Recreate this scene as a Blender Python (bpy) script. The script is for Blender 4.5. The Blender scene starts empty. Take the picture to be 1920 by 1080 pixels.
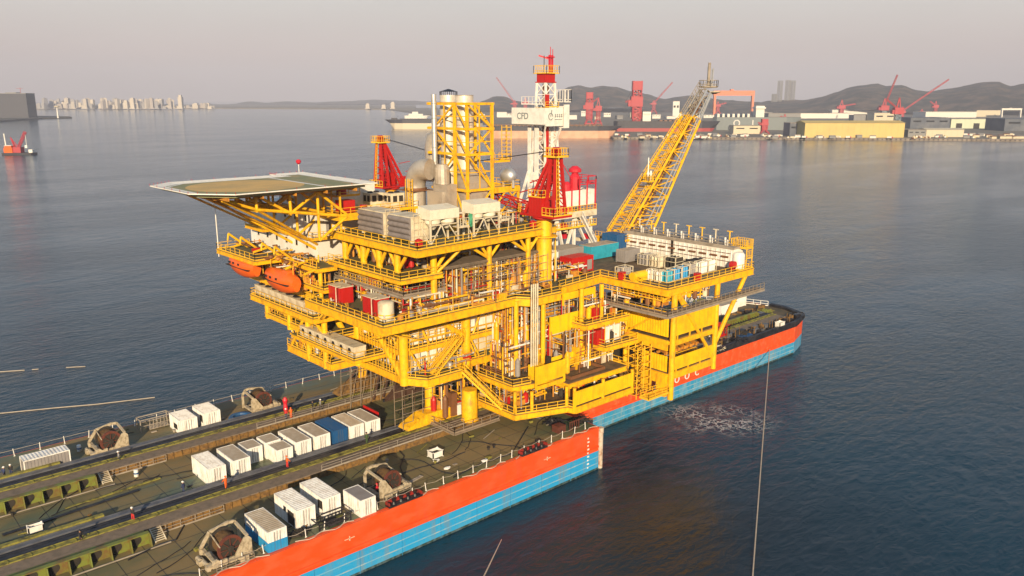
import bpy, math, random
from mathutils import Vector, Matrix, noise
R=math.radians
random.seed(7)
S=bpy.context.scene
COL=S.collection

# ---------------------------------------------------------------- camera
FOC=1530.0; CAMZ=58.0; AZ=R(47.9); PITCH=math.atan((540-185)/FOC)
cd=bpy.data.cameras.new('camera'); cam=bpy.data.objects.new('camera',cd); COL.objects.link(cam)
cam.location=(0,0,CAMZ); cam.rotation_euler=(math.pi/2-PITCH,0,AZ-math.pi/2)
cd.sensor_width=36; cd.lens=FOC/1920*36; cd.clip_start=1; cd.clip_end=40000
S.camera=cam

# ---------------------------------------------------------------- sky, sun, exposure
SUN_AZ=R(49.0); SUN_EL=R(17.0)
ld=Vector((math.cos(SUN_AZ)*math.cos(SUN_EL),math.sin(SUN_AZ)*math.cos(SUN_EL),-math.sin(SUN_EL)))
sl=bpy.data.lights.new('sun','SUN'); sl.energy=5.6; sl.angle=R(0.6); sl.color=(1.0,0.79,0.50)
so=bpy.data.objects.new('sun',sl); COL.objects.link(so); so.rotation_euler=ld.to_track_quat('-Z','Y').to_euler(); so.location=(-300,-300,300)
W=bpy.data.worlds.new('World'); S.world=W; W.use_nodes=True
nt=W.node_tree; N=nt.nodes; L=nt.links; N.clear()
out=N.new('ShaderNodeOutputWorld'); bg=N.new('ShaderNodeBackground'); sky=N.new('ShaderNodeTexSky')
sky.sky_type='NISHITA'; sky.sun_disc=False; sky.sun_elevation=SUN_EL; sky.sun_rotation=math.atan2(-ld.x,-ld.y)
sky.air_density=1.0; sky.dust_density=4.0; sky.ozone_density=1.5; sky.altitude=0
# a hazy winter sky: the physical sky veiled by a thin even overcast
tc=N.new('ShaderNodeTexCoord'); sep=N.new('ShaderNodeSeparateXYZ'); L.new(tc.outputs['Generated'],sep.inputs[0])
cr=N.new('ShaderNodeValToRGB'); L.new(sep.outputs['Z'],cr.inputs[0])
e=cr.color_ramp.elements
e[0].position=0.0; e[0].color=(4.25,3.6,3.35,1); e[1].position=0.9; e[1].color=(1.0,1.7,2.6,1)
for p,c in ((0.05,(4.75,4.0,3.7)),(0.11,(5.15,4.9,4.55)),(0.20,(2.6,3.3,4.1)),(0.5,(1.2,2.0,2.9))):
    k=cr.color_ramp.elements.new(p); k.color=(*c,1)
nz=N.new('ShaderNodeTexNoise'); nz.inputs['Scale'].default_value=2.2; nz.inputs['Detail'].default_value=4
mp=N.new('ShaderNodeMapping'); mp.inputs['Scale'].default_value=(1,1,5); L.new(tc.outputs['Generated'],mp.inputs[0]); L.new(mp.outputs[0],nz.inputs['Vector'])
mr=N.new('ShaderNodeMapRange'); mr.inputs['To Min'].default_value=0.88; mr.inputs['To Max'].default_value=1.12; L.new(nz.outputs['Fac'],mr.inputs['Value'])
mul=N.new('ShaderNodeVectorMath'); mul.operation='SCALE'; L.new(cr.outputs[0],mul.inputs[0]); L.new(mr.outputs[0],mul.inputs['Scale'])
mx=N.new('ShaderNodeMix'); mx.data_type='RGBA'; mx.inputs[0].default_value=0.92
L.new(sky.outputs[0],mx.inputs[6]); L.new(mul.outputs[0],mx.inputs[7])
L.new(mx.outputs[2],bg.inputs[0]); bg.inputs[1].default_value=0.11; L.new(bg.outputs[0],out.inputs[0])
S.view_settings.view_transform='Standard'; S.view_settings.look='None'; S.view_settings.exposure=0.35; S.view_settings.gamma=1
S.render.engine='CYCLES'; C=S.cycles
C.use_denoising=True; C.max_bounces=5; C.diffuse_bounces=2; C.glossy_bounces=3; C.transmission_bounces=2; C.volume_bounces=0; C.transparent_max_bounces=6
C.caustics_reflective=False; C.caustics_refractive=False; C.sample_clamp_indirect=6

# ---------------------------------------------------------------- survey: a sight line met with a level, a frontal or a lateral plane
_fw=Vector((math.cos(AZ)*math.cos(PITCH),math.sin(AZ)*math.cos(PITCH),-math.sin(PITCH)))
_rt=Vector((math.sin(AZ),-math.cos(AZ),0)); _up=_rt.cross(_fw)
def _ray(px,py): return _fw+_rt*((px-960)/FOC)+_up*((540-py)/FOC)
def G(px,py,z): d=_ray(px,py); t=(z-CAMZ)/d.z; return Vector((d.x*t,d.y*t,z))
def FY(px,py,y): d=_ray(px,py); t=y/d.y; return Vector((d.x*t,y,CAMZ+d.z*t))
def FX(px,py,x): d=_ray(px,py); t=x/d.x; return Vector((x,d.y*t,CAMZ+d.z*t))

# ---------------------------------------------------------------- materials
MATS={}
def mat(name,col,rough=0.5,metal=0.0,col2=None,scale=1.0,amt=0.35,bump=0.0,bscale=8.0,stretch=(1,1,1),wave=None,edge=(0.45,0.62),rust=None,wet=False):
    m=bpy.data.materials.new(name); m.use_nodes=True; n=m.node_tree.nodes; l=m.node_tree.links
    b=n['Principled BSDF']; b.inputs['Roughness'].default_value=rough; b.inputs['Metallic'].default_value=metal
    t=n.new('ShaderNodeTexCoord'); mpg=n.new('ShaderNodeMapping'); mpg.inputs['Scale'].default_value=stretch
    l.new(t.outputs['Object'],mpg.inputs[0])
    nz=n.new('ShaderNodeTexNoise'); nz.inputs['Scale'].default_value=scale; nz.inputs['Detail'].default_value=8; nz.inputs['Roughness'].default_value=0.65
    l.new(mpg.outputs[0],nz.inputs['Vector'])
    rp=n.new('ShaderNodeMapRange'); rp.inputs['From Min'].default_value=edge[0]; rp.inputs['From Max'].default_value=edge[1]; rp.inputs['To Max'].default_value=amt
    l.new(nz.outputs['Fac'],rp.inputs['Value'])
    mx=n.new('ShaderNodeMix'); mx.data_type='RGBA'; mx.inputs[6].default_value=(*col,1)
    c2=col2 if col2 else tuple(c*0.55 for c in col); mx.inputs[7].default_value=(*c2,1)
    l.new(rp.outputs[0],mx.inputs[0]); colout=mx.outputs[2]
    if rust:
        m3=n.new('ShaderNodeMapping'); m3.inputs['Scale'].default_value=(1,1,rust[3] if len(rust)>3 else .14); l.new(t.outputs['Object'],m3.inputs[0])
        n3=n.new('ShaderNodeTexNoise'); n3.inputs['Scale'].default_value=rust[1]; n3.inputs['Detail'].default_value=7; n3.inputs['Roughness'].default_value=.7; l.new(m3.outputs[0],n3.inputs['Vector'])
        r3=n.new('ShaderNodeMapRange'); r3.inputs['From Min'].default_value=.51; r3.inputs['From Max'].default_value=.70; r3.inputs['To Max'].default_value=rust[2]; l.new(n3.outputs['Fac'],r3.inputs['Value'])
        x3=n.new('ShaderNodeMix'); x3.data_type='RGBA'; x3.inputs[7].default_value=(*rust[0],1); l.new(r3.outputs[0],x3.inputs[0]); l.new(colout,x3.inputs[6]); colout=x3.outputs[2]
    if wet:
        rw=n.new('ShaderNodeMapRange'); rw.inputs['From Min'].default_value=.35; rw.inputs['From Max'].default_value=.6; rw.inputs['To Min'].default_value=.28; rw.inputs['To Max'].default_value=.85; l.new(nz.outputs['Fac'],rw.inputs['Value']); l.new(rw.outputs[0],b.inputs['Roughness'])
    l.new(colout,b.inputs['Base Color'])
    last=None
    if bump:
        n2=n.new('ShaderNodeTexNoise'); n2.inputs['Scale'].default_value=bscale; n2.inputs['Detail'].default_value=5; l.new(t.outputs['Object'],n2.inputs['Vector'])
        bp=n.new('ShaderNodeBump'); bp.inputs['Strength'].default_value=bump; bp.inputs['Distance'].default_value=0.1; l.new(n2.outputs['Fac'],bp.inputs['Height']); l.new(bp.outputs[0],b.inputs['Normal']); last=bp
    if wave:
        wv=n.new('ShaderNodeTexWave'); wv.bands_direction=wave[0]; wv.inputs['Scale'].default_value=wave[1]; l.new(t.outputs['Object'],wv.inputs['Vector'])
        bp2=n.new('ShaderNodeBump'); bp2.inputs['Strength'].default_value=0.8; bp2.inputs['Distance'].default_value=wave[2]; l.new(wv.outputs['Fac'],bp2.inputs['Height'])
        if last: l.new(last.outputs[0],bp2.inputs['Normal'])
        l.new(bp2.outputs[0],b.inputs['Normal'])
    MATS[name]=m; return m
YEL=mat('yellow_paint',(0.90,0.50,0.008),0.42,col2=(0.55,0.22,0.02),scale=0.9,amt=0.6,edge=(.46,.70),rust=((.26,.09,.025),1.3,.55,.3))
YELP=mat('yellow_panel',(0.94,0.57,0.006),0.42,col2=(0.72,0.36,0.01),scale=0.35,amt=0.6,bump=.25,bscale=1.5,rust=((.36,.15,.03),.9,.45))
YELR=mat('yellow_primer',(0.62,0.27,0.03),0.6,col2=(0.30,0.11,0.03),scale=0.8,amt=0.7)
YELRAIL=mat('yellow_railing',(0.90,0.52,0.03),0.45)
ORG=mat('orange_hull',(0.88,0.080,0.012),0.45,col2=(0.66,0.13,0.05),scale=0.35,amt=0.6,stretch=(1,1,2.5),rust=((.36,.08,.04),.7,.55))
BLU=mat('blue_hull',(0.025,0.33,0.68),0.4,col2=(0.14,0.36,0.50),scale=1.0,amt=0.6,stretch=(0.6,0.6,0.4),edge=(0.5,0.72),rust=((.22,.20,.18),.8,.6))
BLUW=mat('weathered_blue_hull',(0.035,0.30,0.56),0.5,col2=(0.30,0.42,0.48),scale=1.1,amt=0.7,stretch=(0.9,0.9,0.35),edge=(0.45,0.70),rust=((.28,.20,.15),.9,.7))
ORGW=mat('weathered_orange_hull',(0.82,0.085,0.016),0.5,col2=(0.66,0.22,0.10),scale=0.8,amt=0.55,rust=((.30,.12,.06),.8,.6),edge=(0.5,0.66))
DECK=mat('deck_paint',(0.075,0.110,0.062),0.65,col2=(0.235,0.165,0.072),scale=0.11,amt=1.0,bump=0.3,bscale=2,stretch=(0.5,1,1),edge=(0.36,0.60),wet=True)
DECKP=mat('dusty_deck',(0.12,0.085,0.045),0.8,col2=(0.060,0.055,0.030),scale=0.4,amt=0.8,bump=0.2)
RAILG=mat('olive_steel',(0.26,0.235,0.045),0.7,col2=(0.055,0.045,0.020),scale=1.2,amt=0.9)
GRNB=mat('green_bracket_paint',(0.17,0.20,0.035),0.6,col2=(0.16,0.085,0.03),scale=0.7,amt=0.9)
OCH=mat('ochre_rust',(0.24,0.13,0.035),0.8,col2=(0.10,0.055,0.025),scale=1.6,amt=0.9)
BLK=mat('black_steel',(0.012,0.012,0.018),0.5,col2=(0.05,0.045,0.05),scale=0.8,amt=0.6)
GRY=mat('grey_steel',(0.13,0.135,0.16),0.5,col2=(0.06,0.06,0.07),scale=0.8,amt=0.6)
WHT=mat('white_paint',(0.84,0.82,0.79),0.5,col2=(0.60,0.53,0.45),scale=0.7,amt=0.5)
WHTW=mat('white_cladding',(0.84,0.82,0.78),0.55,col2=(0.64,0.58,0.48),scale=0.3,amt=0.5,wave=('X',3.2,0.05))
CONW=mat('container_white',(0.86,0.85,0.83),0.55,col2=(0.55,0.48,0.40),scale=0.6,amt=0.5,edge=(0.48,0.7),rust=((.36,.24,.15),2.2,.6,.2))
CONR=mat('container_dusty_roof',(0.44,0.36,0.27),0.8,col2=(0.58,0.52,0.44),scale=0.9,amt=0.6)
CONB=mat('container_blue',(0.012,0.090,0.26),0.5,col2=(0.05,0.10,0.18),scale=0.8,amt=0.5)
CONS=mat('container_sky_blue',(0.02,0.27,0.60),0.5,col2=(0.05,0.3,0.5),scale=0.8,amt=0.5)
CYA=mat('container_cyan',(0.03,0.34,0.48),0.5,col2=(0.02,0.22,0.33),scale=0.8,amt=0.5)
CRM=mat('cream_paint',(0.70,0.62,0.47),0.55,col2=(0.38,0.29,0.18),scale=0.7,amt=0.6)
WOOD=mat('winch_brown_cable',(0.22,0.115,0.035),0.7,col2=(0.09,0.045,0.02),scale=0.8,amt=0.8,wave=('Y',8,0.04))
RED=mat('red_paint',(0.47,0.014,0.012),0.42,col2=(0.42,0.015,0.012),scale=0.8,amt=0.5)
REDC=mat('crimson_paint',(0.60,0.02,0.04),0.45)
LBO=mat('lifeboat_orange',(0.86,0.14,0.015),0.35,col2=(0.66,0.09,0.015),scale=0.6,amt=0.4)
GREYB=mat('grey_cladding',(0.28,0.26,0.26),0.55,col2=(0.22,0.20,0.20),scale=0.6,amt=0.6)
CON=mat('grey_plate',(0.36,0.31,0.26),0.75,col2=(0.22,0.18,0.14),scale=0.5,amt=0.8)
SCF=mat('scaffold_board',(0.22,0.165,0.12),0.8,col2=(0.14,0.11,0.08),scale=1.0,amt=0.8)
SCT=mat('scaffold_tube',(0.42,0.34,0.26),0.5,0.4,col2=(0.22,0.13,0.08))
SIL=mat('bare_metal',(0.66,0.66,0.66),0.42,0.7,col2=(0.45,0.43,0.40),scale=0.8,amt=0.5)
STK=mat('stack_cladding',(0.56,0.50,0.43),0.45,0.45,col2=(0.36,0.30,0.25),scale=0.5,amt=0.6)
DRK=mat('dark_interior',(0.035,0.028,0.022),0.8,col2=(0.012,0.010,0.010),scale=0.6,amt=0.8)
GLS=mat('dark_glass',(0.02,0.022,0.026),0.15)
PIPEB=mat('brown_pipe',(0.20,0.085,0.035),0.55,col2=(0.10,0.05,0.03))
PLT=mat('deck_plate_green',(0.10,0.105,0.045),0.7,col2=(0.16,0.11,0.06),scale=0.5,amt=0.8)
PLTB=mat('deck_plate_brown',(0.16,0.10,0.05),0.75,col2=(0.07,0.05,0.03),scale=0.7,amt=0.9)
NETW=mat('white_safety_net',(0.86,0.83,0.78),0.7,col2=(0.5,0.45,0.4),scale=2)
HGR=mat('helideck_green',(0.24,0.25,0.13),0.75,col2=(0.38,0.29,0.15),scale=0.35,amt=0.9)
HBR=mat('helideck_ochre',(0.66,0.42,0.15),0.8,col2=(0.50,0.35,0.15),scale=0.25,amt=0.8)
ROPE=mat('rope',(0.50,0.42,0.34),0.8)
SKIN=mat('skin',(0.35,0.18,0.11),0.6)

# ---------------------------------------------------------------- mesh helpers
class MB:
    def __init__(s): s.v=[]; s.f=[]; s.m=[]
    def q(s,pts,m=0):
        b=len(s.v); s.v+= [tuple(p) for p in pts]; s.f.append(tuple(range(b,b+len(pts)))); s.m.append(m)
    def hexa(s,c,m=0):
        b=len(s.v); s.v+=[tuple(p) for p in c]
        for f in ((0,3,2,1),(4,5,6,7),(0,1,5,4),(1,2,6,5),(2,3,7,6),(3,0,4,7)): s.f.append(tuple(b+i for i in f)); s.m.append(m)
    def box(s,x0,x1,y0,y1,z0,z1,m=0):
        s.hexa([(x0,y0,z0),(x1,y0,z0),(x1,y1,z0),(x0,y1,z0),(x0,y0,z1),(x1,y0,z1),(x1,y1,z1),(x0,y1,z1)],m)
    def beam(s,p,q,w,h=None,m=0):
        p=Vector(p); q=Vector(q); h=h or w; d=q-p
        if d.length<1e-5: return
        d.normalize(); a=Vector((0,0,1)) if abs(d.z)<0.95 else Vector((1,0,0))
        x=d.cross(a).normalized()*w/2; y=x.normalized().cross(d).normalized()*h/2
        s.hexa([p-x-y,p+x-y,p+x+y,p-x+y,q-x-y,q+x-y,q+x+y,q-x+y],m)
    def tube(s,p,q,r,n=8,r2=None,m=0,cap=True):
        p=Vector(p); q=Vector(q); d=(q-p)
        if d.length<1e-5: return
        d.normalize(); r2=r if r2 is None else r2
        a=Vector((0,0,1)) if abs(d.z)<0.95 else Vector((1,0,0))
        x=d.cross(a).normalized(); y=x.cross(d).normalized(); b=len(s.v)
        for k in range(n):
            t=2*math.pi*k/n; o=x*math.cos(t)+y*math.sin(t); s.v.append(tuple(p+o*r)); s.v.append(tuple(q+o*r2))
        for k in range(n):
            i=b+2*k; j=b+2*((k+1)%n); s.f.append((i,i+1,j+1,j)); s.m.append(m)
        if cap:
            s.f.append(tuple(b+2*k for k in range(n))); s.m.append(m)
            s.f.append(tuple(b+2*k+1 for k in reversed(range(n)))); s.m.append(m)
    def path(s,pts,r,n=6,m=0):
        for a,b in zip(pts,pts[1:]): s.tube(a,b,r,n,m=m)
    def prism(s,poly,z0,z1,m=0,mt=None):
        b=len(s.v); n=len(poly)
        ar=sum(poly[i][0]*poly[(i+1)%n][1]-poly[(i+1)%n][0]*poly[i][1] for i in range(n))
        if ar<0: poly=poly[::-1]
        s.v+=[(p[0],p[1],z0) for p in poly]+[(p[0],p[1],z1) for p in poly]
        s.f.append(tuple(b+i for i in reversed(range(n)))); s.m.append(m)
        s.f.append(tuple(b+n+i for i in range(n))); s.m.append(m if mt is None else mt)
        for i in range(n):
            j=(i+1)%n; s.f.append((b+i,b+j,b+n+j,b+n+i)); s.m.append(m)
    def slab(s,poly,vec,m=0):
        vec=Vector(vec); P=[Vector(p) for p in poly]; n=len(P); b=len(s.v)
        s.v+=[tuple(p) for p in P]+[tuple(p+vec) for p in P]
        s.f.append(tuple(b+i for i in reversed(range(n)))); s.m.append(m); s.f.append(tuple(b+n+i for i in range(n))); s.m.append(m)
        for i in range(n):
            j=(i+1)%n; s.f.append((b+i,b+j,b+n+j,b+n+i)); s.m.append(m)
    def lathe(s,prof,c=(0,0,0),axis='z',n=16,m=0,cap=True):
        c=Vector(c); b=len(s.v)
        for (r,h) in prof:
            for k in range(n):
                t=2*math.pi*k/n; a,e=r*math.cos(t),r*math.sin(t)
                s.v.append(tuple(c+(Vector((a,e,h)) if axis=='z' else Vector((h,a,e)) if axis=='x' else Vector((e,h,a)))))
        for i in range(len(prof)-1):
            for k in range(n):
                j=(k+1)%n; s.f.append((b+i*n+k,b+i*n+j,b+(i+1)*n+j,b+(i+1)*n+k)); s.m.append(m)
        if not cap: return
        s.f.append(tuple(b+k for k in reversed(range(n)))); s.m.append(m)
        e=b+(len(prof)-1)*n; s.f.append(tuple(e+k for k in range(n))); s.m.append(m)
    def ball(s,c,rx,ry=None,rz=None,n=12,k=8,m=0):
        ry=ry or rx; rz=rz or rx; b=len(s.v)
        for i in range(k+1):
            ph=math.pi*i/k
            for j in range(n):
                t=2*math.pi*j/n; s.v.append((c[0]+rx*math.sin(ph)*math.cos(t),c[1]+ry*math.sin(ph)*math.sin(t),c[2]-rz*math.cos(ph)))
        for i in range(k):
            for j in range(n):
                j2=(j+1)%n; s.f.append((b+i*n+j,b+i*n+j2,b+(i+1)*n+j2,b+(i+1)*n+j)); s.m.append(m)
    def rail(s,pts,z=None,h=1.1,r=0.075,step=2.0,closed=False,m=0,mid=(0.55,)):
        P=[Vector((p[0],p[1],z if z is not None else p[2])) for p in pts]
        if closed: P.append(P[0])
        for a,b in zip(P,P[1:]):
            ln=(b-a).length; k=max(1,int(round(ln/step)))
            for i in range(k+1):
                c=a.lerp(b,i/k); s.beam(c,c+Vector((0,0,h)),r,r,m)
            for hh in (h,)+tuple(mid): s.beam(a+Vector((0,0,hh)),b+Vector((0,0,hh)),r,r,m)
            s.beam(a+Vector((0,0,0.1)),b+Vector((0,0,0.1)),0.03,0.2,m)
    def truss(s,p,q,wv,hv,r=0.1,n=8,rd=None,m=0):
        "four chords from p to q with side vectors wv, hv; laced"
        p=Vector(p);q=Vector(q);wv=Vector(wv);hv=Vector(hv); rd=rd or r*0.6
        if isinstance(n,float): n=int(n)
        cs=[(-.5,-.5),(.5,-.5),(.5,.5),(-.5,.5)]
        def pt(c,t): return p.lerp(q,t)+wv*c[0]+hv*c[1]
        for c in cs: s.tube(pt(c,0),pt(c,1),r,6,m=m)
        for i in range(n):
            for a in range(4):
                c,d=cs[a],cs[(a+1)%4]
                s.beam(pt(c,i/n),pt(d,i/n),rd*1.6,m=m)
                s.beam(pt(c if i%2 else d,i/n),pt(d if i%2 else c,(i+1)/n),rd*1.6,m=m)
    def stair(s,p,q,w,m=0,rail=True):
        p=Vector(p);q=Vector(q);d=q-p; hd=Vector((d.x,d.y,0)).normalized(); sd=Vector((-hd.y,hd.x,0))*w/2
        for t in (-1,1):
            s.beam(p+sd*t,q+sd*t,0.08,0.3,m)
            if rail:
                up=Vector((0,0,1.0)); s.beam(p+sd*t+up,q+sd*t+up,0.07,m=m); s.beam(p+sd*t+up*.5,q+sd*t+up*.5,0.05,m=m)
                k=max(2,int(d.length/1.5))
                for i in range(k+1): c=p.lerp(q,i/k)+sd*t; s.beam(c,c+up,0.06,m=m)
        k=max(3,int(abs(d.z)/0.25))
        for i in range(k+1):
            c=p.lerp(q,i/k); s.beam(c-sd,c+sd,0.22,0.04,m)
    def build(s,name,mats,parent=None,smooth=False,loc=None):
        if not isinstance(mats,(list,tuple)): mats=[mats]
        me=bpy.data.meshes.new(name); me.from_pydata(s.v,[],s.f)
        for x in mats: me.materials.append(x)
        if len(mats)>1: me.polygons.foreach_set('material_index',s.m)
        if smooth:
            me.polygons.foreach_set('use_smooth',[True]*len(me.polygons))
            me.set_sharp_from_angle(angle=R(40))
        me.update()
        o=bpy.data.objects.new(name,me); COL.objects.link(o)
        if parent: o.parent=parent
        if loc: o.location=loc
        return o
def build_split(mb,name,mats,parent,smooth=False):
    "one object for each separate piece of the mesh"
    par=list(range(len(mb.v)))
    def fnd(i):
        while par[i]!=i: par[i]=par[par[i]]; i=par[i]
        return i
    for f in mb.f:
        for k in f[1:]: par[fnd(k)]=fnd(f[0])
    grp={}
    for f,m in zip(mb.f,mb.m): grp.setdefault(fnd(f[0]),[]).append((f,m))
    out_=[]
    for fs in grp.values():
        nb=MB(); idx={}
        for f,m in fs:
            nf=[]
            for k in f:
                if k not in idx: idx[k]=len(nb.v); nb.v.append(mb.v[k])
                nf.append(idx[k])
            nb.f.append(tuple(nf)); nb.m.append(m)
        out_.append(nb.build(name,mats,parent,smooth))
    return out_
def tag(o,label=None,cat=None,group=None,kind=None):
    if label: o['label']=label
    if cat: o['category']=cat
    if group: o['group']=group
    if kind: o['kind']=kind
    return o
def thing(name,label,cat,loc=(0,0,0),rz=0,group=None):
    o=bpy.data.objects.new(name,None); COL.objects.link(o); o.location=loc; o.rotation_euler=(0,0,rz); o.empty_display_size=0.5
    return tag(o,label,cat,group)
def kids(o): return [c for c in bpy.data.objects if c.parent==o]
def dup(root,loc=None,rz=None,label=None,group=None,scale=None):
    r=root.copy(); COL.objects.link(r)
    if loc is not None: r.location=loc
    if rz is not None: r.rotation_euler=(0,0,rz)
    if scale is not None: r.scale=scale
    if label: r['label']=label
    if group: r['group']=group
    for ch in kids(root):
        c=ch.copy(); COL.objects.link(c); c.parent=r
        for g in kids(ch):
            d=g.copy(); COL.objects.link(d); d.parent=c
    return r

# ================================================================ SETTING: sea, foam, haze
def water_mat():
    m=bpy.data.materials.new('sea_water'); m.use_nodes=True; n=m.node_tree.nodes; l=m.node_tree.links
    b=n['Principled BSDF']; b.inputs['Base Color'].default_value=(0.003,0.031,0.057,1); b.inputs['Roughness'].default_value=0.12; b.inputs['IOR'].default_value=1.333
    t=n.new('ShaderNodeTexCoord')
    def layer(scale,st,rot,det):
        mp=n.new('ShaderNodeMapping'); mp.inputs['Scale'].default_value=st; mp.inputs['Rotation'].default_value=(0,0,R(rot)); l.new(t.outputs['Object'],mp.inputs[0])
        x=n.new('ShaderNodeTexNoise'); x.inputs['Scale'].default_value=scale; x.inputs['Detail'].default_value=det; x.inputs['Roughness'].default_value=0.6; x.inputs['Distortion'].default_value=0.4
        l.new(mp.outputs[0],x.inputs['Vector']); return x
    a=layer(0.30,(1,2.2,1),-30,6); c=layer(0.06,(1,1.8,1),-45,4)
    bp=n.new('ShaderNodeBump'); bp.inputs['Strength'].default_value=0.55; bp.inputs['Distance'].default_value=0.8; l.new(a.outputs['Fac'],bp.inputs['Height'])
    b2=n.new('ShaderNodeBump'); b2.inputs['Strength'].default_value=0.22; b2.inputs['Distance'].default_value=2.0; l.new(c.outputs['Fac'],b2.inputs['Height']); l.new(bp.outputs[0],b2.inputs['Normal'])
    l.new(b2.outputs[0],b.inputs['Normal'])
    # slicks and cat's paws: broad patches where the small ripples are weaker; a dark brown tint paints in the platform's reflection
    d=layer(0.006,(1,3.0,1),-48,4); mr=n.new('ShaderNodeMapRange'); mr.inputs['From Min'].default_value=0.4; mr.inputs['From Max'].default_value=0.62
    mr.inputs['To Min'].default_value=0.20; mr.inputs['To Max'].default_value=0.50; l.new(d.outputs['Fac'],mr.inputs['Value']); l.new(mr.outputs[0],bp.inputs['Strength'])
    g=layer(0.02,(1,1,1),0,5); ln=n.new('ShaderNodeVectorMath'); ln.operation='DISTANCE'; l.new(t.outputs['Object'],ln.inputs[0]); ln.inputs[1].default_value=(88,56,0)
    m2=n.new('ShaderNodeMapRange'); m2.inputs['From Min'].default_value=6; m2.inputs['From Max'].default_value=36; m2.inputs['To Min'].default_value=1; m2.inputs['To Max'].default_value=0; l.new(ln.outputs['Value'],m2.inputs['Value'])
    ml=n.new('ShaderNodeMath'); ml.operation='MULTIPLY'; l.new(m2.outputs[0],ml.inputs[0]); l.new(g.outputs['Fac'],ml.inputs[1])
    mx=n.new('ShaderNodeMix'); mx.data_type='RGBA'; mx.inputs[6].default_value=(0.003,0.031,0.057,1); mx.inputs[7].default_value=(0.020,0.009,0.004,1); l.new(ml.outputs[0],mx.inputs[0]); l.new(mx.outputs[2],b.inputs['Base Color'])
    return m
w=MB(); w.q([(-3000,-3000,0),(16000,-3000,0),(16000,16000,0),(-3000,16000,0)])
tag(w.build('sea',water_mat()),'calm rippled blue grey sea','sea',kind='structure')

def foam_mat():
    m=bpy.data.materials.new('sea_foam'); m.use_nodes=True; n=m.node_tree.nodes; l=m.node_tree.links
    b=n['Principled BSDF']; b.inputs['Base Color'].default_value=(0.80,0.78,0.80,1); b.inputs['Roughness'].default_value=0.6
    t=n.new('ShaderNodeTexCoord')
    x=n.new('ShaderNodeTexNoise'); x.inputs['Scale'].default_value=0.16; x.inputs['Detail'].default_value=9; x.inputs['Roughness'].default_value=.7; l.new(t.outputs['Object'],x.inputs['Vector'])
    ad=n.new('ShaderNodeVectorMath'); ad.operation='MULTIPLY_ADD'; l.new(x.outputs['Color'],ad.inputs[0]); ad.inputs[1].default_value=(7,7,7); l.new(t.outputs['Object'],ad.inputs[2])
    v=n.new('ShaderNodeTexVoronoi'); v.feature='DISTANCE_TO_EDGE'; v.inputs['Scale'].default_value=0.62; l.new(ad.outputs[0],v.inputs['Vector'])
    e=n.new('ShaderNodeMapRange'); e.inputs['From Min'].default_value=0.0; e.inputs['From Max'].default_value=0.10; e.inputs['To Min'].default_value=1; e.inputs['To Max'].default_value=0; l.new(v.outputs['Distance'],e.inputs['Value'])
    y=n.new('ShaderNodeTexNoise'); y.inputs['Scale'].default_value=0.16; y.inputs['Detail'].default_value=7; l.new(t.outputs['Object'],y.inputs['Vector'])
    f=n.new('ShaderNodeMapRange'); f.inputs['From Min'].default_value=0.38; f.inputs['From Max'].default_value=0.55; l.new(y.outputs['Fac'],f.inputs['Value'])
    ln=n.new('ShaderNodeVectorMath'); ln.operation='LENGTH'
    mp=n.new('ShaderNodeMapping'); mp.inputs['Location'].default_value=(0,0,0); mp.inputs['Scale'].default_value=(1/13.,1/10.,1); l.new(t.outputs['Object'],mp.inputs[0]); l.new(mp.outputs[0],ln.inputs[0])
    h=n.new('ShaderNodeMapRange'); h.inputs['From Min'].default_value=0.25; h.inputs['From Max'].default_value=1; h.inputs['To Min'].default_value=1; h.inputs['To Max'].default_value=0; l.new(ln.outputs['Value'],h.inputs['Value'])
    a=n.new('ShaderNodeMath'); a.operation='MULTIPLY'; l.new(e.outputs[0],a.inputs[0]); l.new(f.outputs[0],a.inputs[1])
    c=n.new('ShaderNodeMath'); c.operation='MULTIPLY'; l.new(a.outputs[0],c.inputs[0]); l.new(h.outputs[0],c.inputs[1])
    l.new(c.outputs[0],b.inputs['Alpha']); return m
w=MB(); w.q([(-14,-10.8,0),(14,-10.8,0),(14,10.8,0),(-14,10.8,0)])
fo=w.build('foam',foam_mat(),loc=(123.5,80.0,0.03)); fo.rotation_euler=(0,0,R(-50))
tag(fo,'lacy white foam from discharged water beside the hull','foam',kind='stuff')

hz=MB(); hz.box(-2800,11000,-2800,11000,-1.5,420)
hm=bpy.data.materials.new('haze_air'); hm.use_nodes=True; n=hm.node_tree.nodes; n.clear()
ho=n.new('ShaderNodeOutputMaterial'); hv=n.new('ShaderNodeVolumePrincipled'); hv.inputs['Color'].default_value=(0.62,0.67,0.88,1); hv.inputs['Density'].default_value=0.00011; hv.inputs['Anisotropy'].default_value=-0.15
hm.node_tree.links.new(hv.outputs[0],ho.inputs['Volume'])
tag(hz.build('haze',hm),'thin pale winter haze over the bay','haze',kind='stuff')

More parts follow.
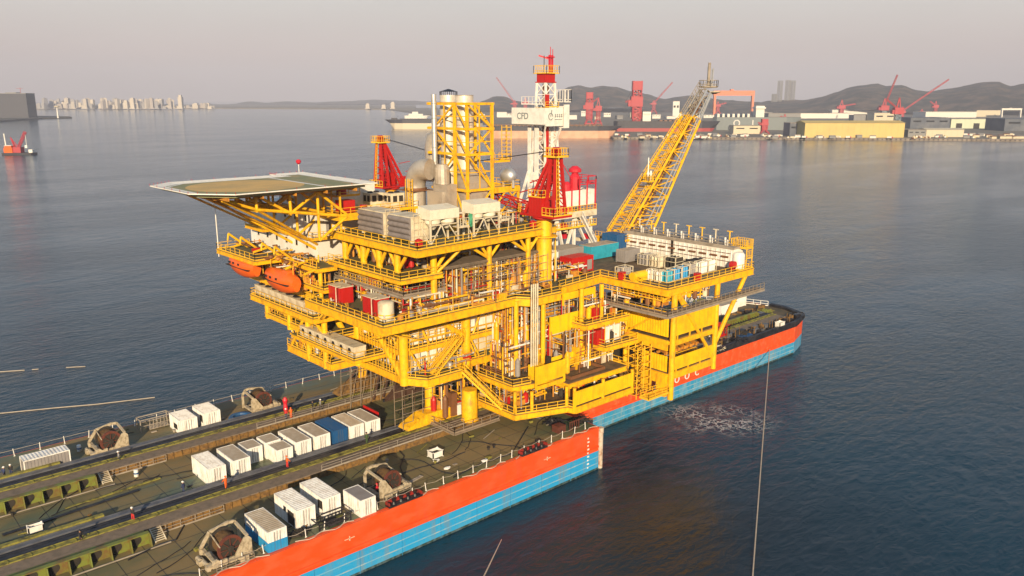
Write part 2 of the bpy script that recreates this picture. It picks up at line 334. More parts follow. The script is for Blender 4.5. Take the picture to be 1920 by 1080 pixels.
# ================================================================ BARGE
D=7.2
barge=thing('deck_barge','long flat deck barge with orange and blue hull sides carrying the yellow platform','barge',(60,106,0))
def B(mb,name,mats,smooth=False,parent=None):
    o=mb.build(name,mats,parent or barge,smooth)
    if parent is None: o.matrix_parent_inverse=Matrix.Translation((-60,-106,0))
    return o
near=[(-60,80.7),(91.5,80.7),(91.5,131.3),(-60,131.3)]
far=[(91.5,91.2),(171,91.2),(178.5,93.5),(181.5,100),(181.5,112),(171,121),(91.5,121)]
h=MB()
Z1=3.9
def hull(mb,poly,mo,mbb,Z1=3.3):
    n=len(poly); ctr=Vector((sum(p[0] for p in poly)/n,sum(p[1] for p in poly)/n))
    for i in range(n):
        a,b=Vector(poly[i]),Vector(poly[(i+1)%n]); L_=(b-a).length; k=max(1,int(L_/6.2)); nn=Vector(((b-a).y,-(b-a).x)).normalized()
        mb.q([(a.x,a.y,-1.2),(b.x,b.y,-1.2),(b.x,b.y,Z1),(a.x,a.y,Z1)],mbb)
        mb.q([(a.x,a.y,Z1),(b.x,b.y,Z1),(b.x,b.y,D),(a.x,a.y,D)],mo)
        # longitudinal rubbing bars and plate seams standing proud of the plating
        def bar(z,t,hh,m):
            mb.beam((a.x+nn.x*t/2,a.y+nn.y*t/2,z),(b.x+nn.x*t/2,b.y+nn.y*t/2,z),t,hh,m)
        if L_>20:
            bar(Z1+0.6,0.16,0.20,mo); bar(Z1+0.0,0.06,0.12,mo); bar(Z1*.66,0.05,0.13,mbb+2); bar(Z1*.33,0.05,0.13,mbb+2)
            bar(D-0.12,0.12,0.24,mo)
            for j in range(k+1):
                c=a.lerp(b,j/k)+nn*0.03; mb.beam((c.x,c.y,-0.8),(c.x,c.y,Z1-0.1),0.06,0.05,4)
hull(h,near,0,2) if False else None
SEAM=mat('hull_seam',(0.03,0.26,0.52),0.5)
BARC=mat('pale_hull_bar',(0.16,0.42,0.62),0.5,col2=(0.42,0.46,0.45),scale=0.5,amt=0.8)
RED_BT=mat('antifouling_red',(0.30,0.02,0.02),0.6)
h=MB(); hull(h,near,0,1)
B(h,'aft_hull',[ORG,BLU,ORG,BARC,SEAM])
h=MB(); hull(h,far,0,1,2.9)
B(h,'fore_hull',[ORGW,BLUW,ORGW,BARC,SEAM])
h=MB(); h.prism(near,D-0.3,D+0.004); B(h,'aft_deck',DECK)
h=MB(); h.prism([(p[0]+(0.01 if p[0]<92 else -0.3),p[1]+(0.3 if p[1]<106 else -0.3)) for p in far],D-0.3,D); B(h,'fore_deck',DECKP)
# orange waterway along the near deck edge: gunwale sloping outboard
h=MB(); h.box(-59.9,91.35,80.74,81.25,D-.2,D+.05)
B(h,'gunwale',ORG)
REDL=mat('fairlead_red',(0.34,0.02,0.015),0.6,col2=(0.10,0.03,0.02),scale=1.5,amt=.8)
# recesses with red fairlead rollers in the gunwale
for x in (54.5,77.5):
    h=MB(); h.box(x-2.6,x+2.6,80.66,81.6,D+.05,D+.30,1); h.box(x-2.4,x+2.4,81.45,81.62,D+.3,D+.75)
    h.box(x-2.6,x-2.45,80.7,81.6,D+.2,D+.7); h.box(x+2.45,x+2.6,80.7,81.6,D+.2,D+.7)
    for i in range(4): h.lathe([(0.3,0),(0.16,0.3),(0.3,0.6)],(x-1.7+i*1.1,81.0,D+.30),'z',10,1)
    B(h,'fairlead',[REDL,BLK])
# bulwark of the narrower fore hull
h=MB(); fb=[(92,91.2),(171,91.2),(178.5,93.5),(181.5,100),(181.5,104)]
for a,b in zip(fb,fb[1:]):
    a=Vector((*a,0)); b=Vector((*b,0)); d=(b-a).normalized(); nrm=Vector((d.y,-d.x,0))
    h.hexa([a+Vector((0,0,D-.6))+nrm*.30,b+Vector((0,0,D-.6))+nrm*.30,b+Vector((0,0,D-.6))-nrm*.5,a+Vector((0,0,D-.6))-nrm*.5,
            a+Vector((0,0,D+.75))+nrm*.35,b+Vector((0,0,D+.75))+nrm*.35,b+Vector((0,0,D+.62))-nrm*.5,a+Vector((0,0,D+.62))-nrm*.5])
B(h,'bulwark',BLK)
h=MB(); h.rail([(181.2,104.5,D),(178,113,D),(171,120.8,D),(140,120.8,D)],h=1.2,r=.1); B(h,'bow_railing',WHT)
# hull letters on the fore hull
def text_obj(s,size,loc,rot,m,name,parent=None,ext=0.02,align='CENTER'):
    cu=bpy.data.curves.new(name,'FONT'); cu.body=s; cu.size=size; cu.extrude=ext; cu.align_x=align; cu.align_y='CENTER'; cu.offset=size*0.012
    to=bpy.data.objects.new(name,cu); COL.objects.link(to); dg=bpy.context.evaluated_depsgraph_get()
    me=bpy.data.meshes.new_from_object(to.evaluated_get(dg)); bpy.data.objects.remove(to)
    me.materials.clear(); me.materials.append(m)
    o=bpy.data.objects.new(name,me); COL.objects.link(o); o.location=loc; o.rotation_euler=rot
    if parent: o.parent=parent; o.matrix_parent_inverse=Matrix.Translation(parent.location).inverted()
    return o
LW=mat('letter_white',(0.82,0.80,0.76),0.5)
for i,ch in enumerate('CNOOC'):
    text_obj(ch,2.0,(126+(i-2)*3.3,91.10,4.2),(R(90),0,0),LW,'hull_letter',barge,0.04)
# draught marks at the aft hull's end
h=MB()
for i in range(9): h.box(88.9,89.15+(i%2)*.15,80.63,80.69,0.9+i*.62,1.15+i*.62)
B(h,'draught_mark',LW); h=MB()
for x in (46,80): h.box(x-.7,x+.7,80.62,80.67,5.35,5.43); h.box(x-.06,x+.06,80.62,80.67,5.1,5.7)
B(h,'frame_mark',CRM)
h=MB()
for (poly,x0,x1) in ((near,-60,91.5),(far,91.5,171)):
    y=poly[0][1]; h.box(x0,x1,y-.03,y+.02,-.6,.32)
h.box(91.5,91.54,80.7,91.2,-.6,.32)
B(h,'waterline_grime',mat('waterline_grime',(0.03,0.055,0.05),0.5,col2=(0.10,0.16,0.20),scale=1.2,amt=.9,stretch=(1,1,.3)))
# deck edge stanchions with a sagging rope
for side,(yy,x0,x1) in enumerate(((81.6,28,91),(130.6,-6,90))):
    xs=[]; x=x0
    while x<x1: xs.append(x); x+=2.55 if side==0 else 3.3
    st=MB()
    st.tube((0,0,0),(0,0,1.15),.055,6); st.tube((-.12,0,0),(.12,0,.02),.06,6)
    proto=None
    for x in xs:
        if proto is None: proto=B(st,'stanchion',WHT); proto.location=(x,yy,D); o=proto
        else:
            o=proto.copy(); COL.objects.link(o); o.location=(x+random.uniform(-.3,.3),yy,D); o.rotation_euler=(random.uniform(-.12,.12),random.uniform(-.12,.12),0)
    r=MB()
    if side==0:
        for i in range(len(xs)-1):
            zz=.95 if i%5 else .2
            r.path([(xs[i],yy,D+.95),((xs[i]+xs[i+1])/2,yy,D+.75),(xs[i+1],yy,D+.95)],.025,4)
        x=28
        while x<90:
            r.path([(x+j*.7,yy-.5+.35*math.sin(j*1.3+x),D+.06) for j in range(12)],.07,5); x+=9+random.uniform(-1,4)
    else:
        for i in range(len(xs)-1): r.beam((xs[i],yy,D+1.0),(xs[i+1],yy,D+1.0),.04)
    B(r,'guard_rope',ROPE)

h=MB()
for k in range(34): h.box(-20+k*3.25,-19.93+k*3.25,81.4,94.2,D+.004,D+.012)
for k in range(26): h.box(-10+k*3.25,-9.93+k*3.25,101.2,114.2,D+.004,D+.012)
for y in (84.5,87.7,90.9,104.2,107.4,110.6,124,127): h.box(-20,91,y,y+.07,D+.004,D+.012)
B(h,'deck_seam',BLK)
rnd=random.Random(77)
for i in range(90):
    x=rnd.uniform(5,90); y=rnd.choice([rnd.uniform(82.5,93),rnd.uniform(102,113),rnd.uniform(122,130)]); h=MB(); k=rnd.random()
    if k<.4: h.lathe([(.18,0),(.18,.3),(.26,.34),(.26,.42)],(x,y,D),'z',8)
    elif k<.7: h.box(x,x+rnd.uniform(.3,1.0),y,y+rnd.uniform(.2,.5),D+.01,D+rnd.uniform(.06,.4))
    else: a=rnd.uniform(-.5,.5); l_=rnd.uniform(1.5,4); h.beam((x,y,D+.07),(x+l_*math.cos(a),y+l_*math.sin(a),D+.07),.1,.1)
    B(h,'deck_fitting',rnd.choice([BLK,OCH,DECKP,CON,DRK,RAILG]))
for i in range(42):
    x=rnd.uniform(14,88); y=rnd.choice([rnd.uniform(83,92),rnd.uniform(103,112)]); pts=[(x,y)]; a=rnd.uniform(-.6,1.2)
    for k in range(9): a+=rnd.uniform(-.35,.35); x+=1.4*math.cos(a); y+=1.1*math.sin(a); pts.append((x,y))
    pts=[q for q in pts if (82.3<q[1]<94) or (101.5<q[1]<113.8)]
    if len(pts)>3: h=MB(); h.path([(a_,b_,D+.06) for a_,b_ in pts],.06,4); B(h,'chain',BLK)
# ---- skidways
def skidway(y,lab):
    XE=172
    t=thing('skidway',lab,'skidway',(0,y,D),group='skidways running the length of the barge')
    def P(mb,name,m): return mb.build(name,m,t)
    b=MB(); b.box(-50,XE,-5.5,-3.1,-0.02,0.95); P(b,'side_walkway',SCF)
    b=MB(); b.box(-50,XE,-5.56,-5.5,.0,.80); 
    for i in range(150): b.box(-38+i*1.25,-37.85+i*1.25,-5.72,-5.56,-.02,.9)
    P(b,'side_wall',OCH)
    b=MB(); b.box(-50,XE,-3.1,-2.15,-.02,1.02)
    for i in range(92): b.box(-40+i*2.3,-39.92+i*2.3,-3.12,-2.13,1.02,1.10)
    b.box(-50,XE,-2.2,-2.13,1.02,1.1); b.box(-50,XE,-3.12,-3.04,1.02,1.1); P(b,'olive_guide',RAILG)
    b=MB(); b.box(-50,XE,-2.13,0.02,.0,.80); b.box(-50,XE,-1.7,-1.5,.8,.86); b.box(-50,XE,-.6,-.4,.8,.86); P(b,'black_track',BLK)  # black colour stands in for the shadow lying in this gully
    b=MB(); b.box(-50,XE,.02,1.2,-.02,.90); b.box(-50,XE,.1,.3,.90,.95); b.box(-50,XE,.95,1.1,.90,.95); P(b,'grey_track',GRY)
    b=MB(); b.box(-50,24,1.2,1.85,-.02,1.15); P(b,'kerb',RAILG)
    b=MB(); b.rail([(27,-5.9,0),(36,-5.9,0)],h=1.0,r=.06,step=1.8); P(b,'railing',CON); b=MB(); b.rail([(50,-5.6,.95),(75,-5.6,.95)],h=.9,r=.05,step=3.0); P(b,'railing',CON)
    return t
sk1=skidway(99.9,'near skidway with black and grey tracks between the white containers')
sk2=skidway(119.9,'far skidway with black track beside the sea-side winches')
def bracket_run(y,x1,n,lab):
    L_=n*2.15; x0=x1-L_
    t=thing('bracket_frame',lab,'support frame',(x0,y,D),group='green bracket frames beside the skidways')
    b=MB(); b.box(0,L_,0,.65,1.50,1.62); b.box(0,L_,.65,2.2,.9,1.05); b.box(0,L_,.55,.65,0,1.45); b.build('back_plate',GRNB,t)
    for i in range(n+1):
        b=MB(); x=i*2.15
        b.slab([(x-.06,-.5,0),(x-.06,.55,0),(x-.06,.55,1.45),(x-.06,-.05,1.45)],(.12,0,0)); b.build('fin',GRNB,t)
        if i<n:
            b=MB(); b.lathe([(.56,-.04),(.56,.02)],(x+.78,.55,.86),'y',16); b.lathe([(.40,-.05),(.40,.01)],(x+.55,.55,.42),'y',12); b.build('lightening_hole',DRK,t)
    b=MB(); b.beam((0,-.9,.08),(L_+2,-.9,.08),.12); b.build('foot_bar',CON,t)
bracket_run(92.1,26.4,10,'green bracket frame with round dark holes beside the near skidway')
bracket_run(112.2,26.2,10,'green bracket frame with round dark holes beside the far skidway')
def ladder(x,y,z,lab):
    t=thing('access_ladder',lab,'ladder',(x,y,z))
    for s_ in (-.6,.6):
        b=MB(); b.beam((s_,1.9,1.0),(s_,0,0),.12); b.build('stringer',CRM,t)
    b=MB()
    for i in range(7): b.beam((-.55,1.75-i*.26,.95-i*.14),(.55,1.75-i*.26,.95-i*.14),.14,.07)
    b.build('rung',CRM,t)
ladder(27.6,92.2,D,'pale inclined ladder at the end of the near green frame')
ladder(27.6,112.3,D,'pale inclined ladder at the end of the far green frame')

# ================================================================ CONTAINERS
def container_mesh(L_,Wd,H,roofribs=True):
    """long axis +Y, origin at the near left bottom corner; slots: 0 side,1 roof,2 frame"""
    b=MB(); d=.05
    b.box(d,Wd-d,d,L_-d,.14,H-.06,0)
    n=int(L_/.42)
    for i in range(n):
        y=.15+(L_-.3)*(i+.25)/n
        for x0,x1 in ((0,d+.01),(Wd-d-.01,Wd)): b.box(x0,x1,y,y+.18,.16,H-.14,0)
    n=int(Wd/.36)
    for i in range(n):
        x=.15+(Wd-.3)*(i+.25)/n; b.box(x,x+.16,0,d+.01,.16,H-.14,0)
    for x in (0,Wd-.12):
        for y in (0,L_-.12): b.box(x-.01,x+.13,y-.01,y+.13,0,H,2)
    for z in (0,H-.12):
        b.box(.13,Wd-.13,-.005,.1,z,z+.12,2); b.box(.13,Wd-.13,L_-.1,L_+.005,z,z+.12,2)
        b.box(-.005,.1,.13,L_-.13,z,z+.12,2); b.box(Wd-.1,Wd+.005,.13,L_-.13,z,z+.12,2)
    b.box(.11,Wd-.11,.11,L_-.11,H-.055,H-.03,1)
    if roofribs:
        n=int(L_/.45)
        for i in range(n):
            y=.2+(L_-.4)*(i+.3)/n; b.box(.13,Wd-.13,y,y+.16,H-.03,H+.02,1)
    return b
def container(x,y,L_,W_,H,mats,label,group=None,z=D,door=None,win=None,rz=0,ribs=True,name='shipping_container'):
    t=thing(name,label,'container',(x,y,z),rz,group)
    container_mesh(L_,W_,H,ribs).build('shell',mats,t)
    b=MB()
    for xx in (W_*.35,W_*.65): b.tube((xx,-.03,.2),(xx,-.03,H-.2),.025,5)
    b.box(W_*.5-.02,W_*.5+.02,-.015,0,.15,H-.15); b.build('door_bar',GRY,t)
    if door: # opening on the left (-X) side
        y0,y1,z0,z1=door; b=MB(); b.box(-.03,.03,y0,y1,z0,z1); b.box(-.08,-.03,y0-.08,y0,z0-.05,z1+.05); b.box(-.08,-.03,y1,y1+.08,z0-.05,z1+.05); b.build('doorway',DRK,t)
    if win:
        y0,y1,z0,z1=win; b=MB(); b.box(-.05,.02,y0,y1,z0,z1); b.box(-.09,-.05,y0-.06,y1+.06,z0-.08,z0); b.build('window',GLS,t)
    return t
GW='white site containers on the barge deck'
container(37.4,101.9,5.9,2.38,2.55,[CONW,CONW,CONW],'white container with ribbed white roof, leftmost of the row between the skidways',GW)
container(40.9,102.0,5.6,2.4,2.6,[CONW,CONR,CONW],'white container with dusty tan roof, second in the row between the skidways',GW,ribs=False)
container(44.2,105.0,3.0,2.3,2.35,[CONW,CONR,CONW],'short white cabin with pinkish tan roof set back behind the row front',GW,ribs=False)
container(47.0,104.9,3.0,2.3,2.5,[CONW,CONR,CONW],'short white cabin with tan roof standing behind another short cabin',GW,ribs=False)
container(47.2,101.8,2.9,2.4,2.3,[CONW,CONR,CONW],'short white cabin with tan roof at the front edge beside the rail',GW,ribs=False)
container(50.2,101.9,5.6,2.4,2.6,[CONW,CONR,CONW],'white container with tan roof right of the pair of short cabins',GW,ribs=False)
container(53.3,101.9,5.4,2.4,2.6,[CONW,CONR,CONW],'white container with smooth tan roof touching the left of the dark blue container',GW,ribs=False)
container(56.3,101.9,5.6,2.35,2.6,[CONB,CONB,CONB],'dark blue container between white ones in the middle row')
container(59.1,101.8,5.6,2.35,2.6,[CONW,CONR,CONW],'white container with brown striped roof right of the dark blue container',GW)
container(61.9,101.7,5.6,2.4,2.6,[CONW,CONR,CONW],'white container with pale tan roof, last of the row before the red barrier',GW,ribs=False)
container(41.0,121.8,4.5,2.7,2.4,[CONW,CONW,CONW],'white cabin with dark window hole near the sea side, left of two',GW,win=(1.2,2.6,.7,1.4),ribs=True)
container(44.7,121.8,4.5,2.7,2.6,[CONW,CONW,CONW],'white cabin with brown door hole near the sea side, right of two',GW,door=(.5,1.2,1.0,2.1))
f1=container(35.8,81.2,6.0,2.35,2.6,[CONW,CONR,CONW],'white container painted blue along its lower half by the near winch')
b=MB()
b.box(-.035,2.385,-.035,.0,.0,1.25); b.box(-.035,0,0,6.02,0,1.25); b.box(2.35,2.385,0,6.02,0,1.25)
for i in range(6): b.box(.15+i*.38,.33+i*.38,-.07,-.035,.1,1.2)
for i in range(14): b.box(-.07,-.035,.2+i*.41,.4+i*.41,.1,1.2)
b.build('blue_lower_band',CONS,f1)
container(40.7,83.5,6.0,2.4,2.65,[CONW,CONW,CONW],'white ribbed container with a dark open doorway in its side',GW,door=(1.0,2.3,.2,1.9),win=(3.0,3.5,1.5,2.0))
container(44.5,84.0,6.0,2.4,2.65,[CONW,CONW,CONW],'white ribbed container with a small brown hatch near its corner',GW,door=(.3,1.2,1.1,2.2))
container(48.0,81.1,4.1,2.2,2.3,[CONW,GREYB,CONW],'smaller white container with grey roof, rightmost of the front group',GW,ribs=False)
g=container(25.5,121.6,5.8,2.4,2.4,[GREYB,CONW,CONW],'grey ribbed container lying lengthwise at the far left deck edge',rz=R(90))
# small gear on deck
def crate(x,y,lx,ly,hz_,m,name,label,cat,z=D):
    t=thing(name,label,cat,(x,y,z))
    b=MB(); b.box(0,lx,0,ly,.12,.2); b.box(0,.08,0,ly,.2,hz_); b.box(lx-.08,lx,0,ly,.2,hz_); b.box(.08,lx-.08,0,.08,.2,hz_); b.box(.08,lx-.08,ly-.08,ly,.2,hz_); b.build('wall',m,t)
    b=MB()
    for q in (0,lx-.15):
        for w_ in (0,ly-.15): b.box(q,q+.15,w_,w_+.15,0,hz_+.08)
    b.build('post',m,t)
    b=MB(); b.box(.1,lx-.1,.1,ly-.1,.2,hz_*.6); b.build('load',DRK,t)
    return t
p=G(820,858,D); crate(p.x-.9,p.y-.2,1.9,1.5,.95,WHT,'deck_bin','white open bin standing alone on the brown deck','bin')
p=G(68,1000,D); crate(p.x-.8,p.y,1.7,.9,.9,WHT,'deck_bin','small white bin in the middle of the left deck','bin')
p=G(20,990,D); crate(p.x-1.4,p.y+9,2,1,.8,CON,'deck_bin','tan box at the left end of the deck','bin')
# steel racks
def rack(x,y,lx,ly,h_,m,label,fill=None):
    t=thing('pipe_rack',label,'rack',(x,y,D))
    b=MB()
    for a in (0,lx):
        for c in (0,ly): b.beam((a,c,0),(a,c,h_),.12)
    for c in (0,ly): b.beam((0,c,h_),(lx,c,h_),.12); b.beam((0,c,h_*.5),(lx,c,h_*.5),.1)
    for a in (0,lx): b.beam((a,0,h_),(a,ly,h_),.12)
    b.build('frame',m,t)
    if fill:
        b=MB()
        for i in range(8): b.beam((lx*.3,.15+i*ly/9,.2),(lx*.95,.15+i*ly/9,.2),.12)
        for i in range(6):
            b.beam((lx*.3+i*lx*.12,.1,.1),(lx*.3+i*lx*.12,.1,h_*.6),.08); b.beam((lx*.3+i*lx*.12,ly-.1,.1),(lx*.3+i*lx*.12,ly-.1,h_*.6),.08)
        b.build('load',fill,t)
p=G(265,812,D); rack(p.x,p.y,4.6,1.8,2.0,CON,'tall tan tube rack left of the sea-side cabins',CON)
p=G(602,1000,D); rack(p.x,81.5,4.3,2.2,.9,BLK,'low black cage of bars in front of the ribbed container',BLK)
p=G(575,1010,D); 
# coiled net heap
def heap(px,py,s,m,label,name='net_heap'):
    p=G(px,py,D); b=MB(); rnd=random.Random(px)
    for i in range(40):
        a=[(p.x+rnd.gauss(0,s*.45),p.y+rnd.gauss(0,s*.4),D+abs(rnd.gauss(0,s*.16))+.08) for _ in range(4)]
        b.path(a,.07,4)
    b.ball((p.x,p.y,D+.1),s*.6,s*.5,s*.25)
    return tag(b.build(name,m),label,'heap')
heap(562,1002,1.2,DRK,'dark tangled net heap between the front containers')
heap(478,790,1.8,BLK,'black tarpaulin heap beside the far winch')
p=G(452,785,D); b=MB(); b.lathe([(1.8,0),(1.95,.3),(1.8,.5),(1.2,.5),(1.15,.25)],(p.x,p.y,D+.02),'z',20); tag(b.build('inflatable_boat',CONB),'dark blue round raft lying by the far winch','raft')
heap(45,893,1.3,BLK,'dark heap of gear at the left end of the deck')
# drums
def drum(px,py,m,label):
    p=G(px,py,D); t=thing('deck_drum',label,'drum',p)
    b=MB(); b.lathe([(.3,0),(.32,.05),(.3,.3),(.32,.33),(.3,.36),(.3,.62),(.32,.65),(.3,.68),(.3,.95),(.27,.97)],(0,0,0),'z',14); b.build('body',m,t,True)
    b=MB(); b.lathe([(.325,.38),(.325,.60)],(0,0,0),'z',14); b.build('band',CONB,t,True)
drum(149,846,WHT,'white drum with dark blue band left of the far left winch')
drum(256,893,WHT,'white drum with dark blue band beside the far skidway ladder')
# hatch plates, planks and chains lying on deck
for (px,py,a,l1,w1,m,lab) in ((770,905,12,4.5,.5,CON,'pale plank lying across the deck near the front winch'),(1020,775,20,5,1.2,GRY,'grey gangway section lying under the platform'),(700,826,0,6,1.0,OCH,'rusty plate on the deck beside the near track'),(215,925,3,12,.35,RAILG,'long olive plank beside the far green frame'),(140,960,4,16,.5,BLK,'long dark beam lying on the left deck')):
    p=G(px,py,D); b=MB(); b.beam((-l1/2,0,.12),(l1/2,0,.12),w1,.14)
    for i in range(5): b.beam((-l1/2+i*l1/4.2,-w1/2,.2),(-l1/2+i*l1/4.2,w1/2,.2),.08)
    o=b.build('deck_plank',m); o.location=p; o.rotation_euler=(0,0,R(a)); tag(o,lab,'plank')
for (pts,lab) in (([(760,900),(750,875),(758,855),(740,835)],'dark hose snaking behind the front winch'),([(560,1000),(600,978),(650,962),(690,950),(720,935)],'dark cable along the front containers'),([(240,1050),(300,1020),(330,1012),(345,985)],'dark cable crossing the near left deck'),([(850,895),(900,870),(960,850),(990,800)],'long dark cable crossing the brown deck')):
    b=MB(); b.path([G(x,y,D+.08) for x,y in pts],.09,5); tag(b.build('deck_cable',BLK),lab,'cable')
for i,(px,py,lab) in enumerate(((817,866,'crumpled white bag just below the open bin'),(838,880,'crumpled white bag nearest the deck rope'),(908,866,'crumpled white bag alone on the brown deck'))):
    p=G(px,py,D); b=MB(); rnd=random.Random(i)
    b.ball((p.x,p.y,D+.18),.5,.35,.2,8,5); b.ball((p.x+.4,p.y+.1,D+.15),.3,.25,.16,8,5)
    b.v=[(v[0]+rnd.uniform(-.06,.06),v[1]+rnd.uniform(-.06,.06),v[2]+rnd.uniform(-.03,.03)) for v in b.v]
    tag(b.build('sack',WHT),lab,'bag')
# red corrugated barrier
p=G(735,800,D); t=thing('safety_barrier','red ribbed barrier panel right of the last white container','barrier',(65.8,104.5,D))
b=MB(); b.box(0,.12,0,4.5,.5,2.3); 
for i in range(11): b.box(-.12,0,.1+i*.4,.3+i*.4,.5,2.3)
b.build('panel',RED,t); b=MB()
for y in (.3,4.2): b.box(-.05,.15,y,y+.15,0,.5)
b.build('foot',RED,t)

# ================================================================ WINCHES
REDF=mat('dull_red_flange',(0.13,0.035,0.022),0.6,col2=(0.08,0.03,0.02),scale=1.5,amt=.8)
WCR=mat('winch_cream',(0.50,0.42,0.30),0.6,col2=(0.20,0.15,0.09),scale=1.4,amt=.75)
def winch(x,y,rz,mir,label,drumcol=WOOD):
    t=thing('mooring_winch',label,'winch',(x,y,D),rz,'big mooring winches on the barge deck')
    t.scale=(-.76 if mir else .76,.78,.82)
    def prof(z=0): return [(0,.35),(0,1.2),(.7,1.5),(1.2,1.1),(3.4,1.1),(4.9,3.2),(5.5,3.4),(6.0,2.9),(6.0,.35)]
    b=MB(); b.slab([(a,0,c) for a,c in prof()],(0,.35,0)); b.box(.5,5.6,-.02,0,.5,.62); 
    for xx in (1.5,3,4.4,5.3): b.box(xx,xx+.09,-.05,0,.4,1.2 if xx<4 else 2.4)
    b.build('near_side_frame',WCR,t)
    b=MB(); P_=[(0,.35),(0,1.6),(1.5,3.6),(4.4,4.1),(5.3,4.0),(6,3.1),(6,.35)]
    for q1,q2 in zip(P_,P_[1:]): b.beam((q1[0],4.35,q1[1]),(q2[0],4.35,q2[1]),.35,.42)
    b.beam((0,4.35,.5),(6,4.35,.5),.35,.3); b.build('far_side_frame',WCR,t)
    b=MB()
    b.beam((.3,0.3,1.2),(.3,4.3,1.4),.45,.3); b.beam((1.2,.3,.5),(1.2,4.3,.5),.5,.4); b.beam((5.5,.3,3.3),(5.5,4.3,3.75),.4,.3); b.beam((5.6,.3,.6),(5.6,4.3,.6),.6,.4)
    b.tube((1.3,.3,3.0),(1.5,4.3,3.5),.1,6); build_split(b,'cross_frame',WCR,t)
    b=MB(); b.lathe([(1.55,.9),(1.55,3.6)],(3.0,0,2.1),'y',28); b.build('drum',drumcol,t,True)
    for q in ((.62,.9),(3.55,3.8)):
        b=MB(); b.lathe([(1.5,q[0]),(1.95,q[0]),(1.95,q[1]),(1.5,q[1])],(3.0,0,2.1),'y',28,0,False); b.lathe([(.5,q[0]-.2),(.5,q[1]+.1)],(3.0,0,2.1),'y',12,1); b.lathe([(1.52,q[0]+.08),(1.52,q[1]-.02)],(3.0,0,2.1),'y',28,1)
        for k in range(8): a_=k*math.pi/4; b.beam((3+.4*math.cos(a_),q[0]-.01,2.1+.4*math.sin(a_)),(3+1.6*math.cos(a_),q[0]-.01,2.1+1.6*math.sin(a_)),.16,.1,0)
        b.build('flange',[REDF if (q[0]<1 and drumcol is not None) else DRK,DRK],t,True)
    b=MB(); b.lathe([(.55,0),(.55,1.0),(.4,1.1)],(4.6,.9,1.0),'y',14); b.lathe([(.35,0),(.35,1.4)],(-.5,.9,.7),'y',12); b.lathe([(.35,0),(.35,1.2)],(-.7,2.8,.6),'y',12)
    b.box(-.8,.1,.2,1.2,.1,.9); b.box(-1.1,-.2,2.3,3.6,.1,.8); b.box(3.9,5.2,-.55,0,.1,.8); b.box(1.4,2.0,-.4,-.05,.8,1.4); build_split(b,'motor',WCR,t)
    b=MB(); b.box(-.3,6.2,-.3,4.8,0,.35); b.build('base',DECKP,t)
    b=MB(); b.rail([(0.2,-.7,0.0),(5.9,-.7,0.0)],h=1.0,r=.06,step=1.3); b.build('railing',CON,t)
    return t
winch(29.6,81.8,0,False,'large cream winch with brown drum, nearest the camera at the bottom deck edge')
winch(28.9,121.9,0,False,'cream winch with orange brown drum at the far left sea side edge')
winch(56.8,83.4,R(3),True,'cream winch with dark drum between the front containers and the bare brown deck')
winch(57.5,122.4,0,True,'cream winch with dark drum on the sea side, beside the red post and workers')

# ================================================================ OFFSHORE PLATFORM
plat=thing('offshore_platform','huge yellow steel offshore platform topsides standing on the barge','platform',(85,112,D))
PI=Matrix.Translation((-85,-112,-D))
def PP(mb,name,mats,parent=None,smooth=False,label=None):
    o=mb.build(name,mats,parent or plat,smooth)
    if parent is None: o.matrix_parent_inverse=PI
    if label: o['label']=label
    return o
def deck(poly,z,gd,plate=PLT,gm=YEL,rails=None,joist=True,name='deck',rstep=1.9,thick=.12,railmat=None):
    b=MB(); b.prism([(x,y) for x,y in poly],z-thick,z)
    d=PP(b,name,plate)
    b=MB(); n=len(poly)
    for i in range(n):
        a=Vector((*poly[i],z-thick-gd/2)); c=Vector((*poly[(i+1)%n],z-thick-gd/2))
        b.beam(a,c,.12,gd-.02); b.beam(a+Vector((0,0,gd/2-.03)),c+Vector((0,0,gd/2-.03)),.42,.07); b.beam(a-Vector((0,0,gd/2-.03)),c-Vector((0,0,gd/2-.03)),.42,.07)
    if joist:
        xs=[p[0] for p in poly]; ys=[p[1] for p in poly]; x=min(xs)+2
        def inside(px,py):
            r=False
            for i in range(n):
                (x1,y1),(x2,y2)=poly[i],poly[(i+1)%n]
                if (y1>py)!=(y2>py) and px<(x2-x1)*(py-y1)/(y2-y1)+x1: r=not r
            return r
        while x<max(xs)-.5:
            y=min(ys); st=None
            while y<=max(ys):
                ins=inside(x,y+.01)
                if ins and st is None: st=y
                if (not ins or y+.5>max(ys)) and st is not None:
                    if y-st>.8: b.box(x-.08,x+.08,st+.1,y-.1,z-thick-gd*.7,z-thick-.01)
                    st=None
                y+=.5
            x+=2.6
    PP(b,'girder',gm,d)
    if rails is not None:
        b=MB()
        for r in rails: b.rail(r,z,step=rstep)
        PP(b,'railing',railmat or YELRAIL,d)
    return d
F0=[(67.6,99.8),(69.8,96.4),(76.4,96.4),(76.4,99.8),(106,99.8),(106,128),(62.7,128),(62.7,113),(67.6,113)]
deck(F0,16.2,1.1,rails=[[(67.5,112.8),(67.6,99.8),(69.8,96.4),(76.4,96.4),(76.4,99.8),(84,99.8)],[(62.7,128),(62.7,113),(67.4,113)]],name='lower_deck')
F1=[(67.6,99.7),(106,99.7),(106,136),(62.7,136),(62.7,113),(67.6,113)]
deck(F1,20.4,.7,rails=[[(67.6,113),(67.6,99.7),(105,99.7)],[(62.7,136),(62.7,113),(67.4,113)]],name='mezzanine_deck')
deck([(60.4,113.9),(60.4,136.5),(67,136.5),(67,113.9)],24.0,.8,rails=[[(67,113.9),(60.4,113.9),(60.4,136.5),(64,136.5)]],name='side_deck')
F2=[(59,91.6),(84,92.2),(85.6,90.0),(92,90.0),(94,92.6),(106,94.2),(106,140),(62,140),(62,113.5),(59,113.5)]
